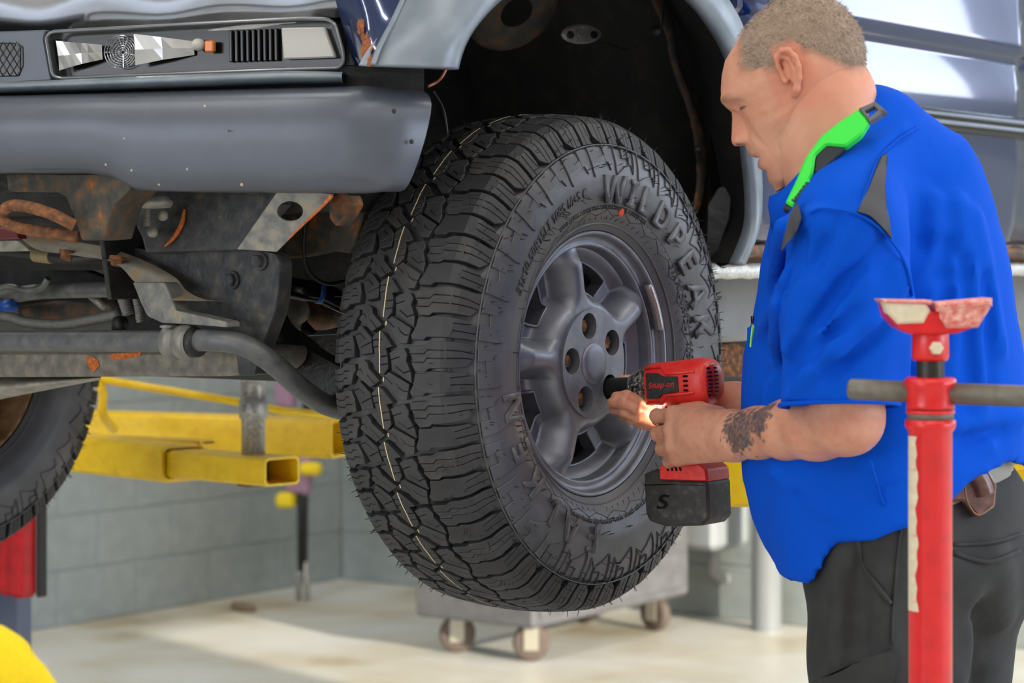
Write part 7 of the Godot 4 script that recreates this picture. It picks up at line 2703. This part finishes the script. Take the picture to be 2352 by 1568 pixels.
func build_background() -> void:
	# grey cabinet on four castors
	var grey := patchy([[0.0, srgb(92, 92, 96)], [1.0, srgb(116, 116, 120)]], 0.45, 1.0, 0.02, 131)
	var A := Vector3(-0.219, 0, -8.10); var B := Vector3(0.075, 0, -7.95); var C := Vector3(0.532, 0, -8.60)
	var ux := (C - B).normalized()
	var uz := Vector3(-ux.z, 0, ux.x)
	if uz.dot(A - B) < 0.0: uz = -uz
	var ctr := (A + C) * 0.5
	var cart := thing("rolling_cabinet", "grey steel cabinet standing on four castors near the back wall", "cabinet", Transform3D(Basis(ux, Vector3.UP, ux.cross(Vector3.UP)), ctr))
	put(box_mesh(Vector3(1.0, 0.72, 0.50), 0.012), "body", grey, cart, Transform3D(Basis.IDENTITY, Vector3(0, 0.49, 0)))
	put(box_mesh(Vector3(1.03, 0.03, 0.53), 0.008), "top", mat(srgb(70, 72, 76), 0.5), cart, Transform3D(Basis.IDENTITY, Vector3(0, 0.865, 0)))
	for k in 4:
		put(box_mesh(Vector3(0.94, 0.13, 0.012), 0.004), "drawer", grey, cart, Transform3D(Basis.IDENTITY, Vector3(0, 0.23 + 0.16 * k, 0.254)))
		put(box_mesh(Vector3(0.94, 0.13, 0.012), 0.004), "drawer", grey, cart, Transform3D(Basis.IDENTITY, Vector3(0, 0.23 + 0.16 * k, -0.254)))
	for sx in [-1.0, 1.0]:
		for sz in [-1.0, 1.0]:
			var p := Vector3(sx * 0.40, 0, sz * 0.155)
			var yaw := 0.6 if sx < 0.0 else -0.2
			var cs := Node3D.new()
			var wh := st_new(0)
			var wx := Transform3D(Basis(Vector3.UP, yaw) * Basis(Vector3(0, 1, 0), Vector3(1, 0, 0), Vector3(0, 0, -1)), p + Vector3(0.02, 0.063, 0.0))
			lathe(wh, v2([0.012, 0.02, 0.05, 0.021, 0.06, 0.017, 0.063, 0.01, 0.063, -0.01, 0.06, -0.017, 0.05, -0.021, 0.012, -0.02]), 32, wx)
			cs.free()
			var cw := put(st_end(wh), "castor_wheel", patchy([[0.0, srgb(84, 72, 66)], [1.0, srgb(112, 98, 90)]], 0.7, 6.0, 0.03, 133), cart)
			var fk := st_new(-1)
			for e in [-1.0, 1.0]:
				cbox(fk, Vector3(0.05, 0.11, 0.004), 0.001, Transform3D(wx.basis * Basis(Vector3(0, 1, 0), Vector3(1, 0, 0), Vector3(0, 0, -1)).inverse(), wx * Vector3(0, 0, 0) + wx.basis * Vector3(0, e * 0.026, 0) + Vector3(0, 0.03, 0)) * Transform3D(Basis(Vector3(0, 0, 1), Vector3(0, 1, 0), Vector3(-1, 0, 0)), Vector3.ZERO))
			put(st_end(fk), "fork", mat(srgb(186, 182, 166), 0.4, 0.5), cw)
	# white wall sink with its pipe, and a standing duct
	var wz := Z0
	var sink := bay_at(1632, 1175, 8.80)
	var s := thing("wall_sink", "pale steel sink hung on the back wall", "sink", sink)
	var bs := st_new(-1)
	cbox(bs, Vector3(0.19, 0.26, 0.26), 0.02)
	put(st_end(bs), "basin", mat(srgb(150, 156, 160), 0.35), s)
	var br := st_new(0)
	tube(br, PackedVector3Array([Vector3(0, -0.1, -0.02), Vector3(0, -0.22, -0.02), Vector3(0.0, -0.26, -0.08), Vector3(0, -0.26, -0.2)]), 0.022, 12)
	put(st_end(br), "waste_pipe", mat(srgb(150, 150, 150), 0.4), s)
	var d := bay_at(1760, 1180, 8.62)
	d.origin.y = 0.0
	var du := thing("wall_duct", "pale grey round duct standing against the back wall", "pipe", d)
	var ds := st_new(0)
	lathe(ds, v2([0.0001, 3.2, 0.055, 3.2, 0.055, 0.62, 0.06, 0.615, 0.06, 0.58, 0.055, 0.575, 0.055, 0.0]), 32)
	put(st_end(ds), "pipe", mat(srgb(132, 137, 140), 0.45), du)
	put(box_mesh(Vector3(0.16, 0.03, 0.02), 0.003), "bracket", M.steel_frame, du, Transform3D(Basis.IDENTITY, Vector3(0, 0.6, -0.05)))
	# black pole tool with yellow grips, leaning by the corner
	var p := bay_at(695, 1340, 9.35)
	p.origin.y = 0.0
	var t := thing("pole_tool", "black upright pole tool with yellow grips by the wall", "tool", p)
	var ps := st_new(0)
	tube(ps, PackedVector3Array([Vector3(0.0, 0.12, 0), Vector3(0.0, 0.45, 0), Vector3(0.01, 1.0, -0.04)]), [0.02, 0.022, 0.02], 14)
	put(st_end(ps), "shaft", M.black_rubber, t)
	for e in [-1.0, 1.0]:
		var pr := st_new(0)
		tube(pr, PackedVector3Array([Vector3(e * 0.022, 0.0, 0), Vector3(e * 0.022, 0.1, 0), Vector3(e * 0.008, 0.16, 0)]), 0.012, 10)
		put(st_end(pr), "prong", M.galv, t)
	var yl := mat(srgb(246, 216, 20), 0.6)
	for q in [[Vector3(-0.06, 0.40, 0.03), Vector3(0.08, 0.06, 0.06)], [Vector3(0.06, 0.53, 0.02), Vector3(0.09, 0.05, 0.06)]]:
		put(box_mesh(q[1], 0.015), "grip", yl, t, Transform3D(Basis(Vector3.UP, 0.4), q[0]))
	var pinkm := mat(srgb(168, 132, 158), 0.6)
	put(box_mesh(Vector3(0.12, 0.16, 0.06), 0.02), "pad", pinkm, t, Transform3D(Basis.IDENTITY, Vector3(-0.02, 0.50, 0.0)))
	put(box_mesh(Vector3(0.12, 0.10, 0.08), 0.02), "head", mat(srgb(214, 30, 40), 0.45), t, Transform3D(Basis.IDENTITY, Vector3(0.02, 0.86, 0.0)))
	put(box_mesh(Vector3(0.10, 0.20, 0.06), 0.02), "wrap", pinkm, t, Transform3D(Basis.IDENTITY, Vector3(-0.09, 0.86, 0.0)))
	# dirt along the wall foot
	var lump := bay_at(562, 1365, 9.1)
	lump.origin.y = 0.0
	var lm := []
	rod(lm, Vector3(-0.05, 0.012, 0), Vector3(0.05, 0.012, 0.01), 0.018, 0.014, 0.02)
	rod(lm, Vector3(0.0, 0.016, 0.02), Vector3(0.03, 0.014, 0.02), 0.016, 0.012, 0.02)
	var lo := put(joined([nets(lm, 0.006)]), "wood_offcut", mat(srgb(122, 104, 84), 0.8), self, lump)
	tag(lo, "small brown scrap lying at the foot of the block wall", "scrap")
	# yellow cloth on a trolley, front left
	var tp := at(-60, 1730, 2.55)
	var tr := thing("tool_trolley", "low grey tool trolley under the yellow cloth", "trolley", Transform3D(Basis(Vector3.UP, 0.3), Vector3(tp.x, 0, tp.z)))
	put(box_mesh(Vector3(0.42, 0.03, 0.36), 0.006), "top", M.steel_frame, tr, Transform3D(Basis.IDENTITY, Vector3(0, tp.y - 0.015, 0)))
	put(box_mesh(Vector3(0.40, 0.55, 0.34), 0.01), "body", M.steel_frame, tr, Transform3D(Basis.IDENTITY, Vector3(0, tp.y - 0.03 - 0.275, 0)))
	for sx in [-1.0, 1.0]:
		for sz in [-1.0, 1.0]:
			put(box_mesh(Vector3(0.03, tp.y - 0.57, 0.03), 0.004), "leg", M.steel_frame, tr, Transform3D(Basis.IDENTITY, Vector3(sx * 0.17, (tp.y - 0.57) * 0.5, sz * 0.14)))
	var cl := []
	var q0 := Vector3(0, 0, 0)
	rod(cl, Vector3(-0.08, 0.07, 0.0), Vector3(0.02, 0.09, 0.0), 0.055, 0.045, 0.04)
	rod(cl, Vector3(-0.06, 0.03, 0.02), Vector3(0.05, 0.03, 0.02), 0.05, 0.04, 0.04)
	rod(cl, Vector3(0.02, 0.09, 0.0), Vector3(0.10, 0.05, 0.02), 0.040, 0.016, 0.03)
	rod(cl, Vector3(-0.05, 0.02, 0.06), Vector3(0.05, 0.015, 0.08), 0.03, 0.015, 0.03)
	rod(cl, Vector3(-0.03, 0.105, 0.0), Vector3(-0.09, 0.11, 0.02), 0.025, 0.03, 0.03)
	var fz := FastNoiseLite.new()
	fz.seed = 3
	var fuzz := func(pp: Vector3, dd: float) -> float: return maxf(dd + 0.004 * fz.get_noise_3dv(pp * 2400.0) + 0.006 * fz.get_noise_3dv(pp * 900.0), 0.001 - pp.y)
	var cm := patchy([[0.0, srgb(214, 176, 0)], [0.5, srgb(240, 206, 8)], [1.0, srgb(252, 226, 60)]], 0.9, 14.0, 0.04, 137, 0.0, 0.8)
	var cb := put(joined([nets(cl, 0.005, fuzz)]), "cleaning_cloth", cm, self, Transform3D(Basis(Vector3.UP, 0.2), Vector3(at(-75, 1730, 2.55).x, tp.y + 0.001, tp.z)))
	tag(cb, "bunched bright yellow cleaning cloth on the trolley", "cloth")

# a place in the bay's own direction at a measured pixel and distance
func bay_at(px: float, py: float, d: float) -> Transform3D: return Transform3D(bay.basis, at(px, py, d))
